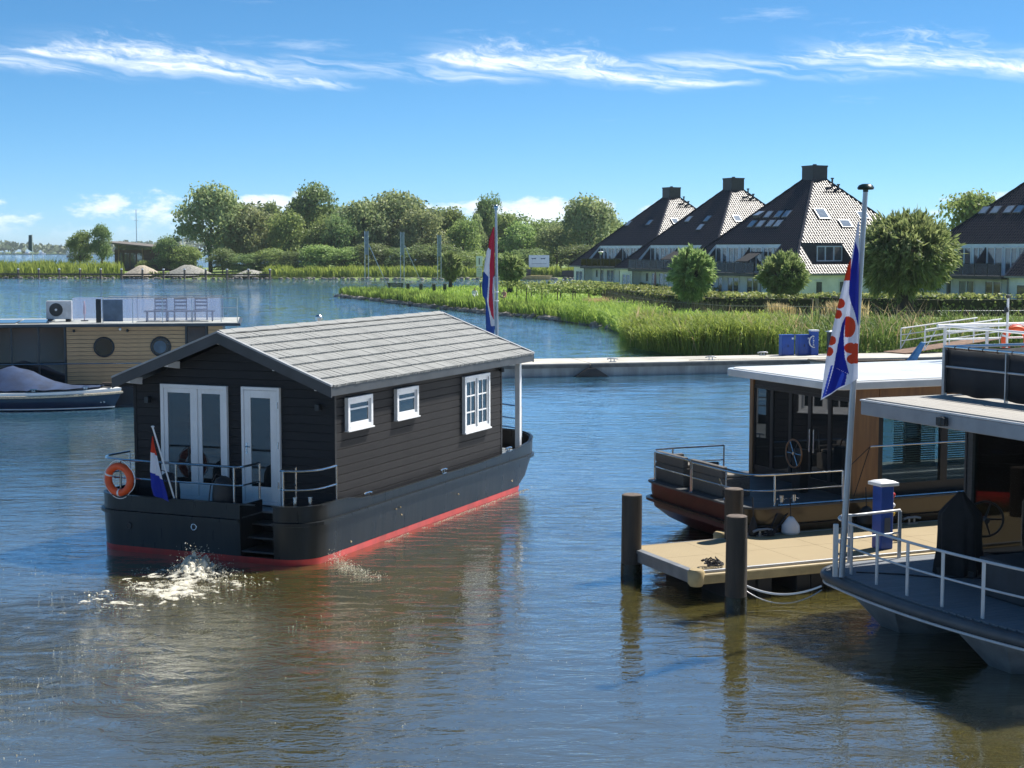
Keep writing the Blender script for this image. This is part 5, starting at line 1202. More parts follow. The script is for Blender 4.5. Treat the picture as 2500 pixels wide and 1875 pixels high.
# Dutch flag on its pole
FP2 = thing('flag_pole', 'tall grey flag pole with silver tip behind the houseboat roof', 'flag pole', (-.68, 68.6, .60))
m_ = MB(); m_.tube([(0, 0, 0), (.0, 0, 3.5), (-.03, 0, 6.75)], [.075, .062, .05], 12); m_.build('pole', MATS['grey_pole'], FP2, smooth=True)
m_ = MB(); m_.lathe([(0, 0), (.05, 0), (.05, .05), (.09, .10), (.095, .17), (.06, .25), (0, .29)], 0, 0, 14); o = m_.build('finial', STEEL, FP2, smooth=True); o.location = (-.03, 0, 6.73)
for z in (2.75, 3.15): m_ = MB(); m_.torus((-.02, -.02, z), .10, .02, 'z', 14, 6); m_.build('flag_ring', WHITEPAINT, FP2, smooth=True)
FG2 = thing('flag', 'large red white and blue flag hanging limp from the tall pole behind the roof', 'flag', (-.78, 68.52, 6.62))
red = [(335, 200), (366, 200), (360, 760), (340, 800), (335, 950), (352, 1275), (320, 1220), (290, 1090), (305, 800), (302, 650), (318, 485), (286, 455), (295, 360)]
whiteL = [(286, 452), (319, 485), (303, 650), (303, 800), (290, 790), (232, 722), (268, 488)]
whiteR = [(343, 800), (364, 770), (366, 1345), (338, 1352), (352, 1275), (336, 950)]
streak_ = [(290, 788), (304, 800), (292, 1090), (322, 1220), (352, 1278), (345, 1345), (318, 1345), (300, 1215), (272, 1060), (284, 900)]
def paint_nl(x, y):
    if in_poly(x, y, red): return 1
    for q_ in (whiteL, whiteR, streak_):
        if in_poly(x, y, q_): return 0
    return 2
cloth('nl', .00391, [(345, 225), (300, 360), (288, 455), (270, 490), (234, 715), (214, 900), (224, 1010), (254, 1050), (262, 1480), (285, 1510)], [(358, 225), (361, 760), (362, 1380), (352, 1440), (322, 1475), (288, 1512)], 225, (1505, 1508), 6.0, 44, 170, paint_nl, .07, FG2, [FW, FR, FB], seed=3)
# cabinets on the jetty
def cabinet(label, loc, w, h, extra=None):
    t = thing('electric_cabinet', label, 'cabinet')
    m_ = MB(); m_.box(-w / 2, w / 2, -.2, .2, 0, h); m_.build('case', BLUE, t, bevel=.015)
    m_ = MB(); m_.box(-w / 2 + .03, w / 2 - .03, -.212, -.202, .04, h - .05); m_.build('door', BLUE, t, bevel=.005)
    m_ = MB(); m_.box(-w / 2 - .02, w / 2 + .02, -.23, .22, h, h + .03); m_.build('lid', BLUE, t)
    m_ = MB(); m_.box(-.03, .0, -.225, -.213, h * .42, h * .55); m_.build('handle', BLACKRUB, t)
    m_ = MB(); m_.box(w / 2 - .14, w / 2 - .05, -.216, -.2125, h - .19, h - .11); m_.build('sticker', WHITEPAINT, t)
    return place(t, JT, loc)
cabinet('plain blue electric cabinet on the jetty, left of the two', (10.55, 2.55, .602), .62, .96)
cabinet('blue electric cabinet on the jetty behind the blue pillar', (11.45, 2.7, .602), .60, .94)
t = thing('power_pillar', 'slim blue power pillar with white top and crescent logo on the jetty', 'pillar')
m_ = MB(); m_.box(-.19, .19, -.15, .15, 0, 1.14); m_.build('column', BLUE, t, bevel=.02)
m_ = MB(); m_.box(-.21, .21, -.17, .17, 1.14, 1.21); m_.build('cap', WHITEPAINT, t, bevel=.01)
cr = []
for a in range(100, 281, 12): cr.append((.36 * math.cos(math.radians(a)) * .75 - .10, .30 * math.sin(math.radians(a)) + .66))
ci = [(x * .82 - .0, (z - .66) * .86 + .66) for x, z in reversed(cr)]
m_ = MB(); m_.prismy(cr + ci, -.258, -.252); m_.build('crescent_logo', M('silver_logo', (.6, .62, .65), .4, .3), t)
for k, ch in enumerate(range(5)):
    m_ = MB(); m_.prismy([(-.11, .46 + k * .10), (-.04, .48 + k * .10), (-.11, .53 + k * .10)] if k % 2 else [(-.11, .46 + k * .10), (-.04, .46 + k * .10), (-.04, .52 + k * .10), (-.08, .53 + k * .10), (-.11, .52 + k * .10)], -.158, -.153); m_.build('logo_letter', MATS['silver_logo'], t)
place(t, JT, (11.90, 2.45, .602))
t = thing('bollard_box', 'black service bollard with pale cap on the jetty beside the flag', 'bollard')
m_ = MB(); m_.box(-.14, .14, -.14, .14, 0, 1.08); m_.build('column', DARKMETAL, t, bevel=.015); m_ = MB(); m_.box(-.2, .2, -.2, .2, 1.08, 1.11); m_.hexa([(-.2, -.2, 1.11), (.2, -.2, 1.11), (.2, .2, 1.11), (-.2, .2, 1.11)], [(-.02, -.02, 1.17), (.02, -.02, 1.17), (.02, .02, 1.17), (-.02, .02, 1.17)]); m_.build('cap', GALV, t)
m_ = MB(); m_.box(-.06, .0, -.148, -.142, .42, .68); m_.build('notice', WHITEPAINT, t); place(t, JT, (12.85, 2.6, .602))
# open tender moored in front of the jetty
TD = thing('dinghy', 'grey open dinghy with rope fender and a tilted blue outboard moored at the jetty', 'boat')
hl = MB().loft([boat_ring(-2.5, 2.0, .45, -.15), boat_ring(-2.55, 2.4, .72, .05), boat_ring(-2.6, 2.65, .82, .46, sheer_=.35)], cap=(True, False)).build('hull', M('grey_green_dinghy', (.30, .31, .28), .45), TD, smooth=True)
MB().loft([boat_ring(-2.5, 2.35, .68, .06), boat_ring(-2.52, 2.5, .74, .44, sheer_=.35)], cap=(True, False)).build('inner_hull', M('dark_dinghy_inside', (.05, .045, .04), .8), TD)
MB().tube(boat_ring(-2.62, 2.70, .85, .47, n=50, sheer_=.36), .055, 8).build('rope_fender', M('brown_rope_fender', (.24, .20, .15), .9, 0, rgb2=(.10, .08, .06), vs=20), TD, smooth=True)
for x in (-1.4, .3): m_ = MB(); m_.box(x - .15, x + .15, -.72, .72, .34, .38); m_.build('thwart', M('pale_thwart', (.45, .38, .28), .7), TD)
m_ = MB(); m_.box(.9, 1.35, -.35, .35, .40, .72); m_.build('rope_heap', ROPE, TD, bevel=.12)
m_ = MB(); m_.hexa([(-2.75, -.16, .55), (-2.2, -.16, .35), (-2.2, .16, .35), (-2.75, .16, .55)], [(-3.25, -.05, 1.35), (-3.0, -.05, 1.38), (-3.0, .05, 1.38), (-3.25, .05, 1.35)]); m_.build('tilted_outboard', M('pale_blue_cover', (.10, .28, .50), .6), TD, bevel=.04)
m_ = MB(); m_.tube([(-2.4, 0, .4), (-2.8, -.05, .35), (-3.15, -.05, .25)], [.12, .14, .08], 10); m_.build('outboard_head', M('pale_grey_head', (.55, .56, .56), .4), TD, smooth=True)
place(TD, JT, (12.7, -1.05, 0), 182)
# gangway from the jetty to the shore
GW = thing('gangway', 'brown timber gangway with white tube handrails rising from the jetty at the right', 'gangway')
for k in range(26):
    m_ = MB(); x = k * .26; z = .62 + x * .075; m_.hexa([(x, -.75, z), (x + .25, -.75, z + .019), (x + .25, .75, z + .019), (x, .75, z)], [(x, -.75, z + .035), (x + .25, -.75, z + .054), (x + .25, .75, z + .054), (x, .75, z + .035)]); m_.build('plank', M('brown_gangway_plank', (.22, .13, .08), .8, 0, var=.2), GW)
for y in (-.78, .78):
    for zo, r_ in ((1.0, .032), (.68, .022), (.38, .022)):
        m_ = MB(); m_.tube([(1.2, y, .65 + zo + .1), (6.6, y, .65 + zo + .50)], r_, 8); m_.build('handrail', WHITEPAINT, GW, smooth=True)
    for x in (1.2, 2.9, 4.6, 6.4):
        m_ = MB(); m_.tube([(x, y, .66 + x * .075), (x, y, .65 + 1.0 + x * .075)], .028, 8); m_.build('rail_post', WHITEPAINT, GW, smooth=True)
    m_ = MB(); m_.tube([(1.2, y, .75), (1.9, y, 1.65)], .022, 6); m_.build('brace', WHITEPAINT, GW)
place(GW, JT, (16.2, 2.55, 0), 18)
# roof terrace railing on the brown boat, a mast and a lifebuoy
for y, zz in ((3.9, 3.98),):
    m_ = MB(); m_.tube([(9.55, y, zz), (9.75, y, zz), (16.5, y, zz)], .042, 8); rl = m_.build('roof_railing', WHITEPAINT, B2, smooth=True)
    for z in (3.86, 3.68, 3.52): m_ = MB(); m_.tube([(9.75, y + .03, z), (16.5, y + .03, z)], .020, 8); m_.build('rail_bar', WHITEPAINT, rl, smooth=True)
    for x in (9.75, 10.9, 12.4, 14): m_ = MB(); m_.tube([(x, y, 3.2), (x, y, zz)], .035, 8); m_.build('rail_post', ALU, rl, smooth=True)
    m_ = MB(); m_.tube([(9.75, y - 2.6, 3.95), (9.75, y, zz)], .03, 8); m_.build('rail_bar', WHITEPAINT, rl, smooth=True)
MS = thing('mast', 'thin white mast with a lamp rising behind the white roof railing', 'mast'); place(MS, B2, (11.2, 3.6, 3.216))
m_ = MB(); m_.tube([(0, 0, 0), (0, 0, 1.36)], .025, 8); m_.build('pole', WHITEPAINT, MS, smooth=True)
m_ = MB(); m_.lathe([(0, 0), (.05, 0), (.05, .09), (.03, .11), (0, .11)], 0, 0, 12); o = m_.build('lamp', DARKMETAL, MS, smooth=True); o.location = (-.04, 0, 1.05)
m_ = MB(); m_.lathe([(0, 0), (.04, .02), (.06, .08), (0, .10)], 0, 0, 12); o = m_.build('lamp', DARKMETAL, MS, smooth=True); o.location = (0, 0, 1.34)
lb = lifebuoy('orange lifebuoy hanging on the white roof railing at the right edge', .27, .075); place(lb, B2, (11.62, 3.8, 3.62), 75)
# ================================================================ houses with pyramid roofs
S_, EV, RI_ = 10.0, 3.4, 9.8
def tile_mat(name):
    m = bpy.data.materials.new(name); m.use_nodes = True; t = NT(m.node_tree); b = m.node_tree.nodes['Principled BSDF']
    g = t.n('ShaderNodeNewGeometry'); tcn = t.n('ShaderNodeTexCoord')
    nz = t.noise(tcn.outputs['Object'], .5, 4.0)
    t.put(b.inputs['Base Color'], t.mix(t.add(t.mul(g.outputs['Random Per Island'], .5), t.mul(nz, .5)), (.014, .013, .015, 1), (.034, .028, .030, 1)))
    b.inputs['Roughness'].default_value = .36; b.inputs['Specular IOR Level'].default_value = .5
    return m
TILE = tile_mat('glazed_black_pantile')
def tile_face(hole):
    """pantiles on one roof face; chart u along the eave, h height above it. returns verts (u, inset, z) """
    V = []; F_ = []; ncol, hr = 66, 39
    cw = 2 * S_ / ncol; dh = RI_ / hr; nz = 1 / math.hypot(RI_, S_); nx, nzz = -RI_ * nz, S_ * nz   # outward normal (inset axis, z)
    for r in range(hr - 3):
        h0, h1 = r * dh - .02, (r + 1) * dh + .03
        for c_ in range(ncol):
            u0 = -S_ + c_ * cw; uc = u0 + cw / 2; hc = (r + .5) * dh
            if abs(uc) > S_ * (1 - hc / RI_) - .05: continue
            if hole and hole[0] < uc < hole[1] and hole[2] < hc < hole[3]: continue
            prof = [(0, .0), (.22, .055), (.5, .06), (.72, .008), (1.0, 0)]
            b = len(V)
            for (hh, lift) in ((h0, .045), (h1, .012)):
                ins = hh * S_ / RI_
                for pu, pz in prof:
                    o = pz + lift; V.append((u0 + pu * cw, ins + nx * o, EV + hh + nzz * o))
            for k in range(4): F_.append((b + k, b + k + 1, b + 5 + k + 1, b + 5 + k))
    return V, F_
HOLE_L = (-4.4, 6.4, -.1, 2.72); HOLE_R = (-7.3, -2.3, .85, 2.85)
def face_to_local(V, face):
    V = np.array(V, float); u, ins, z = V[:, 0], V[:, 1], V[:, 2]
    if face == 'L': return np.stack([-S_ + ins, u, z], 1)
    if face == 'R': return np.stack([u, -S_ + ins, z], 1)
    if face == 'B': return np.stack([u, S_ - ins, z], 1)
    return np.stack([S_ - ins, u, z], 1)
vv, ff = [], []; off_ = 0
for fc, hole in (('L', HOLE_L), ('R', HOLE_R), ('B', None), ('X', None)):
    a, f_ = tile_face(hole); vv.append(face_to_local(a, fc)); ff.append(np.array(f_) + off_); off_ += len(a)
TILES_ME = np_mesh('roof_tiles', np.concatenate(vv), np.concatenate(ff), TILE)
def pl(face, u, z, o=0.0):
    ins = (z - EV) * S_ / RI_; 
    return tuple(face_to_local([(u, ins - o * .70, z + o * .71)], face)[0])
RENDER_W = M('white_grey_render', (.84, .85, .87), .8, 0, var=.06, vs=1.0)
HDARK = M('house_dark_trim', (.035, .038, .045), .5)
HWIN = M('house_window_glass', (.09, .105, .115), .05, 0, spec=1.0, coat=.6, ior=1.7)
BALG = glass_mat('balcony_glass', (.75, .80, .82), .25, 1.45)
CURT = M('pale_curtain', (.45, .46, .47), .9)
def house_shared():
    D = {}
    m_ = MB()      # under-roof planes, with openings left free
    def strip(face, u0a, u1a, za, u0b, u1b, zb): m_.quad(pl(face, u0a, za), pl(face, u1a, za), pl(face, u1b, zb), pl(face, u0b, zb))
    f = lambda z: S_ * (1 - (z - EV) / RI_)
    zt = EV + RI_ * .95
    zh = 6.1
    strip('L', -S_, -4.4, EV, -f(zh), -4.4, zh); strip('L', 6.4, S_, EV, 6.4, f(zh), zh); strip('L', -f(zh), f(zh), zh, -f(zt), f(zt), zt)
    za, zb = EV + .85, EV + 2.85
    strip('R', -S_, S_, EV, -f(za), f(za), za); strip('R', -f(za), -7.3, za, -7.3, -7.3, zb); strip('R', -2.3, f(za), za, -2.3, f(zb), zb); strip('R', -7.3, f(zb), zb, -f(zt), f(zt), zt)
    strip('B', -S_, S_, EV, -f(zt), f(zt), zt); strip('X', -S_, S_, EV, -f(zt), f(zt), zt)
    D['under_roof'] = (m_.mesh('under_roof', HDARK), None)
    m_ = MB()
    for sx in (-1, 1):
        for sy in (-1, 1):
            pts = []
            for k in range(30): s = k / 29 * .93; pts.append((sx * S_ * (1 - s), sy * S_ * (1 - s), EV + RI_ * s + .05 + (.03 if k % 2 else 0)))
            m_.tube(pts, .13, 6)
    D['hip_ridge'] = (m_.mesh('hip_ridge', TILE), None)
    m_ = MB(); m_.box(-.88, .88, -.88, .88, EV + 8.0, 13.70); m_.box(-.92, .92, -.92, .92, 13.70, 13.85); m_.cyl(0, 0, 13.85, 14.0, .2, 10); D['chimney'] = (m_.mesh('chimney', M('dark_zinc_chimney', (.022, .025, .030), .5)), None)
    # walls
    m_ = MB(); m_.box(-8.4, 9.5, -9.5, 9.5, 0, EV - .02); m_.box(-9.55, -8.4, 6.5, 9.5, 0, EV - .02); m_.box(-9.55, -8.4, -9.49, -4.5, 0, EV - .02); m_.box(-7.25, -7.1, -4.4, 6.4, EV - .02, 6.1)
    m_.prismy([(-9.95, EV), (-7.26, EV), (-7.26, 6.08)], -4.45, -4.40); m_.prismy([(-9.95, EV), (-7.26, EV), (-7.26, 6.08)], 6.40, 6.45)
    D['wall'] = (m_.mesh('wall', RENDER_W), None)
    m_ = MB(); m_.box(-10.35, -7.26, -4.38, 6.38, EV - .32, EV - .02); D['balcony'] = (m_.mesh('balcony', HDARK), None)
    for nm, a_, b_ in (('divider', .55, .65), ('divider_near', -4.39, -4.33), ('divider_far', 6.33, 6.39)): m_ = MB(); m_.prismy([(-9.4, EV), (-7.26, EV), (-7.26, 5.8)], a_, b_); D[nm] = (m_.mesh('divider', HDARK), None)
    m_ = MB(); m_.box(-10.02, -9.9, -10.02, 10.02, EV - .16, EV - .02) if False else None
    for (x0, x1, y0, y1) in ((-10.05, -9.93, 6.4, 10.05), (-10.05, -9.93, -10.05, -4.4), (-9.93, 10.05, -10.05, -9.93)): m_.box(x0, x1, y0, y1, EV - .16, EV - .0)
    D['gutter'] = (m_.mesh('gutter', M('zinc_gutter', (.25, .26, .27), .5, .4)), None)
    m_ = MB(); m_.box(-7.24 if False else -7.3, -2.3, -7.35, -7.2, EV + .85, EV + 2.85); m_.prismx([(-9.15, EV + .85), (-7.2, EV + .85), (-7.2, EV + 2.8)], -7.35, -7.3); m_.prismx([(-9.15, EV + .85), (-7.2, EV + .85), (-7.2, EV + 2.8)], -2.3, -2.25); m_.box(-7.3, -2.3, -9.15, -7.2, EV + .80, EV + .85)
    D['dormer_recess'] = (m_.mesh('dormer_recess', HDARK), None)  # recess walls take the dark trim colour for their shade
    return D
HS = house_shared()
def win(parent, axis, a0, a1, z0, z1, off, n, name='window', fr=.11):
    """window in a wall: axis 'x' means wall faces -x at x=off and a runs along y; 'y' likewise"""
    m_ = MB()
    def bx(a, b, c, d, d0, d1):
        if axis == 'x': m_.box(off - d1, off - d0, a, b, c, d)
        else: m_.box(a, b, off - d1, off - d0, c, d)
    bx(a0, a0 + fr, z0, z1, 0, .08); bx(a1 - fr, a1, z0, z1, 0, .08); bx(a0 + fr, a1 - fr, z1 - fr, z1, 0, .08); bx(a0 + fr, a1 - fr, z0, z0 + fr, 0, .08)
    for k in range(1, n): c_ = a0 + (a1 - a0) * k / n; bx(c_ - fr * .6, c_ + fr * .6, z0 + fr, z1 - fr, 0, .075)
    o = m_.build(name, WHITEPAINT, parent)
    m_ = MB()
    g0 = .02
    if axis == 'x': m_.box(off - .035, off - .015, a0 + fr, a1 - fr, z0 + fr, z1 - fr)
    else: m_.box(a0 + fr, a1 - fr, off - .035, off - .015, z0 + fr, z1 - fr)
    m_.build('pane', HWIN, o); return o
def skylight(parent, face, u, z, w=.95, hh=.62, tilt=0.0):
    m_ = MB(); A = [pl(face, u - w / 2, z - hh / 2, .05), pl(face, u + w / 2, z - hh / 2, .05), pl(face, u + w / 2, z + hh / 2, .05), pl(face, u - w / 2, z + hh / 2, .05)]
    B_ = [pl(face, u - w / 2, z - hh / 2, .17 + tilt), pl(face, u + w / 2, z - hh / 2, .17 + tilt), pl(face, u + w / 2, z + hh / 2, .17), pl(face, u - w / 2, z + hh / 2, .17)]
    m_.hexa(A, B_); o = m_.build('skylight', M('skylight_frame', (.20, .21, .22), .4, .3), parent)
    k = .84
    C_ = [pl(face, u - w / 2 * k, z - hh / 2 * k, .18 + tilt), pl(face, u + w / 2 * k, z - hh / 2 * k, .18 + tilt), pl(face, u + w / 2 * k, z + hh / 2 * k, .18), pl(face, u - w / 2 * k, z + hh / 2 * k, .18)]
    E_ = [tuple(Vector(p) + Vector((0, 0, .012))) for p in C_]
    m_ = MB(); m_.hexa(C_, E_); m_.build('pane', M('skylight_glass', (.25, .30, .36), .05, 0, spec=1.0, coat=1.0), o)
    return o
HLAB = ['dark tiled pyramid roofed house farthest left, next to the water', 'dark tiled pyramid roofed house second from the left with three left skylights', 'dark tiled pyramid roofed house with eight left skylights behind the flag pole', 'dark tiled pyramid roofed house cut off by the right edge']
HPOS = [(21.3, 206.6), (25.7, 179.6), (29.9, 153.0), (48.3, 138.0)]
SKL = [[(3.75, 9.0), (-1.47, 9.04)], [(2.7, 9.03), (-1.2, 9.01), (-1.22, 8.05)], [(3.0, 8.98), (1.47, 8.95), (-.23, 8.95), (-1.5, 8.95), (2.89, 8.04), (1.44, 8.02), (-.14, 8.04), (-1.41, 8.02)], [(3.92, 9.05), (2.53, 9.05), (.91, 9.05), (-.29, 9.05)]]
SKR = [[(-2.1, 9.2)], [(-2.5, 9.0)], [(-2.53, 8.95), (2.39, 8.86), (-.42, 8.0)], []]
HOUSES = []
for hi in range(4):
    hs = thing('house', HLAB[hi], 'house', (*HPOS[hi], 0), 27, 'pyramid roofed houses on the spit')
    HOUSES.append(hs)
    ro = link_mesh('roof', HS['under_roof'][0], hs)
    o = link_mesh('roof_tiles', TILES_ME, ro); o['kind'] = 'stuff'
    for k in ('hip_ridge', 'chimney', 'gutter'): link_mesh(k, HS[k][0], ro)
    for k in ('wall', 'balcony', 'divider', 'divider_near', 'divider_far', 'dormer_recess'): link_mesh(k.split('_near')[0].split('_far')[0], HS[k][0], hs)
    for u, z in SKL[hi]: skylight(ro, 'L', u, z, .95, .66, .25 if (hi == 2 and u == 3.0) else 0.0)
    for u, z in SKR[hi]: skylight(ro, 'R', u, z, 1.3 if hi == 2 else 1.0, 1.0 if hi == 2 and u < -2 else .7)
    # upper glazing in the balcony recess
    for a0, a1, n in ((-4.2, -3.3, 1), (-3.2, -1.7, 2), (-1.5, .4, 2), (.75, 2.1, 2), (2.3, 4.1, 2), (4.3, 5.2, 1), (5.3, 6.3, 1)): win(hs, 'x', a0, a1, EV + .02, 5.85, -7.25, n)
    # ground floor under the balcony, and in the strips
    for a0, a1, z0, n in ((-4.0, -3.1, .9, 1), (-2.6, -.6, .9, 2), (.6, 2.6, .9, 2), (3.4, 4.2, .9, 1), (4.8, 5.5, 1.8, 1)): win(hs, 'x', a0, a1, z0, 2.95, -8.4, n)
    for a0, a1, n in ((7.0, 8.9, 2), (-8.6, -5.4, 3)): win(hs, 'x', a0, a1, 1.0, 2.75, -9.55, n)
    for a0, a1, n in ((-7.2, -6.3, 1), (-4.5, -3.6, 1), (-1.0, .6, 2), (3, 5, 2)): win(hs, 'y', a0, a1, 1.35 if a1 - a0 < 1 else .9, 2.75, -9.5, n)
    win(hs, 'y', -5.4, -2.4, EV + 1.1, EV + 2.55, -7.36, 3)
    # railing
    for k in range(8):
        u = -4.3 + k * 10.6 / 7
        m_ = MB(); m_.box(-10.32, -10.27, u - .03, u + .03, EV - .02, EV + 1.02); m_.build('balcony_post', HDARK, hs)
        if k < 7:
            m_ = MB(); m_.box(-10.31, -10.29, u + .05, u + 10.6 / 7 - .05, EV + .04, EV + .98); m_.build('balcony_pane', BALG, hs)
    m_ = MB(); m_.box(-10.33, -10.26, -4.35, 6.35, EV + 1.02, EV + 1.06); m_.build('balcony_rail', HDARK, hs)
    for u in (6.46, -4.5): m_ = MB(); m_.cyl(-9.65, u, .3, EV - .1, .06, 8); m_.build('downpipe', M('zinc_gutter'), hs)
    m_ = MB()
    for u, z, hh in ((.9, 11.6, .9), (1.5, 11.4, .5)): p = pl('R', u, z); m_.cyl(p[0], p[1], p[2] - .2, p[2] + hh, .09, 8); m_.cyl(p[0], p[1], p[2] + hh, p[2] + hh + .12, .16, 8)
    p = pl('R', .2, 11.2); m_.box(p[0] - .5, p[0] + 1.6, p[1] - .12, p[1] + .02, p[2] + .25, p[2] + .33); m_.build('vent_pipes', HDARK, ro)
def awning(label, h_, loc, w):
    t = thing('parasol', label, 'parasol'); m_ = MB(); m_.hexa([(-.9, -w / 2, 1.05), (.9, -w / 2, 1.95), (.9, w / 2, 1.95), (-.9, w / 2, 1.05)], [(-.9, -w / 2, 1.10), (.9, -w / 2, 2.0), (.9, w / 2, 2.0), (-.9, w / 2, 1.10)]); m_.build('canopy', M('black_awning_cloth', (.012, .013, .015), .8), t)
    m_ = MB(); m_.tube([(0, 0, 0), (0, 0, 1.5)], .03, 6); m_.build('pole', HDARK, t); return place(t, h_, loc)
awning('black awning over the balcony of the second house', HOUSES[1], (-8.8, -.8, EV), 2.4)
awning('black awning over the balcony of the house with eight left skylights', HOUSES[2], (-8.6, -1.2, EV), 1.9)
t = thing('parasol', 'folded pinkish parasol standing before the second house ground floor', 'parasol'); m_ = MB(); m_.lathe([(0, 0), (.03, 0), (.03, .6), (.16, .7), (.12, 1.6), (.02, 2.2), (0, 2.2)], 0, 0, 10); m_.build('folded_canopy', MATS['faded_pink_cloth'], t, smooth=True); m_ = MB(); m_.cyl(0, 0, -.02, .08, .3, 12); m_.build('foot', CONC, t); place(t, HOUSES[1], (-10.6, .0, .95))
t = thing('paddle_board', 'pale green paddle board lying on the right house balcony', 'board'); m_ = MB(); m_.loft([[(x, .38 * (1 - abs(x / 1.6) ** 3) * s_, z) for x, s_ in [(-1.6 + k * .2, 1) for k in range(17)] + [(1.6 - k * .2, -1) for k in range(1, 16)]] for z in (0, .12)]); m_.build('board', M('mint_board', (.18, .55, .42), .4), t, bevel=.03); place(t, HOUSES[3], (-9.9, 3.2, EV + .25), 90)
LPm = thing('lamp_post', 'dark garden lamp post in front of the farthest house', 'lamp post', (10.95, 190, .9))
m_ = MB(); m_.tube([(0, 0, 0), (0, 0, 4.1)], [.06, .045], 8); m_.build('pole', HDARK, LPm, smooth=True); m_ = MB(); m_.lathe([(0, 0), (.10, 0), (.16, .22), (.36, .34), (.30, .40), (0, .46)], 0, 0, 14); o = m_.build('lantern', M('pale_lantern', (.5, .52, .55), .4), LPm, smooth=True); o.location = (0, 0, 4.05)
# ================================================================ vegetation
def leaf_quads(P, N, size, aspect=.55, jit=.9, droop=0.0, rng=RNG):
    """one leaf quad per point, turned roughly along the normals"""
    n = len(P); N = N + rng.normal(0, jit, (n, 3)); N /= np.linalg.norm(N, axis=1)[:, None] + 1e-9
    T = rng.normal(0, 1, (n, 3)); T[:, 2] -= droop; T -= (T * N).sum(1)[:, None] * N; T /= np.linalg.norm(T, axis=1)[:, None] + 1e-9
    B = np.cross(N, T); s = np.asarray(size).reshape(-1, 1) * rng.uniform(.6, 1.3, (n, 1))
    a = T * s; b = B * s * aspect
    V = np.stack([P - a, P - b * .9 - a * .1, P + a, P + b * .9 - a * .1], 1)
    return V.reshape(-1, 3), np.arange(4 * n).reshape(-1, 4)
def crown_mesh(name, seed, kind, nleaf, lsize, mat):
    """unit crown: radius about .5 in x,y and z from 0 to 1"""
    rg = np.random.default_rng(seed); lobes = []
    nl = {'round': 26, 'tall': 20, 'bushy': 30, 'ball': 1}[kind]
    for k in range(nl):
        z = rg.uniform(.10, .92)
        if kind == 'tall': w = .5 * math.sin(math.pi * min(1, (z * .9 + .12))) ** .8 * (1.05 - z * .65)
        elif kind == 'bushy': w = .5 * math.sin(math.pi * min(1, (z * .82 + .18))) ** .6
        else: w = .5 * math.sin(math.pi * (z * .92 + .05)) ** .6
        a = rg.uniform(0, 6.283); d = w * math.sqrt(rg.uniform(.2, 1)) * .86; r = rg.uniform(.15, .25) * (1 if kind != 'tall' else .75); d *= .80; z = .12 + z * .80
        lobes.append((d * math.cos(a), d * math.sin(a), z, r))
    L = np.array(lobes); pick = rg.choice(len(L), nleaf, p=(L[:, 3] ** 2) / (L[:, 3] ** 2).sum())
    D = rg.normal(0, 1, (nleaf, 3)); D /= np.linalg.norm(D, axis=1)[:, None]; D[:, 2] = np.where(D[:, 2] < -.4, -D[:, 2] * .5, D[:, 2])
    rad = L[pick, 3] * (1 - np.abs(rg.normal(0, .22, nleaf))) * rg.choice([1, 1, 1, 1.25], nleaf)
    P = L[pick, :3] + D * rad[:, None] * np.array([1, 1, .8])
    P[:, 2] = np.clip(P[:, 2], .015, 1.05)
    V, Fq = leaf_quads(P, D, np.full(nleaf, lsize), .6, .75, rng=rg)
    return np_mesh(name, V, Fq, mat)
BARK = M('grey_brown_bark', (.085, .065, .045), .9, 0, vs=4, stretch=(2, 2, .4), bump=.02, bs=8, rgb2=(.04, .03, .022))
WILG = leaf_mat('willow_grey_green', (.17, .24, .09), (.36, .42, .19), .45)
OAKG = leaf_mat('deep_green_leaf', (.11, .18, .055), (.24, .32, .12), .42)
LIMEG = leaf_mat('mid_green_leaf', (.16, .25, .065), (.32, .42, .14), .45)
CR = {'wil': [crown_mesh('crown', 100 + i, 'bushy', 8000, .025, WILG) for i in range(3)], 'oak': [crown_mesh('crown', 120 + i, 'round', 7500, .025, OAKG) for i in range(2)], 'lime': [crown_mesh('crown', 140 + i, 'bushy', 7000, .026, LIMEG) for i in range(3)], 'pop': [crown_mesh('crown', 160 + i, 'tall', 4000, .030, WILG) for i in range(2)]}
def trunk_mesh(seed):
    rr = random.Random(seed); m_ = MB(); m_.tube([(0, 0, -.05), (.01, .0, .25), (rr.uniform(-.02, .02), .01, .55), (rr.uniform(-.03, .03), 0, .85)], [.035, .027, .018, .006], 7)
    for k in range(6):
        a = rr.uniform(0, 6.28); z = rr.uniform(.22, .5); m_.tube([(0, 0, z), (.13 * math.cos(a), .13 * math.sin(a), z + .14), (.27 * math.cos(a), .27 * math.sin(a), z + .22)], [.014, .009, .004], 5)
    return m_.mesh('trunk', BARK, True)
TR = [trunk_mesh(i) for i in range(3)]
def tree(label, x, y, top, width, kind, group, z0=.6, low=.0, rz=None, name='tree'):
    t = thing(name, label, 'tree', (x, y, z0), random.uniform(0, 360) if rz is None else rz, group)
    Ht = top - z0
    link_mesh('trunk', random.choice(TR), t, (0, 0, 0), 0, (Ht * .8, Ht * .8, Ht))
    c_ = link_mesh('crown', random.choice(CR[kind]), t, (0, 0, Ht * low), random.uniform(0, 360), (width * 1.28, width * 1.28, Ht * (1 - low) * 1.04))
    return t
GF = 'trees on the far bank'
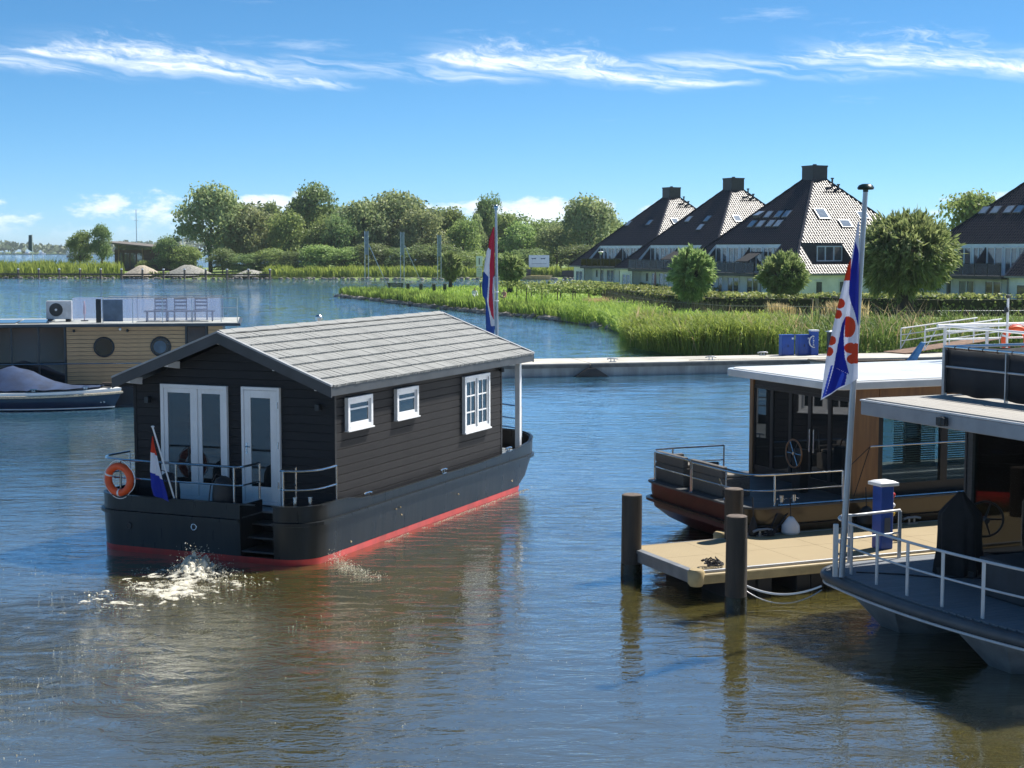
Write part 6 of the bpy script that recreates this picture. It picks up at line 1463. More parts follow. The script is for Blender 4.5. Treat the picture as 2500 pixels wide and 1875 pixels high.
FT = [(-62.2, 318, 17.9, 12.5, 'wil', .02, 'big grey green willow at the left end of the far wood'), (-54.6, 321, 14.6, 10.5, 'wil', .0, 'rounded willow just right of the big left willow'), (-51.2, 329, 16.3, 5.4, 'pop', .0, 'slim pointed tree between the big willow and the tall dark tree'),
      (-46.6, 318, 12.6, 9.0, 'lime', .0, 'green tree in front of the tall dark tree on the far bank'), (-43.0, 336, 19.2, 10.8, 'oak', .12, 'tallest dark tree standing out above the far wood'), (-39.0, 320, 11.6, 8.0, 'lime', .0, 'bushy tree right of the tall dark tree trunk'),
      (-35.3, 316, 12.2, 7.6, 'oak', .0, 'dark bushy tree left of the double willow crowns'), (-31.2, 322, 15.3, 11.4, 'wil', .0, 'left of the two broad willows in the middle of the far wood'), (-24.2, 326, 17.4, 14.0, 'wil', .0, 'broadest willow crown in the middle of the far wood'),
      (-18.6, 318, 13.2, 10.4, 'wil', .0, 'pale willow at the right foot of the broad willow'), (-13.4, 334, 13.6, 7.6, 'lime', .0, 'green tree left of the flag on the far bank'), (-10.3, 325, 11.6, 7.6, 'lime', .0, 'low bushy tree just left of the red white blue flag'),
      (-5.0, 342, 17.0, 5.8, 'oak', .08, 'narrow tall tree directly behind the flag pole top'), (-7.8, 336, 13.8, 5.0, 'pop', .0, 'slim tree left of the tall one behind the flag pole'), (-1.6, 336, 13.4, 6.6, 'lime', .0, 'tree right of the flag pole on the far bank'),
      (1.6, 326, 10.6, 8.0, 'lime', .0, 'rounded tree above the right small pollard willow'), (5.2, 332, 11.2, 7.8, 'lime', .0, 'green tree above the white billboard'), (9.4, 324, 10.4, 8.2, 'wil', .0, 'pale bushy tree right of the white billboard'), (12.4, 336, 10.8, 7.0, 'oak', .0, 'dark tree left of the tall willow beside the houses'),
      (15.6, 318, 15.6, 11.2, 'wil', .0, 'tall loose willow standing beside the farthest house'), (20.5, 330, 11.4, 9.0, 'lime', .0, 'tree hidden partly by the farthest house roof'),
      (-68.6, 309, 8.0, 5.6, 'oak', .0, 'dark bush right of the wooden pavilion'), (-64.6, 306, 6.0, 6.4, 'lime', .0, 'low round bush at the foot of the big left willow'), (-57.5, 306, 5.6, 5.6, 'oak', .0, 'low dark bush below the rounded willow'), (-72.6, 305, 3.4, 3.4, 'lime', .0, 'pale green shrub in front of the pavilion'),
      (-90.2, 322, 8.9, 5.4, 'lime', .08, 'left of the two small trees left of the pavilion'), (-85.7, 322, 10.6, 4.4, 'oak', .14, 'taller thin tree left of the pavilion')]
for x, y, tp_, w_, k_, lo, lab in FT: tree(lab, x, y, tp_, w_, k_, GF, .6, lo)
under = [(-53, 305, 4.6), (-48.5, 306, 5.4), (-43.6, 306, 5.0), (-38, 305, 6.2), (-33, 304, 5.6), (-28, 306, 6.6), (-22, 305, 5.8), (-15.5, 306, 6.4), (-9, 305, 5.0), (-3, 307, 4.8), (3.6, 309, 5.6), (13.5, 308, 6.4), (24, 312, 7.5)]
ulab = ['first', 'second', 'third', 'fourth', 'fifth', 'sixth', 'seventh', 'eighth', 'ninth', 'tenth', 'eleventh', 'twelfth', 'thirteenth']
for (x, y, tp_), q_ in zip(under, ulab): tree('low undergrowth bush at the front foot of the far wood, %s from the left' % q_, x, y, tp_, tp_ * 1.45, random.choice(['oak', 'lime']), 'undergrowth along the far bank', .5, 0.0, name='bush')
for (x, y, tp_, w_, lab) in ((-58, 342, 15.5, 16, 'left'), (-47, 348, 15, 16, 'second'), (-36, 345, 15, 16, 'third'), (-17, 348, 14.5, 15, 'fourth'), (-2, 350, 13, 14, 'fifth'), (11, 350, 12, 14, 'sixth'), (27, 345, 11, 15, 'right')):
    tree('broad dark tree in the back row of the far wood, %s of the row' % lab, x, y, tp_, w_, 'oak', 'back row of the far wood')
tree('leafy yellow green tree behind the roof at the right edge', 55.5, 186, 12.4, 7.5, 'lime', None, .8, .1)
# ---- pollard willows
def pollard(label, x, y, z0, top, width, bottom, n, lsz, seed, skew=0.0, kind='ball'):
    t = thing('willow_tree', label, 'tree', (x, y, z0), 0, 'pollard willows along the spit'); rg = np.random.default_rng(seed)
    Hc = top - bottom; c0 = (bottom + top) / 2 - z0
    m_ = MB(); r0 = width * .085; m_.tube([(0, 0, -.3), (.02, 0, (bottom - z0) * .6), (0, .02, c0 * .9)], [r0 * 1.2, r0, r0 * 1.25], 10); m_.build('trunk', BARK, t, smooth=True)
    for k in range(7):
        a = k * .9; m_ = MB(); m_.tube([(0, 0, c0 * .8), (width * .2 * math.cos(a), width * .2 * math.sin(a), c0 + Hc * .1), (width * .36 * math.cos(a), width * .36 * math.sin(a), c0 + Hc * .3)], [r0 * .3, r0 * .16, r0 * .05], 6); m_.build('branch', BARK, t)
    # leaves sit on shoots that fan out of the head of the trunk; shoots of unequal length give a ragged outline
    ns_ = max(120, n // 42); A = rg.normal(0, 1, (ns_, 3)); A /= np.linalg.norm(A, axis=1)[:, None]
    ln = .80 + .34 * fbm(A[:, 0] * 2.4 + 5 + A[:, 2] * 1.2, A[:, 1] * 2.4 + 7 + A[:, 2], seed, 3) + rg.normal(0, .05, ns_)
    k = rg.integers(0, ns_, n); tpos = rg.uniform(.0, 1, n) ** .55; rad = ln[k] * (.45 + .58 * tpos)
    D = A[k]; R3 = np.array([width / 2, width / 2, Hc / 2]); P = D * R3 * rad[:, None] + rg.normal(0, .030 + .035 * width / 6, (n, 3)) * (1.2 + width * .12)
    P[:, 2] -= np.clip(rad - .75, 0, 1) ** 2 * (1 - np.clip(D[:, 2], 0, 1)) * Hc * .18
    if kind == 'drop': P[:, :2] *= (1 - .42 * np.clip(-P[:, 2] / (Hc / 2), 0, 1))[:, None]
    P[:, 2] += c0
    S_d = D * np.array([1, 1, .9]) + rg.normal(0, .50, (n, 3)); S_d[:, 2] += .30 - .85 * (rad > .8) * (D[:, 2] < .35); S_d /= np.linalg.norm(S_d, axis=1)[:, None]
    W_ = np.cross(S_d, rg.normal(0, 1, (n, 3))); W_ /= np.linalg.norm(W_, axis=1)[:, None] + 1e-9
    s = lsz * rg.uniform(.6, 1.4, (n, 1)); a = S_d * s; b = W_ * s * .16
    V = np.stack([P - a * .4, P + b + a * .2, P + a, P - b + a * .2], 1).reshape(-1, 3)
    me = np_mesh('crown', V, np.arange(4 * n).reshape(-1, 4), leaf_mat('pollard_willow_leaf', (.14, .22, .065), (.33, .41, .17), .5, nscale=.9))
    link_mesh('crown', me, t); return t
pollard('small pollard willow left of the flag on the spit', -8.0, 200, .6, 5.3, 3.1, 1.6, 6500, .36, 1, kind='drop')
pollard('small pollard willow right of the flag on the spit', -.2, 178, .7, 5.1, 3.3, 1.5, 6500, .36, 2, kind='drop')
pollard('slim pollard willow in front of the second house', 13.9, 119, .6, 5.65, 3.2, 1.5, 11000, .34, 3, kind='drop')
pollard('round pollard willow in front of the house with eight left skylights', 21.8, 124, .6, 5.2, 3.9, 1.7, 12000, .34, 4, kind='drop')
pollard('largest round willow between the two right houses', 26.6, 104, .7, 7.9, 6.5, 2.6, 26000, .36, 5)
# ---- hedges
HEDGE = leaf_mat('hedge_leaf', (.12, .18, .04), (.40, .44, .16), .4, nscale=1.2)
def hedge(label, pts, hgt, wid, dens=70, lsz=.16, mat=None, z0=.75):
    t = thing('hedge', label, 'hedge', (pts[0][0], pts[0][1], z0), 0, 'garden hedges in front of the houses'); rg = np.random.default_rng(int(pts[0][1] * 10))
    VV, FF, o = [], [], 0; core = MB()
    for (xa, ya), (xb, yb) in zip(pts, pts[1:]):
        Ls = math.hypot(xb - xa, yb - ya); n = int(Ls * dens); d = np.array([(xb - xa) / Ls, (yb - ya) / Ls]); nr = np.array([-d[1], d[0]])
        s = rg.uniform(0, Ls, n); prof = rg.uniform(0, 1, n); hh = hgt * (.82 + .36 * fbm(s * .8 + xa, s * 0 + ya, 2, 3))
        top = prof < .40; side = np.where(rg.uniform(0, 1, n) < .5, -1, 1)
        off = np.where(top, rg.uniform(-.5, .5, n) * wid, side * wid * .5 * rg.uniform(.85, 1.1, n)); z = np.where(top, hh * rg.uniform(.9, 1.06, n), hh * rg.uniform(.02, 1.0, n))
        P = np.stack([xa - pts[0][0] + d[0] * s + nr[0] * off, ya - pts[0][1] + d[1] * s + nr[1] * off, z], 1)
        N = np.where(top[:, None], np.array([0, 0, 1.0]), np.stack([nr[0] * side, nr[1] * side, np.full(n, .3)], 1))
        V, Fq = leaf_quads(P, N, np.full(n, lsz), .6, .8, rng=rg); VV.append(V); FF.append(Fq + o); o += len(V)
        a = Vector((xa - pts[0][0], ya - pts[0][1])); b = Vector((xb - pts[0][0], yb - pts[0][1])); w2 = Vector(nr) * wid * .42
        core.hexa([(*(a - w2), -.3), (*(b - w2), -.3), (*(b + w2), -.3), (*(a + w2), -.3)], [(*(a - w2), hgt * .78), (*(b - w2), hgt * .78), (*(b + w2), hgt * .78), (*(a + w2), hgt * .78)])
    link_mesh('foliage', np_mesh('foliage', np.concatenate(VV), np.concatenate(FF), mat or HEDGE), t)
    core.build('branches', M('hedge_twigs', (.03, .035, .015), .95), t)
    return t
hedge('clipped hedge behind the picket fence in the middle, left part', [(9.8, 148), (12.8, 128), (16.2, 119.5), (23, 117.5)], 1.4, 1.0)
hedge('tall hedge behind the picket fence, right of the flag', [(23.5, 116.5), (31, 111.5), (47, 112)], 1.6, 1.1)
hedge('hedge row crossing below the second house', [(12, 145), (19, 137), (24, 130)], 1.1, .9)
hedge('hedge row between the gardens of the first and second house', [(8.6, 165), (14, 157), (20, 149)], 1.1, .9)
hedge('low hedge at the water end of the first garden', [(4.6, 176), (9.6, 170), (15, 164)], 1.0, .9)
hedge('low hedge right below the farthest house', [(7.5, 193), (12, 187), (17.5, 178)], .9, .9)
hedge('hedge below the blank wall of the house with eight left skylights', [(24.5, 131), (30, 128), (40, 128)], 1.2, 1.0)
hedge('hedge between the pollard willows', [(15.5, 132), (21, 126), (24.5, 123.5)], 1.2, .9)
def vine(label, x, y, L, ang, hgt=1.5):
    t = thing('trained_shrub_row', label, 'shrub row', (x, y, .6), ang, 'rows of staked shrubs'); rg = np.random.default_rng(int(x * 7 + y)); n = int(L * 60)
    s = rg.uniform(0, L, n); P = np.stack([s, rg.normal(0, .22, n), hgt * rg.uniform(.55, 1.05, n)], 1); V, Fq = leaf_quads(P, np.tile([0, -.4, .6], (n, 1)), np.full(n, .17), .6, .9, rng=rg)
    link_mesh('foliage', np_mesh('foliage', V, Fq, HEDGE), t)
    for k in range(int(L / 1.5) + 1): m_ = MB(); m_.cyl(k * 1.5, 0, -.3, hgt * .9, .05, 6); m_.build('stake', BARK, t)
    return t
vine('row of small staked shrubs on the lawn right of the flag', 1.4, 148.5, 10, -8); vine('staked shrub row behind the first one on the lawn', .5, 158, 9, -6); vine('staked shrub row nearest the channel on the spit', -3.5, 170, 11, -4)
# ---- reeds and tall grass as blades
REED = leaf_mat('reed_blade', (.13, .235, .035), (.37, .49, .105), .5, nscale=.6)
REEDD = leaf_mat('dark_reed_blade', (.08, .14, .025), (.19, .27, .06), .42, nscale=.4)
def blades(name, label, pts, h0, h1, wid, mat, seed, lean=.6, zf=None, cat='reeds', leaves=0):
    rg = np.random.default_rng(seed); n = len(pts); P = np.zeros((n, 3)); P[:, :2] = pts; P[:, 2] = zf if zf is not None else .1
    hh = rg.uniform(h0, h1, n) * (.40 + 1.15 * fbm(P[:, 0] * .7, P[:, 1] * .5, seed, 3)); a = rg.uniform(0, 6.283, n); dx = np.cos(a) * lean * rg.uniform(.2, 1, n) - .10; dy = np.sin(a) * lean * rg.uniform(.2, 1, n)
    b = rg.uniform(0, 6.283, n); w = wid * rg.uniform(.6, 1.3, n); U = np.stack([np.cos(b) * w, np.sin(b) * w * .5, np.zeros(n)], 1)
    mid = P + np.stack([dx * hh * .35, dy * hh * .35, hh * .62], 1); tip = P + np.stack([dx * hh, dy * hh, hh * (1 - .25 * np.hypot(dx, dy))], 1)
    V = np.stack([P - U * .6, P + U * .6, mid + U, mid - U, tip], 1).reshape(-1, 3); i = np.arange(n)[:, None] * 5
    F4 = np.concatenate([i + np.array([[0, 1, 2]]), i + np.array([[0, 2, 3]]), i + np.array([[3, 2, 4]])])
    if leaves:
        # broad arching leaves along each stem
        kk = np.repeat(np.arange(n), leaves); m = len(kk); f = rg.uniform(.25, .95, m); q0 = P[kk] + (tip - P)[kk] * f[:, None]; a2 = rg.uniform(0, 6.283, m); ll = rg.uniform(.25, .60, m); ds = np.stack([np.cos(a2), np.sin(a2), rg.uniform(.1, .9, m)], 1) * ll[:, None]
        wv = np.stack([-np.sin(a2), np.cos(a2), np.zeros(m)], 1) * (wid * rg.uniform(.6, 1.2, m))[:, None]; md = q0 + ds * .55; tp2 = q0 + ds * np.array([1.1, 1.1, .55])
        V2 = np.stack([q0 - wv * .4, q0 + wv * .4, md + wv, md - wv, tp2], 1).reshape(-1, 3); i2 = np.arange(m)[:, None] * 5 + len(V)
        V = np.concatenate([V, V2]); F4 = np.concatenate([F4, i2 + np.array([[0, 1, 2]]), i2 + np.array([[0, 2, 3]]), i2 + np.array([[3, 2, 4]])])
    o = link_mesh(name, np_mesh(name, V, F4, mat)); tag(o, label, cat, kind='stuff'); return o
def in_area(poly, n, rg):
    P = np.array(poly); lo, hi = P.min(0), P.max(0); out = []
    while sum(len(q) for q in out) < n:
        c_ = rg.uniform(lo, hi, (n, 2)); ins = np.zeros(n, bool)
        for k in range(len(P)):
            a, b = P[k], P[(k + 1) % len(P)]; ins ^= ((a[1] > c_[:, 1]) != (b[1] > c_[:, 1])) & (c_[:, 0] < (b[0] - a[0]) * (c_[:, 1] - a[1]) / (b[1] - a[1] + 1e-9) + a[0])
        out.append(c_[ins])
    return np.concatenate(out)[:n]
rgv = np.random.default_rng(77)
blades('reeds', 'bright green reed bed at the water edge behind the jetty', in_area([(6.6, 88), (7.2, 84), (9.4, 80.4), (14.2, 79.8), (15.0, 84), (16.5, 93), (8.0, 96), (7.0, 92)], 11000, rgv), 1.5, 2.1, .028, REED, 1, leaves=3)
blades('reeds', 'lower green reeds between the reed bed and the picket fence', in_area([(7.2, 95), (16.5, 92.5), (18.8, 102), (15, 106), (10, 108)], 7000, rgv), .7, 1.2, .032, REED, 21, leaves=1, zf=.4)
blades('reeds', 'mid green reed fringe along the bend of the shore', in_area([(3.8, 120), (6.6, 110), (7.2, 100), (6.5, 92), (8.6, 97), (10.8, 110), (9.5, 124), (6, 130)], 6500, rgv), 1.0, 1.8, .032, REED, 2, leaves=2)
blades('reeds', 'dark reeds and brush behind the blue cabinets and dinghy', in_area([(13.9, 80.0), (20, 80.2), (30, 81.2), (46, 82.5), (46, 90), (30, 90), (19, 92), (15, 87)], 9000, rgv), 1.2, 2.2, .034, REEDD, 3, leaves=2)
blades('reeds', 'sunlit reeds at the top of the brush below the fence', in_area([(17, 92), (30, 90), (46, 90), (46, 103), (24, 102), (18.5, 103)], 7000, rgv), .5, 1.0, .034, REED, 13, zf=.5)
def shore(pts, wid, n, rg, side=1):
    P = np.array(pts, float); seg = np.linalg.norm(np.diff(P, axis=0), axis=1); k = rg.choice(len(seg), n, p=seg / seg.sum()); t_ = rg.uniform(0, 1, n); a = P[k]; b = P[k + 1]; d = (b - a) / seg[k][:, None]; nr = np.stack([-d[:, 1], d[:, 0]], 1) * side
    return a + (b - a) * t_[:, None] + nr * (np.abs(rg.normal(0, .5, n)) * wid)[:, None]
blades('grass', 'tall shore grass along the water side of the spit', shore([(-20.6, 183), (-13, 163.2), (-7, 147), (-.9, 132), (4.6, 119.5)], 5.0, 15000, rgv), .5, 1.1, .05, REED, 4, .4, .35, 'grass')
blades('grass', 'darker weeds dotted along the shore of the spit', shore([(-20.6, 183), (-13, 163.2), (-7, 147), (-.9, 132), (4.6, 119.5)], 3.0, 5000, rgv), .6, 1.3, .06, REEDD, 5, .4, .25, 'grass')
blades('grass', 'sparse tufts over the lawn of the spit', in_area([(-19, 185), (-12, 166), (0, 134), (9, 124), (14, 118), (24, 112), (40, 108), (40, 128), (20, 140), (10, 175), (2, 215), (-8, 205)], 14000, rgv), .12, .4, .05, REED, 6, .5, .62, 'grass')
blades('reeds', 'tall reeds on the left part of the far bank', in_area([(-168, 303), (-100, 302), (-80, 300), (-76, 303), (-84, 318), (-110, 325), (-168, 325)], 16000, rgv), 2.2, 3.2, .11, REED, 7, .4, .5)
blades('reeds', 'dark weeds at the waterline of the left far bank', shore([(-168, 300), (-100, 299.2), (-70, 295.5), (-47, 291.5)], 2.0, 6000, rgv), .8, 1.5, .10, REEDD, 8, .4, .1)
blades('reeds', 'light green reeds along the foot of the far wood', in_area([(-47, 292), (-31, 290.5), (0, 291.5), (25, 296), (25, 302), (0, 299), (-30, 299), (-47, 300)], 15000, rgv), 1.3, 2.2, .10, REED, 9, .4, .5)
PAMP = leaf_mat('straw_grass', (.40, .30, .15), (.62, .50, .28), .4)
blades('reeds', 'dry straw coloured stalks scattered through the reed bed', in_area([(6.6, 88), (7.2, 84), (9.4, 80.4), (14.2, 79.8), (20, 80.6), (34, 82), (34, 90), (16.5, 93), (8.0, 96)], 1500, rgv), 1.5, 2.6, .022, PAMP, 31)
for x, y, lab, w_ in ((7.2, 128.5, 'straw coloured ornamental grass clump on the spit', 1.7), (20.2, 114.5, 'straw coloured grass clump left of the flag', 1.6), (24.0, 110.5, 'straw coloured grass patch right of the flag', 2.4)):
    rg = np.random.default_rng(int(x * 10)); pp_ = rg.normal(0, 1, (700, 2)) * np.array([w_ * .28, .3])
    o = blades('ornamental_grass', lab, pp_, .9, 1.4, .03, PAMP, int(x * 10), .5, 0.0, 'grass'); del o['kind']; o['category'] = 'plant'; o.location = (x, y, .65)
# ---- stones along the shores
def stones(name, label, pts, smin, smax, seed):
    rg = np.random.default_rng(seed); n = len(pts); ico = np.array([(0, 0, 1), (.89, 0, .45), (.28, .85, .45), (-.72, .53, .45), (-.72, -.53, .45), (.28, -.85, .45), (.72, .53, -.45), (-.28, .85, -.45), (-.89, 0, -.45), (-.28, -.85, -.45), (.72, -.53, -.45), (0, 0, -1)])
    fc = np.array([(0, 1, 2), (0, 2, 3), (0, 3, 4), (0, 4, 5), (0, 5, 1), (1, 6, 2), (2, 7, 3), (3, 8, 4), (4, 9, 5), (5, 10, 1), (6, 7, 2), (7, 8, 3), (8, 9, 4), (9, 10, 5), (10, 6, 1), (6, 11, 7), (7, 11, 8), (8, 11, 9), (9, 11, 10), (10, 11, 6)])
    sz = rg.uniform(smin, smax, n)[:, None, None] * np.stack([rg.uniform(.8, 1.5, n), rg.uniform(.7, 1.2, n), rg.uniform(.4, .8, n)], 1)[:, None, :]
    V = ico[None] * sz * rg.uniform(.8, 1.2, (n, 12, 1)); V[:, :, :2] += np.asarray(pts)[:, None, :]; V[:, :, 2] += rg.uniform(.0, .22, n)[:, None]
    o = link_mesh(name, np_mesh(name, V.reshape(-1, 3), (fc[None] + (np.arange(n) * 12)[:, None, None]).reshape(-1, 3), M('shore_stone', (.34, .31, .27), .85, 0, rgb2=(.10, .095, .085), vs=1.2))); tag(o, label, 'stones', kind='stuff')
stones('stones', 'grey rocks along the waterline of the spit', shore([(-21, 182.6), (-13, 162.4), (-7, 146.2), (-.9, 131.2), (4.8, 118.6), (7.4, 106)], .7, 420, rgv, 1), .16, .42, 1)
stones('stones', 'pale rocks along the waterline of the far bank', shore([(-165, 300), (-100, 298.7), (-47, 290.8), (-31, 288.8), (0, 289.8), (25, 294.8)], 1.0, 700, rgv), .15, .38, 2)
# ---- picket fence
PK = thing('picket_fence', 'long grey chestnut picket fence along the garden edge', 'fence', (0, 0, 0))
fpts = [(8.8, 150), (10.2, 133), (11.8, 121.5), (15.6, 111.5), (21.5, 110), (23.4, 104), (27.6, 102.5), (36, 103), (48, 104)]
pk = MB(); rr = random.Random(5); wires = MB(); npk = 0
PKM = M('grey_chestnut_pale', (.20, .165, .12), .85, 0, var=.3, rgb2=(.10, .085, .065))
for (xa, ya), (xb, yb) in zip(fpts, fpts[1:]):
    Ls = math.hypot(xb - xa, yb - ya); n = int(Ls / .16); ang_ = math.atan2(yb - ya, xb - xa)
    for k in range(n):
        s = (k + rr.uniform(-.2, .2)) / n; x, y = xa + (xb - xa) * s, ya + (yb - ya) * s; hh = rr.uniform(1.05, 1.3); dx = rr.uniform(-.04, .04)
        pk.tube([(x, y, .3), (x + dx, y, .55 + hh)], [.028, .018], 4, cap=False); npk += 1
    wires.tube([(xa, ya, 1.0), (xb, yb, 1.0)], .012, 4); wires.tube([(xa, ya, 1.55), (xb, yb, 1.55)], .012, 4)
o = pk.build('pickets', PKM, PK); o['kind'] = 'stuff'
wires.build('wire', GALV, PK)
# ================================================================ small far things
def post_box(name, label, cat, loc, parts, rz=0, group=None):
    t = thing(name, label, cat, loc, rz, group)
    for pn, fn, mt in parts: m_ = MB(); fn(m_); m_.build(pn, mt, t)
    return t
BOARD = M('sign_board_blue_grey', (.22, .27, .31), .5); 
for x, y, lab, hh, strut in ((-17.4, 184.5, 'tall narrow sign on two poles with a strut, leftmost on the spit', 7.4, 1), (-13.2, 185.5, 'tall narrow sign on two poles with a strut, second on the spit', 7.3, 1), (-9.0, 191, 'tall narrow sign on two poles beside the left pollard willow', 7.0, 0)):
    t = thing('sign', lab, 'sign', (x, y, .4), 0, 'tall signs on the spit')
    for dx in (-.28, .28): m_ = MB(); m_.cyl(dx * .75, 0, -.4, hh, .045, 8); m_.build('pole', GALV, t)
    m_ = MB(); m_.box(-.17, .17, -.06, -.02, hh * .62, hh - .05); b_ = m_.build('board', BOARD, t)
    if strut: m_ = MB(); m_.tube([(.28, 0, hh * .78), (2.9, .3, -.2)], .05, 6); m_.build('strut', GALV, t)
t = thing('sign', 'white sign with a dark bar beside the flag on the spit', 'sign', (-4.25, 200, .4), 0)
m_ = MB(); m_.cyl(0, .05, -.3, 4.0, .06, 8); m_.build('pole', GALV, t); m_ = MB(); m_.box(-.42, .42, -.03, .03, 3.0, 4.35); b_ = m_.build('board', WHITEPAINT, t); m_ = MB(); m_.box(-.06, .06, -.045, -.031, 3.25, 4.1); m_.build('dark_bar', HDARK, b_)
m_ = MB(); m_.box(-.36, .36, -.03, .03, 1.7, 2.85); b_ = m_.build('board', WHITEPAINT, t)
for k in range(4): m_ = MB(); m_.box(-.28, .28, -.04, -.031, 1.85 + k * .25, 1.95 + k * .25); m_.build('text_line', M('grey_print', (.3, .33, .36), .6), b_)
t = thing('bench', 'dark timber bench at the tip of the spit', 'bench', (-13.9, 183.5, .58), 8)
GRN = M('dark_green_timber', (.035, .05, .035), .7)
for k in range(3): m_ = MB(); m_.box(-.9, .9, -.25 + k * .17, -.12 + k * .17, .42, .47); m_.build('seat_slat', GRN, t)
for k in range(3): m_ = MB(); m_.box(-.9, .9, -.30, -.26, .58 + k * .16, .70 + k * .16); m_.build('back_slat', GRN, t)
for x in (-.75, .75): m_ = MB(); m_.box(x - .06, x + .06, -.31, .22, 0, .42); m_.box(x - .06, x + .06, -.355, -.30, .0, 1.05); m_.build('end_frame', GRN, t)
for x, y, lab in ((-12.4, 183.5, 'dark wooden post right of the bench'), (-10.8, 182.5, 'dark wooden post second right of the bench'), (-9.2, 181.5, 'dark wooden post third right of the bench'), (-8.0, 183.0, 'dark wooden post in front of the left pollard willow')):
    m_ = MB(); m_.loft([[(.2 * c, .2 * s, z) for c, s in ((-1, -1), (1, -1), (1, 1), (-1, 1))] for z in (-.3, 1.0)] + [[(.12 * c, .12 * s, 1.08) for c, s in ((-1, -1), (1, -1), (1, 1), (-1, 1))]]); o = m_.build('bollard_post', GRN); tag(o, lab, 'post', 'posts along the spit'); o.location = (x, y, .5)
t = thing('picnic_table', 'small timber picnic table at the shore of the spit', 'table', (9.0, 128.0, .55), 10)
for k in range(4): m_ = MB(); m_.box(-.8, .8, -.36 + k * .18, -.2 + k * .18, .70, .74); m_.build('top_plank', M('pale_thwart'), t)
for x in (-.55, .55): m_ = MB(); m_.bar((x, -.6, 0), (x, .2, .70), .06, .08, (1, 0, 0)); m_.bar((x + .07, .6, 0), (x + .07, -.2, .70), .06, .08, (1, 0, 0)); m_.build('trestle', GRN, t)
for y in (-.7, .7): m_ = MB(); m_.box(-.8, .8, y - .12, y + .12, .40, .44); m_.build('seat', M('pale_thwart'), t)
# mooring fence on the left bank: posts with one long rail
FN = thing('mooring_fence', 'row of timber mooring posts with one long rail along the left far bank', 'fence', (0, 0, 0))
for k in range(17):
    x = -112 + k * 4.15; y = 298.2 + (0 if x < -100 else (x + 100) * -.150)
    m_ = MB(); m_.cyl(x, y, -.6, 1.75, .20, 8); p_ = m_.build('post', M('grey_mooring_timber', (.16, .13, .10), .85), FN); m_ = MB(); m_.cyl(x, y, 1.752, 1.95, .24, 8, .18); m_.build('cap', WHITEPAINT, p_)
m_ = MB(); m_.bar((-112, 297.9, .85), (-100, 297.9, .85), .16, .26); m_.bar((-100, 297.9, .85), (-45.5, 289.75, .85), .16, .26); m_.build('rail', M('dark_rail_timber', (.05, .045, .035), .85), FN)
# heaps
def heap(label, x, y, r, h_, mat):
    m_ = MB(); n = 26; rr = random.Random(int(x)); rings_ = [[(r * q_ * (1 + .10 * math.sin(a * .7 + q_ * 3) + rr.uniform(-.03, .03)) * math.cos(a * 6.2832 / n), .7 * r * q_ * math.sin(a * 6.2832 / n), h_ * (1 - q_ ** 1.25) + rr.uniform(-.05, .05)) for a in range(n)] for q_ in (1, .85, .7, .5, .3, .12)]
    m_.loft(rings_, True, (False, True)); o = m_.build('heap', mat, None, smooth=True, angle=95); tag(o, label, 'heap'); o.location = (x, y, .55)
heap('pale sand heap behind the mooring fence', -71.5, 297.5, 4.0, 2.1, M('pale_sand', (.50, .43, .33), .95, 0, var=.15, bump=.05, bs=4)); heap('large grey gravel heap right of the sand heap', -62.5, 297, 5.2, 2.2, M('grey_gravel', (.34, .33, .29), .95, 0, var=.2, bump=.06, bs=5)); heap('low gravel heap at the right end of the mooring fence', -50, 294.5, 4.2, 1.2, M('grey_gravel'))
# pavilion with lean-to roof
PV = thing('pavilion', 'brown timber pavilion with a sloping roof on the far bank left of the wood', 'building', (-79, 335, .5), -12)
m_ = MB(); m_.box(-6, 9, -4, 5, 0, 5.0); m_.build('wall', M('brown_boarding', (.13, .085, .06), .8, 0, var=.15, vs=.6, stretch=(.4, .4, 6)), PV)
m_ = MB(); m_.hexa([(-8.6, -6.5, 6.55), (10, -6.5, 4.9), (10, 6, 4.9), (-8.6, 6, 6.55)], [(-8.6, -6.5, 6.85), (10, -6.5, 5.15), (10, 6, 5.15), (-8.6, 6, 6.85)]); m_.build('roof', M('grey_brown_roof', (.17, .15, .13), .8), PV)
m_ = MB(); m_.box(-6.0, 9, -3.9, 4.9, 5.0, 5.1); m_.hexa([(-6, -4, 5.0), (9, -4, 5.0), (9, 5, 5.0), (-6, 5, 5.0)], [(-6, -4, 6.25), (9, -4, 4.98), (9, 5, 4.98), (-6, 5, 6.25)]); m_.build('clerestory', HWIN, PV)
for x in (-8.0, -4.0, 2.0, 6.0): m_ = MB(); m_.bar((x, -6.0, 0), (x - .6 if x > 0 else x, -6.0, 6.3 - (x + 8.6) * .09), .22, .22, (0, 1, 0)); m_.build('roof_post', M('larch_post', (.30, .20, .12), .8), PV)
for k in range(4): m_ = MB(); m_.box(-5.2 + k * 1.5, -4.1 + k * 1.5, -4.06, -4.0, 1.0, 4.3); m_.build('window', HWIN, PV)
m_ = MB(); m_.box(-9, 8, -7, -4.2, .0, .35); m_.build('terrace', M('pale_thwart'), PV)
for x, y, h_, lab in ((-146, 600, 21, 'bare mast behind the pavilion, left one'), (-128, 600, 21, 'bare mast behind the pavilion, right one'), (-92, 480, 14, 'mast rising behind the dark bush')):
    m_ = MB(); m_.tube([(0, 0, 0), (0, 0, h_)], [.22, .12], 6); m_.bar((-.9, 0, h_ * .8), (.9, 0, h_ * .8), .12, .12); o = m_.build('mast', GALV); tag(o, lab, 'mast'); o.location = (x, y, 0)
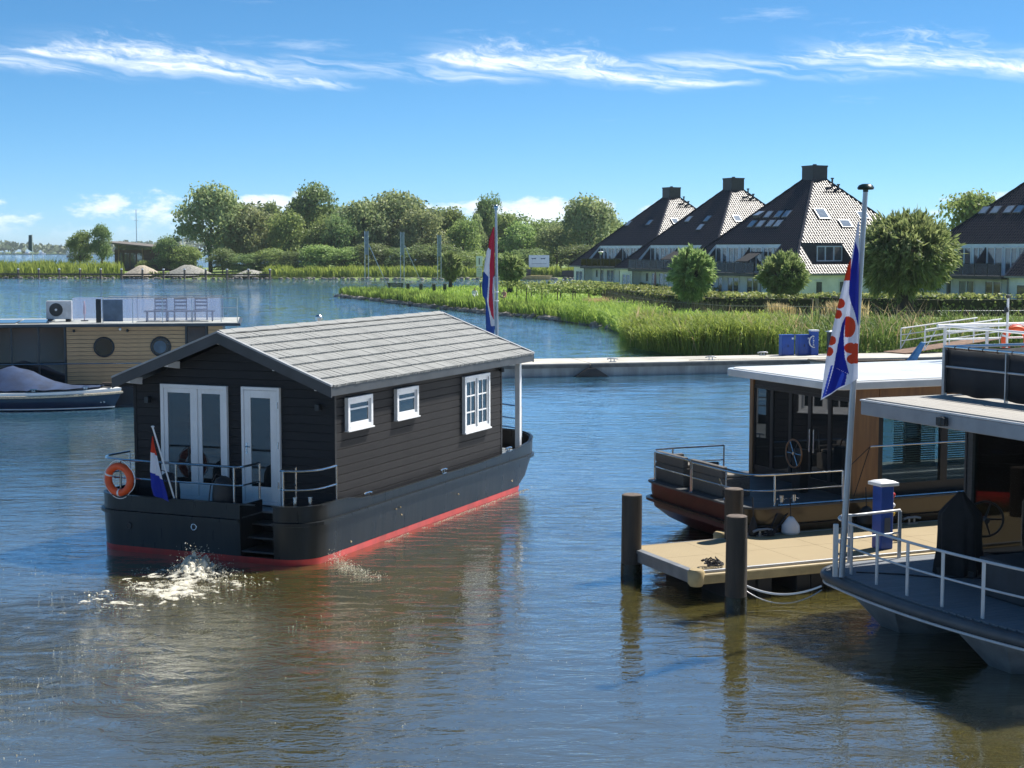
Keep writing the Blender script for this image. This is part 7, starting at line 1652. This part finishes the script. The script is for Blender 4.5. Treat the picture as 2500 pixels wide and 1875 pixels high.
for x, y, lab in ((-104.5, 336, 'tall banner flag on a white pole, left of two on the left bank'), (-91.6, 334, 'tall banner flag on a white pole, right of two on the left bank')):
    t = thing('banner', lab, 'banner', (x, y, .5)); m_ = MB(); m_.tube([(0, 0, 0), (0, 0, 8.3)], .09, 6); m_.build('pole', WHITEPAINT, t); m_ = MB(); m_.prismy([(-.9, 5.0), (-.1, 4.6), (-.1, 8.2), (-.75, 8.2)], -.02, .02); m_.build('cloth', M('slate_banner', (.08, .12, .16), .8), t)
# boats on the far water
YB = thing('yacht', 'white sailing yacht bow at the left edge by the mooring posts', 'boat', (-103.6, 290.5, 0), 0)
MB().loft([boat_ring(-9, 2.6, .8, -.2), boat_ring(-9, 3.2, 1.3, .5), boat_ring(-9, 4.2, 1.45, 1.35, sheer_=.3)]).build('hull', M('pale_blue_white_hull', (.55, .60, .65), .35), YB, smooth=True)
m_ = MB(); m_.tube([(3.4, 0, 1.6), (-2.4, 0, 12.5)], .16, 6); m_.build('forestay', WHITEPAINT, YB); m_ = MB(); m_.tube([(-2.5, 0, 1.4), (-2.5, 0, 13)], .12, 6); m_.build('mast', GALV, YB); m_ = MB(); m_.box(-6, -1, -.8, .8, 1.45, 1.95); m_.build('cabin', WHITEPAINT, YB, bevel=.1)
m_ = MB(); m_.tube([(2.6, -.6, 1.7), (3.9, 0, 2.4), (2.6, .6, 1.7)], .05, 6); m_.build('pulpit', STEEL, YB)
SB = thing('sailing_boat', 'small sailing boat with two white sails on the distant lake', 'boat', (-304, 1070, 0), 20)
MB().loft([boat_ring(-5, 4.2, 1.0, -.2), boat_ring(-5.2, 5.5, 1.6, 1.1, sheer_=.4)]).build('hull', M('dark_sail_hull', (.10, .09, .08), .5), SB, smooth=True)
SAIL = M('white_sail', (.80, .79, .74), .8)
m_ = MB(); m_.prismy([(-5.5, 1.8), (-.2, 1.9), (-.2, 11.5), (-2.6, 11.0)], -.06, .06); m_.build('mainsail', SAIL, SB); m_ = MB(); m_.prismy([(.2, 1.8), (5.6, 1.5), (.3, 10.2)], -.4, -.3); m_.build('foresail', SAIL, SB); m_ = MB(); m_.tube([(0, 0, 0), (0, 0, 12.4)], .12, 6); m_.build('mast', DARKMETAL, SB)
for k, (x, y, lab) in enumerate(((-560, 1700, 'white speck of a far boat on the left shore, first'), (-545, 1690, 'white speck of a far boat on the left shore, second'), (-515, 1640, 'white far motor boat near the shore, third'), (-500, 1640, 'white far motor boat near the shore, fourth'), (-330, 1620, 'white far boat right of the small sailing boat'))):
    t = thing('far_boat', lab, 'boat', (x, y, 0), 0, 'white boats at the far shore'); MB().loft([boat_ring(-4, 3.6, .9, -.2), boat_ring(-4, 4.6, 1.4, 1.3, sheer_=.4)]).build('hull', WHITEPAINT, t); m_ = MB(); m_.box(-2.5, 1.2, -1, 1, 1.3, 2.8); m_.build('cabin', WHITEPAINT, t)
# the quay across the channel: car, people, billboard, workboat, sheet piling
m_ = MB(); m_.box(9.0, 60, 293.2, 294.0, -.5, 1.6); o = m_.build('quay_wall', M('dark_sheet_piling', (.03, .032, .035), .7)); tag(o, 'dark sheet pile quay wall behind the houses across the channel', 'wall')
t = thing('billboard', 'white billboard with small dark marks on posts across the channel', 'sign', (5.15, 293.5, .6))
m_ = MB(); m_.box(-1.95, 1.95, -.08, .0, 1.6, 3.9); b_ = m_.build('board', WHITEPAINT, t)
for x in (-1.0, .75): m_ = MB(); m_.prismy([(x - .5, 3.35), (x - .3, 3.1), (x, 3.3), (x + .3, 3.1), (x + .5, 3.4), (x, 3.2)], -.10, -.085); m_.build('mark', M('blue_grey_mark', (.12, .16, .26), .6), b_)
m_ = MB(); m_.box(-1.4, 1.4, -.10, -.085, 2.2, 2.35); m_.build('mark', M('pale_text', (.5, .52, .56), .6), b_)
for x in (-1.5, 1.5): m_ = MB(); m_.box(x - .1, x + .1, .0, .15, -.3, 3.8); m_.build('post', HDARK, t)
t = thing('workboat', 'yellowish flat workboat moored below the billboard', 'boat', (4.4, 287.8, 0), 0)
MB().loft([boat_ring(-3.5, 2.6, 1.0, -.2), boat_ring(-3.6, 3.2, 1.3, .75)]).build('hull', M('ochre_hull', (.45, .33, .13), .6), t); m_ = MB(); m_.box(-2.6, -.9, -.8, .8, .75, 1.9); m_.build('wheelhouse', M('dark_wheelhouse', (.06, .055, .05), .6), t); m_ = MB(); m_.tube([(-1.8, 0, 1.9), (-1.8, 0, 3.0)], .06, 6); m_.build('mast', HDARK, t)
CRT = thing('car', 'small black parked car half hidden behind the left pollard willow', 'car', (-8.0, 296.5, .75), 0)
m_ = MB(); m_.prismy([(-2.1, .35), (2.1, .35), (2.15, .8), (1.5, .95), (.8, 1.45), (-1.2, 1.48), (-1.9, 1.0), (-2.15, .9)], -.85, .85); m_.build('body', M('black_car_paint', (.015, .016, .018), .2, 0, coat=.6), CRT, bevel=.08)
m_ = MB(); m_.prismy([(-1.55, 1.0), (1.15, 1.0), (.7, 1.38), (-1.1, 1.40)], -.87, .87); m_.build('side_window', HWIN, CRT)
for x in (-1.35, 1.35):
    for y in (-.80, .80): m_ = MB(); m_.loft([[(x + .33 * math.cos(a * .449), y + dy, .33 + .33 * math.sin(a * .449)) for a in range(14)] for dy in (-.1, .1)]); w_ = m_.build('wheel', BLACKRUB, CRT); m_ = MB(); m_.loft([[(x + .2 * math.cos(a * .449), y + dy, .33 + .2 * math.sin(a * .449)) for a in range(14)] for dy in (-.115, .115)]); m_.build('rim', GALV, w_)
for y in (-.6, .6): m_ = MB(); m_.box(2.10, 2.17, y - .18, y + .18, .62, .78); m_.build('headlight', WHITEPAINT, CRT)
# people
def skin_person(label, loc, joints, edges, radii, bands, rz=0):
    me = bpy.data.meshes.new('body'); me.from_pydata(joints, edges, []); t = thing('person', label, 'person', loc, rz)
    o = bpy.data.objects.new('body', me); COL.objects.link(o); o.parent = t
    sk = o.modifiers.new('skin', 'SKIN'); 
    for i, r in enumerate(radii): me.skin_vertices[0].data[i].radius = (r, r * .85)
    me.skin_vertices[0].data[0].use_root = True
    sb_ = o.modifiers.new('sub', 'SUBSURF'); sb_.levels = 1; sb_.render_levels = 2
    m = bpy.data.materials.new('clothes'); m.use_nodes = True; t_ = NT(m.node_tree); b = m.node_tree.nodes['Principled BSDF']; b.inputs['Roughness'].default_value = .8
    tcn = t_.n('ShaderNodeTexCoord'); sp = t_.n('ShaderNodeSeparateXYZ'); m.node_tree.links.new(tcn.outputs['Object'], sp.inputs[0])
    rp = t_.n('ShaderNodeValToRGB'); rp.color_ramp.interpolation = 'CONSTANT'; H_ = bands[-1][0]
    t_.put(rp.inputs[0], t_.mul(sp.outputs[2], 1 / 1.9))
    e = rp.color_ramp.elements
    while len(e) < len(bands): e.new(.5)
    for i, (z, c_) in enumerate(bands): e[i].position = z / 1.9; e[i].color = (*c_, 1)
    m.node_tree.links.new(rp.outputs[0], b.inputs['Base Color']); me.materials.append(m)
    return t
SKIN = (.50, .28, .18); HAIR = (.06, .04, .025)
def standing(label, loc, shirt, pants, rz=0, step=.12):
    J = [(0, 0, .95), (0, 0, 1.20), (0, 0, 1.42), (0, 0, 1.54), (0, .02, 1.66), (0, .01, 1.76), (.20, 0, 1.42), (.26, -.03, 1.15), (.27, .06, .90), (.275, .09, .80), (-.20, 0, 1.42), (-.26, .03, 1.15), (-.27, .02, .90), (-.275, .03, .80), (.10, step * .3, .90), (.11, step, .48), (.11, step * .6, .08), (.11, step * .6 + .16, .04), (-.10, -step * .3, .90), (-.11, -step, .48), (-.11, -step * 1.5, .10), (-.11, -step * 1.5 + .16, .05)]
    E_ = [(0, 1), (1, 2), (2, 3), (3, 4), (4, 5), (2, 6), (6, 7), (7, 8), (8, 9), (2, 10), (10, 11), (11, 12), (12, 13), (0, 14), (14, 15), (15, 16), (16, 17), (0, 18), (18, 19), (19, 20), (20, 21)]
    Rr = [.15, .15, .15, .06, .10, .08, .07, .05, .04, .035, .07, .05, .04, .035, .09, .065, .045, .04, .09, .065, .045, .04]
    return skin_person(label, loc, J, E_, Rr, [(0, (.05, .04, .03)), (.08, pants), (.96, shirt), (1.46, SKIN), (1.72, HAIR)], rz)
standing('person in a white top walking on the far bank, left of the pair', (-7.55 + .3, 294.5, .75), (.75, .72, .70), (.30, .28, .28), 20)
standing('person in pale clothes walking on the far bank, right of the pair', (-6.55 + .3, 294.5, .75), (.62, .62, .64), (.55, .55, .58), -20)
def seated(label, loc, shirt, pants, rz=0):
    J = [(0, 0, .30), (0, .02, .55), (0, .05, .78), (0, .07, .90), (0, .10, 1.0), (0, .09, 1.1), (.20, .05, .78), (.27, .12, .55), (.22, .30, .42), (.20, .36, .40), (-.20, .05, .78), (-.27, .12, .55), (-.22, .30, .42), (-.20, .36, .40), (.12, .08, .28), (.18, .42, .42), (.16, .62, .08), (.16, .75, .05), (-.12, .08, .28), (-.18, .42, .42), (-.16, .62, .08), (-.16, .75, .05)]
    E_ = [(0, 1), (1, 2), (2, 3), (3, 4), (4, 5), (2, 6), (6, 7), (7, 8), (8, 9), (2, 10), (10, 11), (11, 12), (12, 13), (0, 14), (14, 15), (15, 16), (16, 17), (0, 18), (18, 19), (19, 20), (20, 21)]
    Rr = [.16, .15, .15, .06, .10, .08, .07, .05, .04, .035, .07, .05, .04, .035, .09, .07, .05, .04, .09, .07, .05, .04]
    return skin_person(label, loc, J, E_, Rr, [(0, pants), (.36, shirt), (.82, SKIN), (1.06, HAIR)], rz)
seated('person with bare pink shoulders sitting on the grass right of the flag', (-.72, 146, .75), (.62, .30, .24), (.25, .2, .2), 150)
seated('person in white sitting on the grass left of the flag', (-3.7, 151.5, .75), (.78, .78, .76), (.75, .75, .74), 200)
for k, (x, y, lab) in enumerate(((7.4, 243, 'white swan on the channel, left of two by the farthest house'), (8.9, 243, 'white swan on the channel, right of two by the farthest house'))):
    t = thing('swan', lab, 'swan', (x, y, 0), 30 * k); m_ = MB(); m_.loft([[(x_, r * math.cos(a * .785), .12 + r * .8 * math.sin(a * .785) + zz) for a in range(8)] for x_, r, zz in ((-.65, .03, .32), (-.45, .22, .12), (0, .32, .05), (.35, .24, .06), (.55, .08, .12))]); m_.build('body', SAIL, t, smooth=True)
    m_ = MB(); m_.tube([(.45, 0, .2), (.6, 0, .5), (.55, 0, .8), (.68, 0, .92), (.82, 0, .86)], [.10, .06, .05, .07, .03], 8); m_.build('neck', SAIL, t, smooth=True); m_ = MB(); m_.tube([(.80, 0, .87), (.95, 0, .82)], [.03, .01], 6); m_.build('beak', ORANGE, t)
# far wooded shore
def far_wood():
    rg = np.random.default_rng(5); n = 9000; x = rg.uniform(-1500, 700, n); y = 1700 + rg.uniform(0, 60, n) + (x + 600) * .02
    hh = 6 + 15 * np.clip(fbm(x * .012, x * 0, 3, 4) * 1.6 - .35, 0, 1); z = hh * np.sqrt(rg.uniform(0.02, 1, n)); P = np.stack([x, y, z], 1)
    V, Fq = leaf_quads(P, np.tile([.2, -.6, .7], (n, 1)), np.full(n, 3.6), .7, .6, rng=rg)
    o = link_mesh('far_wood', np_mesh('far_wood', V, Fq, leaf_mat('far_wood_leaf', (.10, .16, .08), (.19, .26, .13), .2, nscale=.02))); tag(o, 'hazy line of trees along the far shore of the lake', 'trees', kind='stuff')
far_wood()
# unseen quay and tree row added behind the camera for the windows to reflect
m_ = MB(); m_.box(-90, 90, -60, -9, -1.2, 1.3); o = m_.build('quay', M('unseen_quay_paving', (.22, .17, .14), .85, 0, var=.2, vs=.5)); tag(o, 'unseen brick paved quay added behind the camera for window reflections', 'quay', kind='structure')
for k, x in enumerate((-38, -24, -9, 6, 20, 33)): tree('unseen round tree added behind the camera for window reflections, %s in the row' % ulab[k], x, -34 - (k % 3) * 5, 10.5 + (k % 2) * 2, 11, 'lime', 'trees added behind the camera for window reflections', 1.3, .18)
HZ = MB(); HZ.box(-6000, 6000, -100, 5200, -1.5, 26); hz = HZ.build('haze', None); hz.data.materials.clear()
hm = bpy.data.materials.new('summer_haze'); hm.use_nodes = True; hm.node_tree.nodes.clear(); ht = NT(hm.node_tree)
pv = ht.n('ShaderNodeVolumePrincipled'); pv.inputs['Color'].default_value = (.80, .88, .96, 1); pv.inputs['Density'].default_value = .00012; pv.inputs['Anisotropy'].default_value = .2
ho_ = ht.n('ShaderNodeOutputMaterial'); hm.node_tree.links.new(pv.outputs[0], ho_.inputs['Volume']); hz.data.materials.append(hm)
tag(hz, 'thin pale summer haze over the lake', 'haze', kind='stuff')
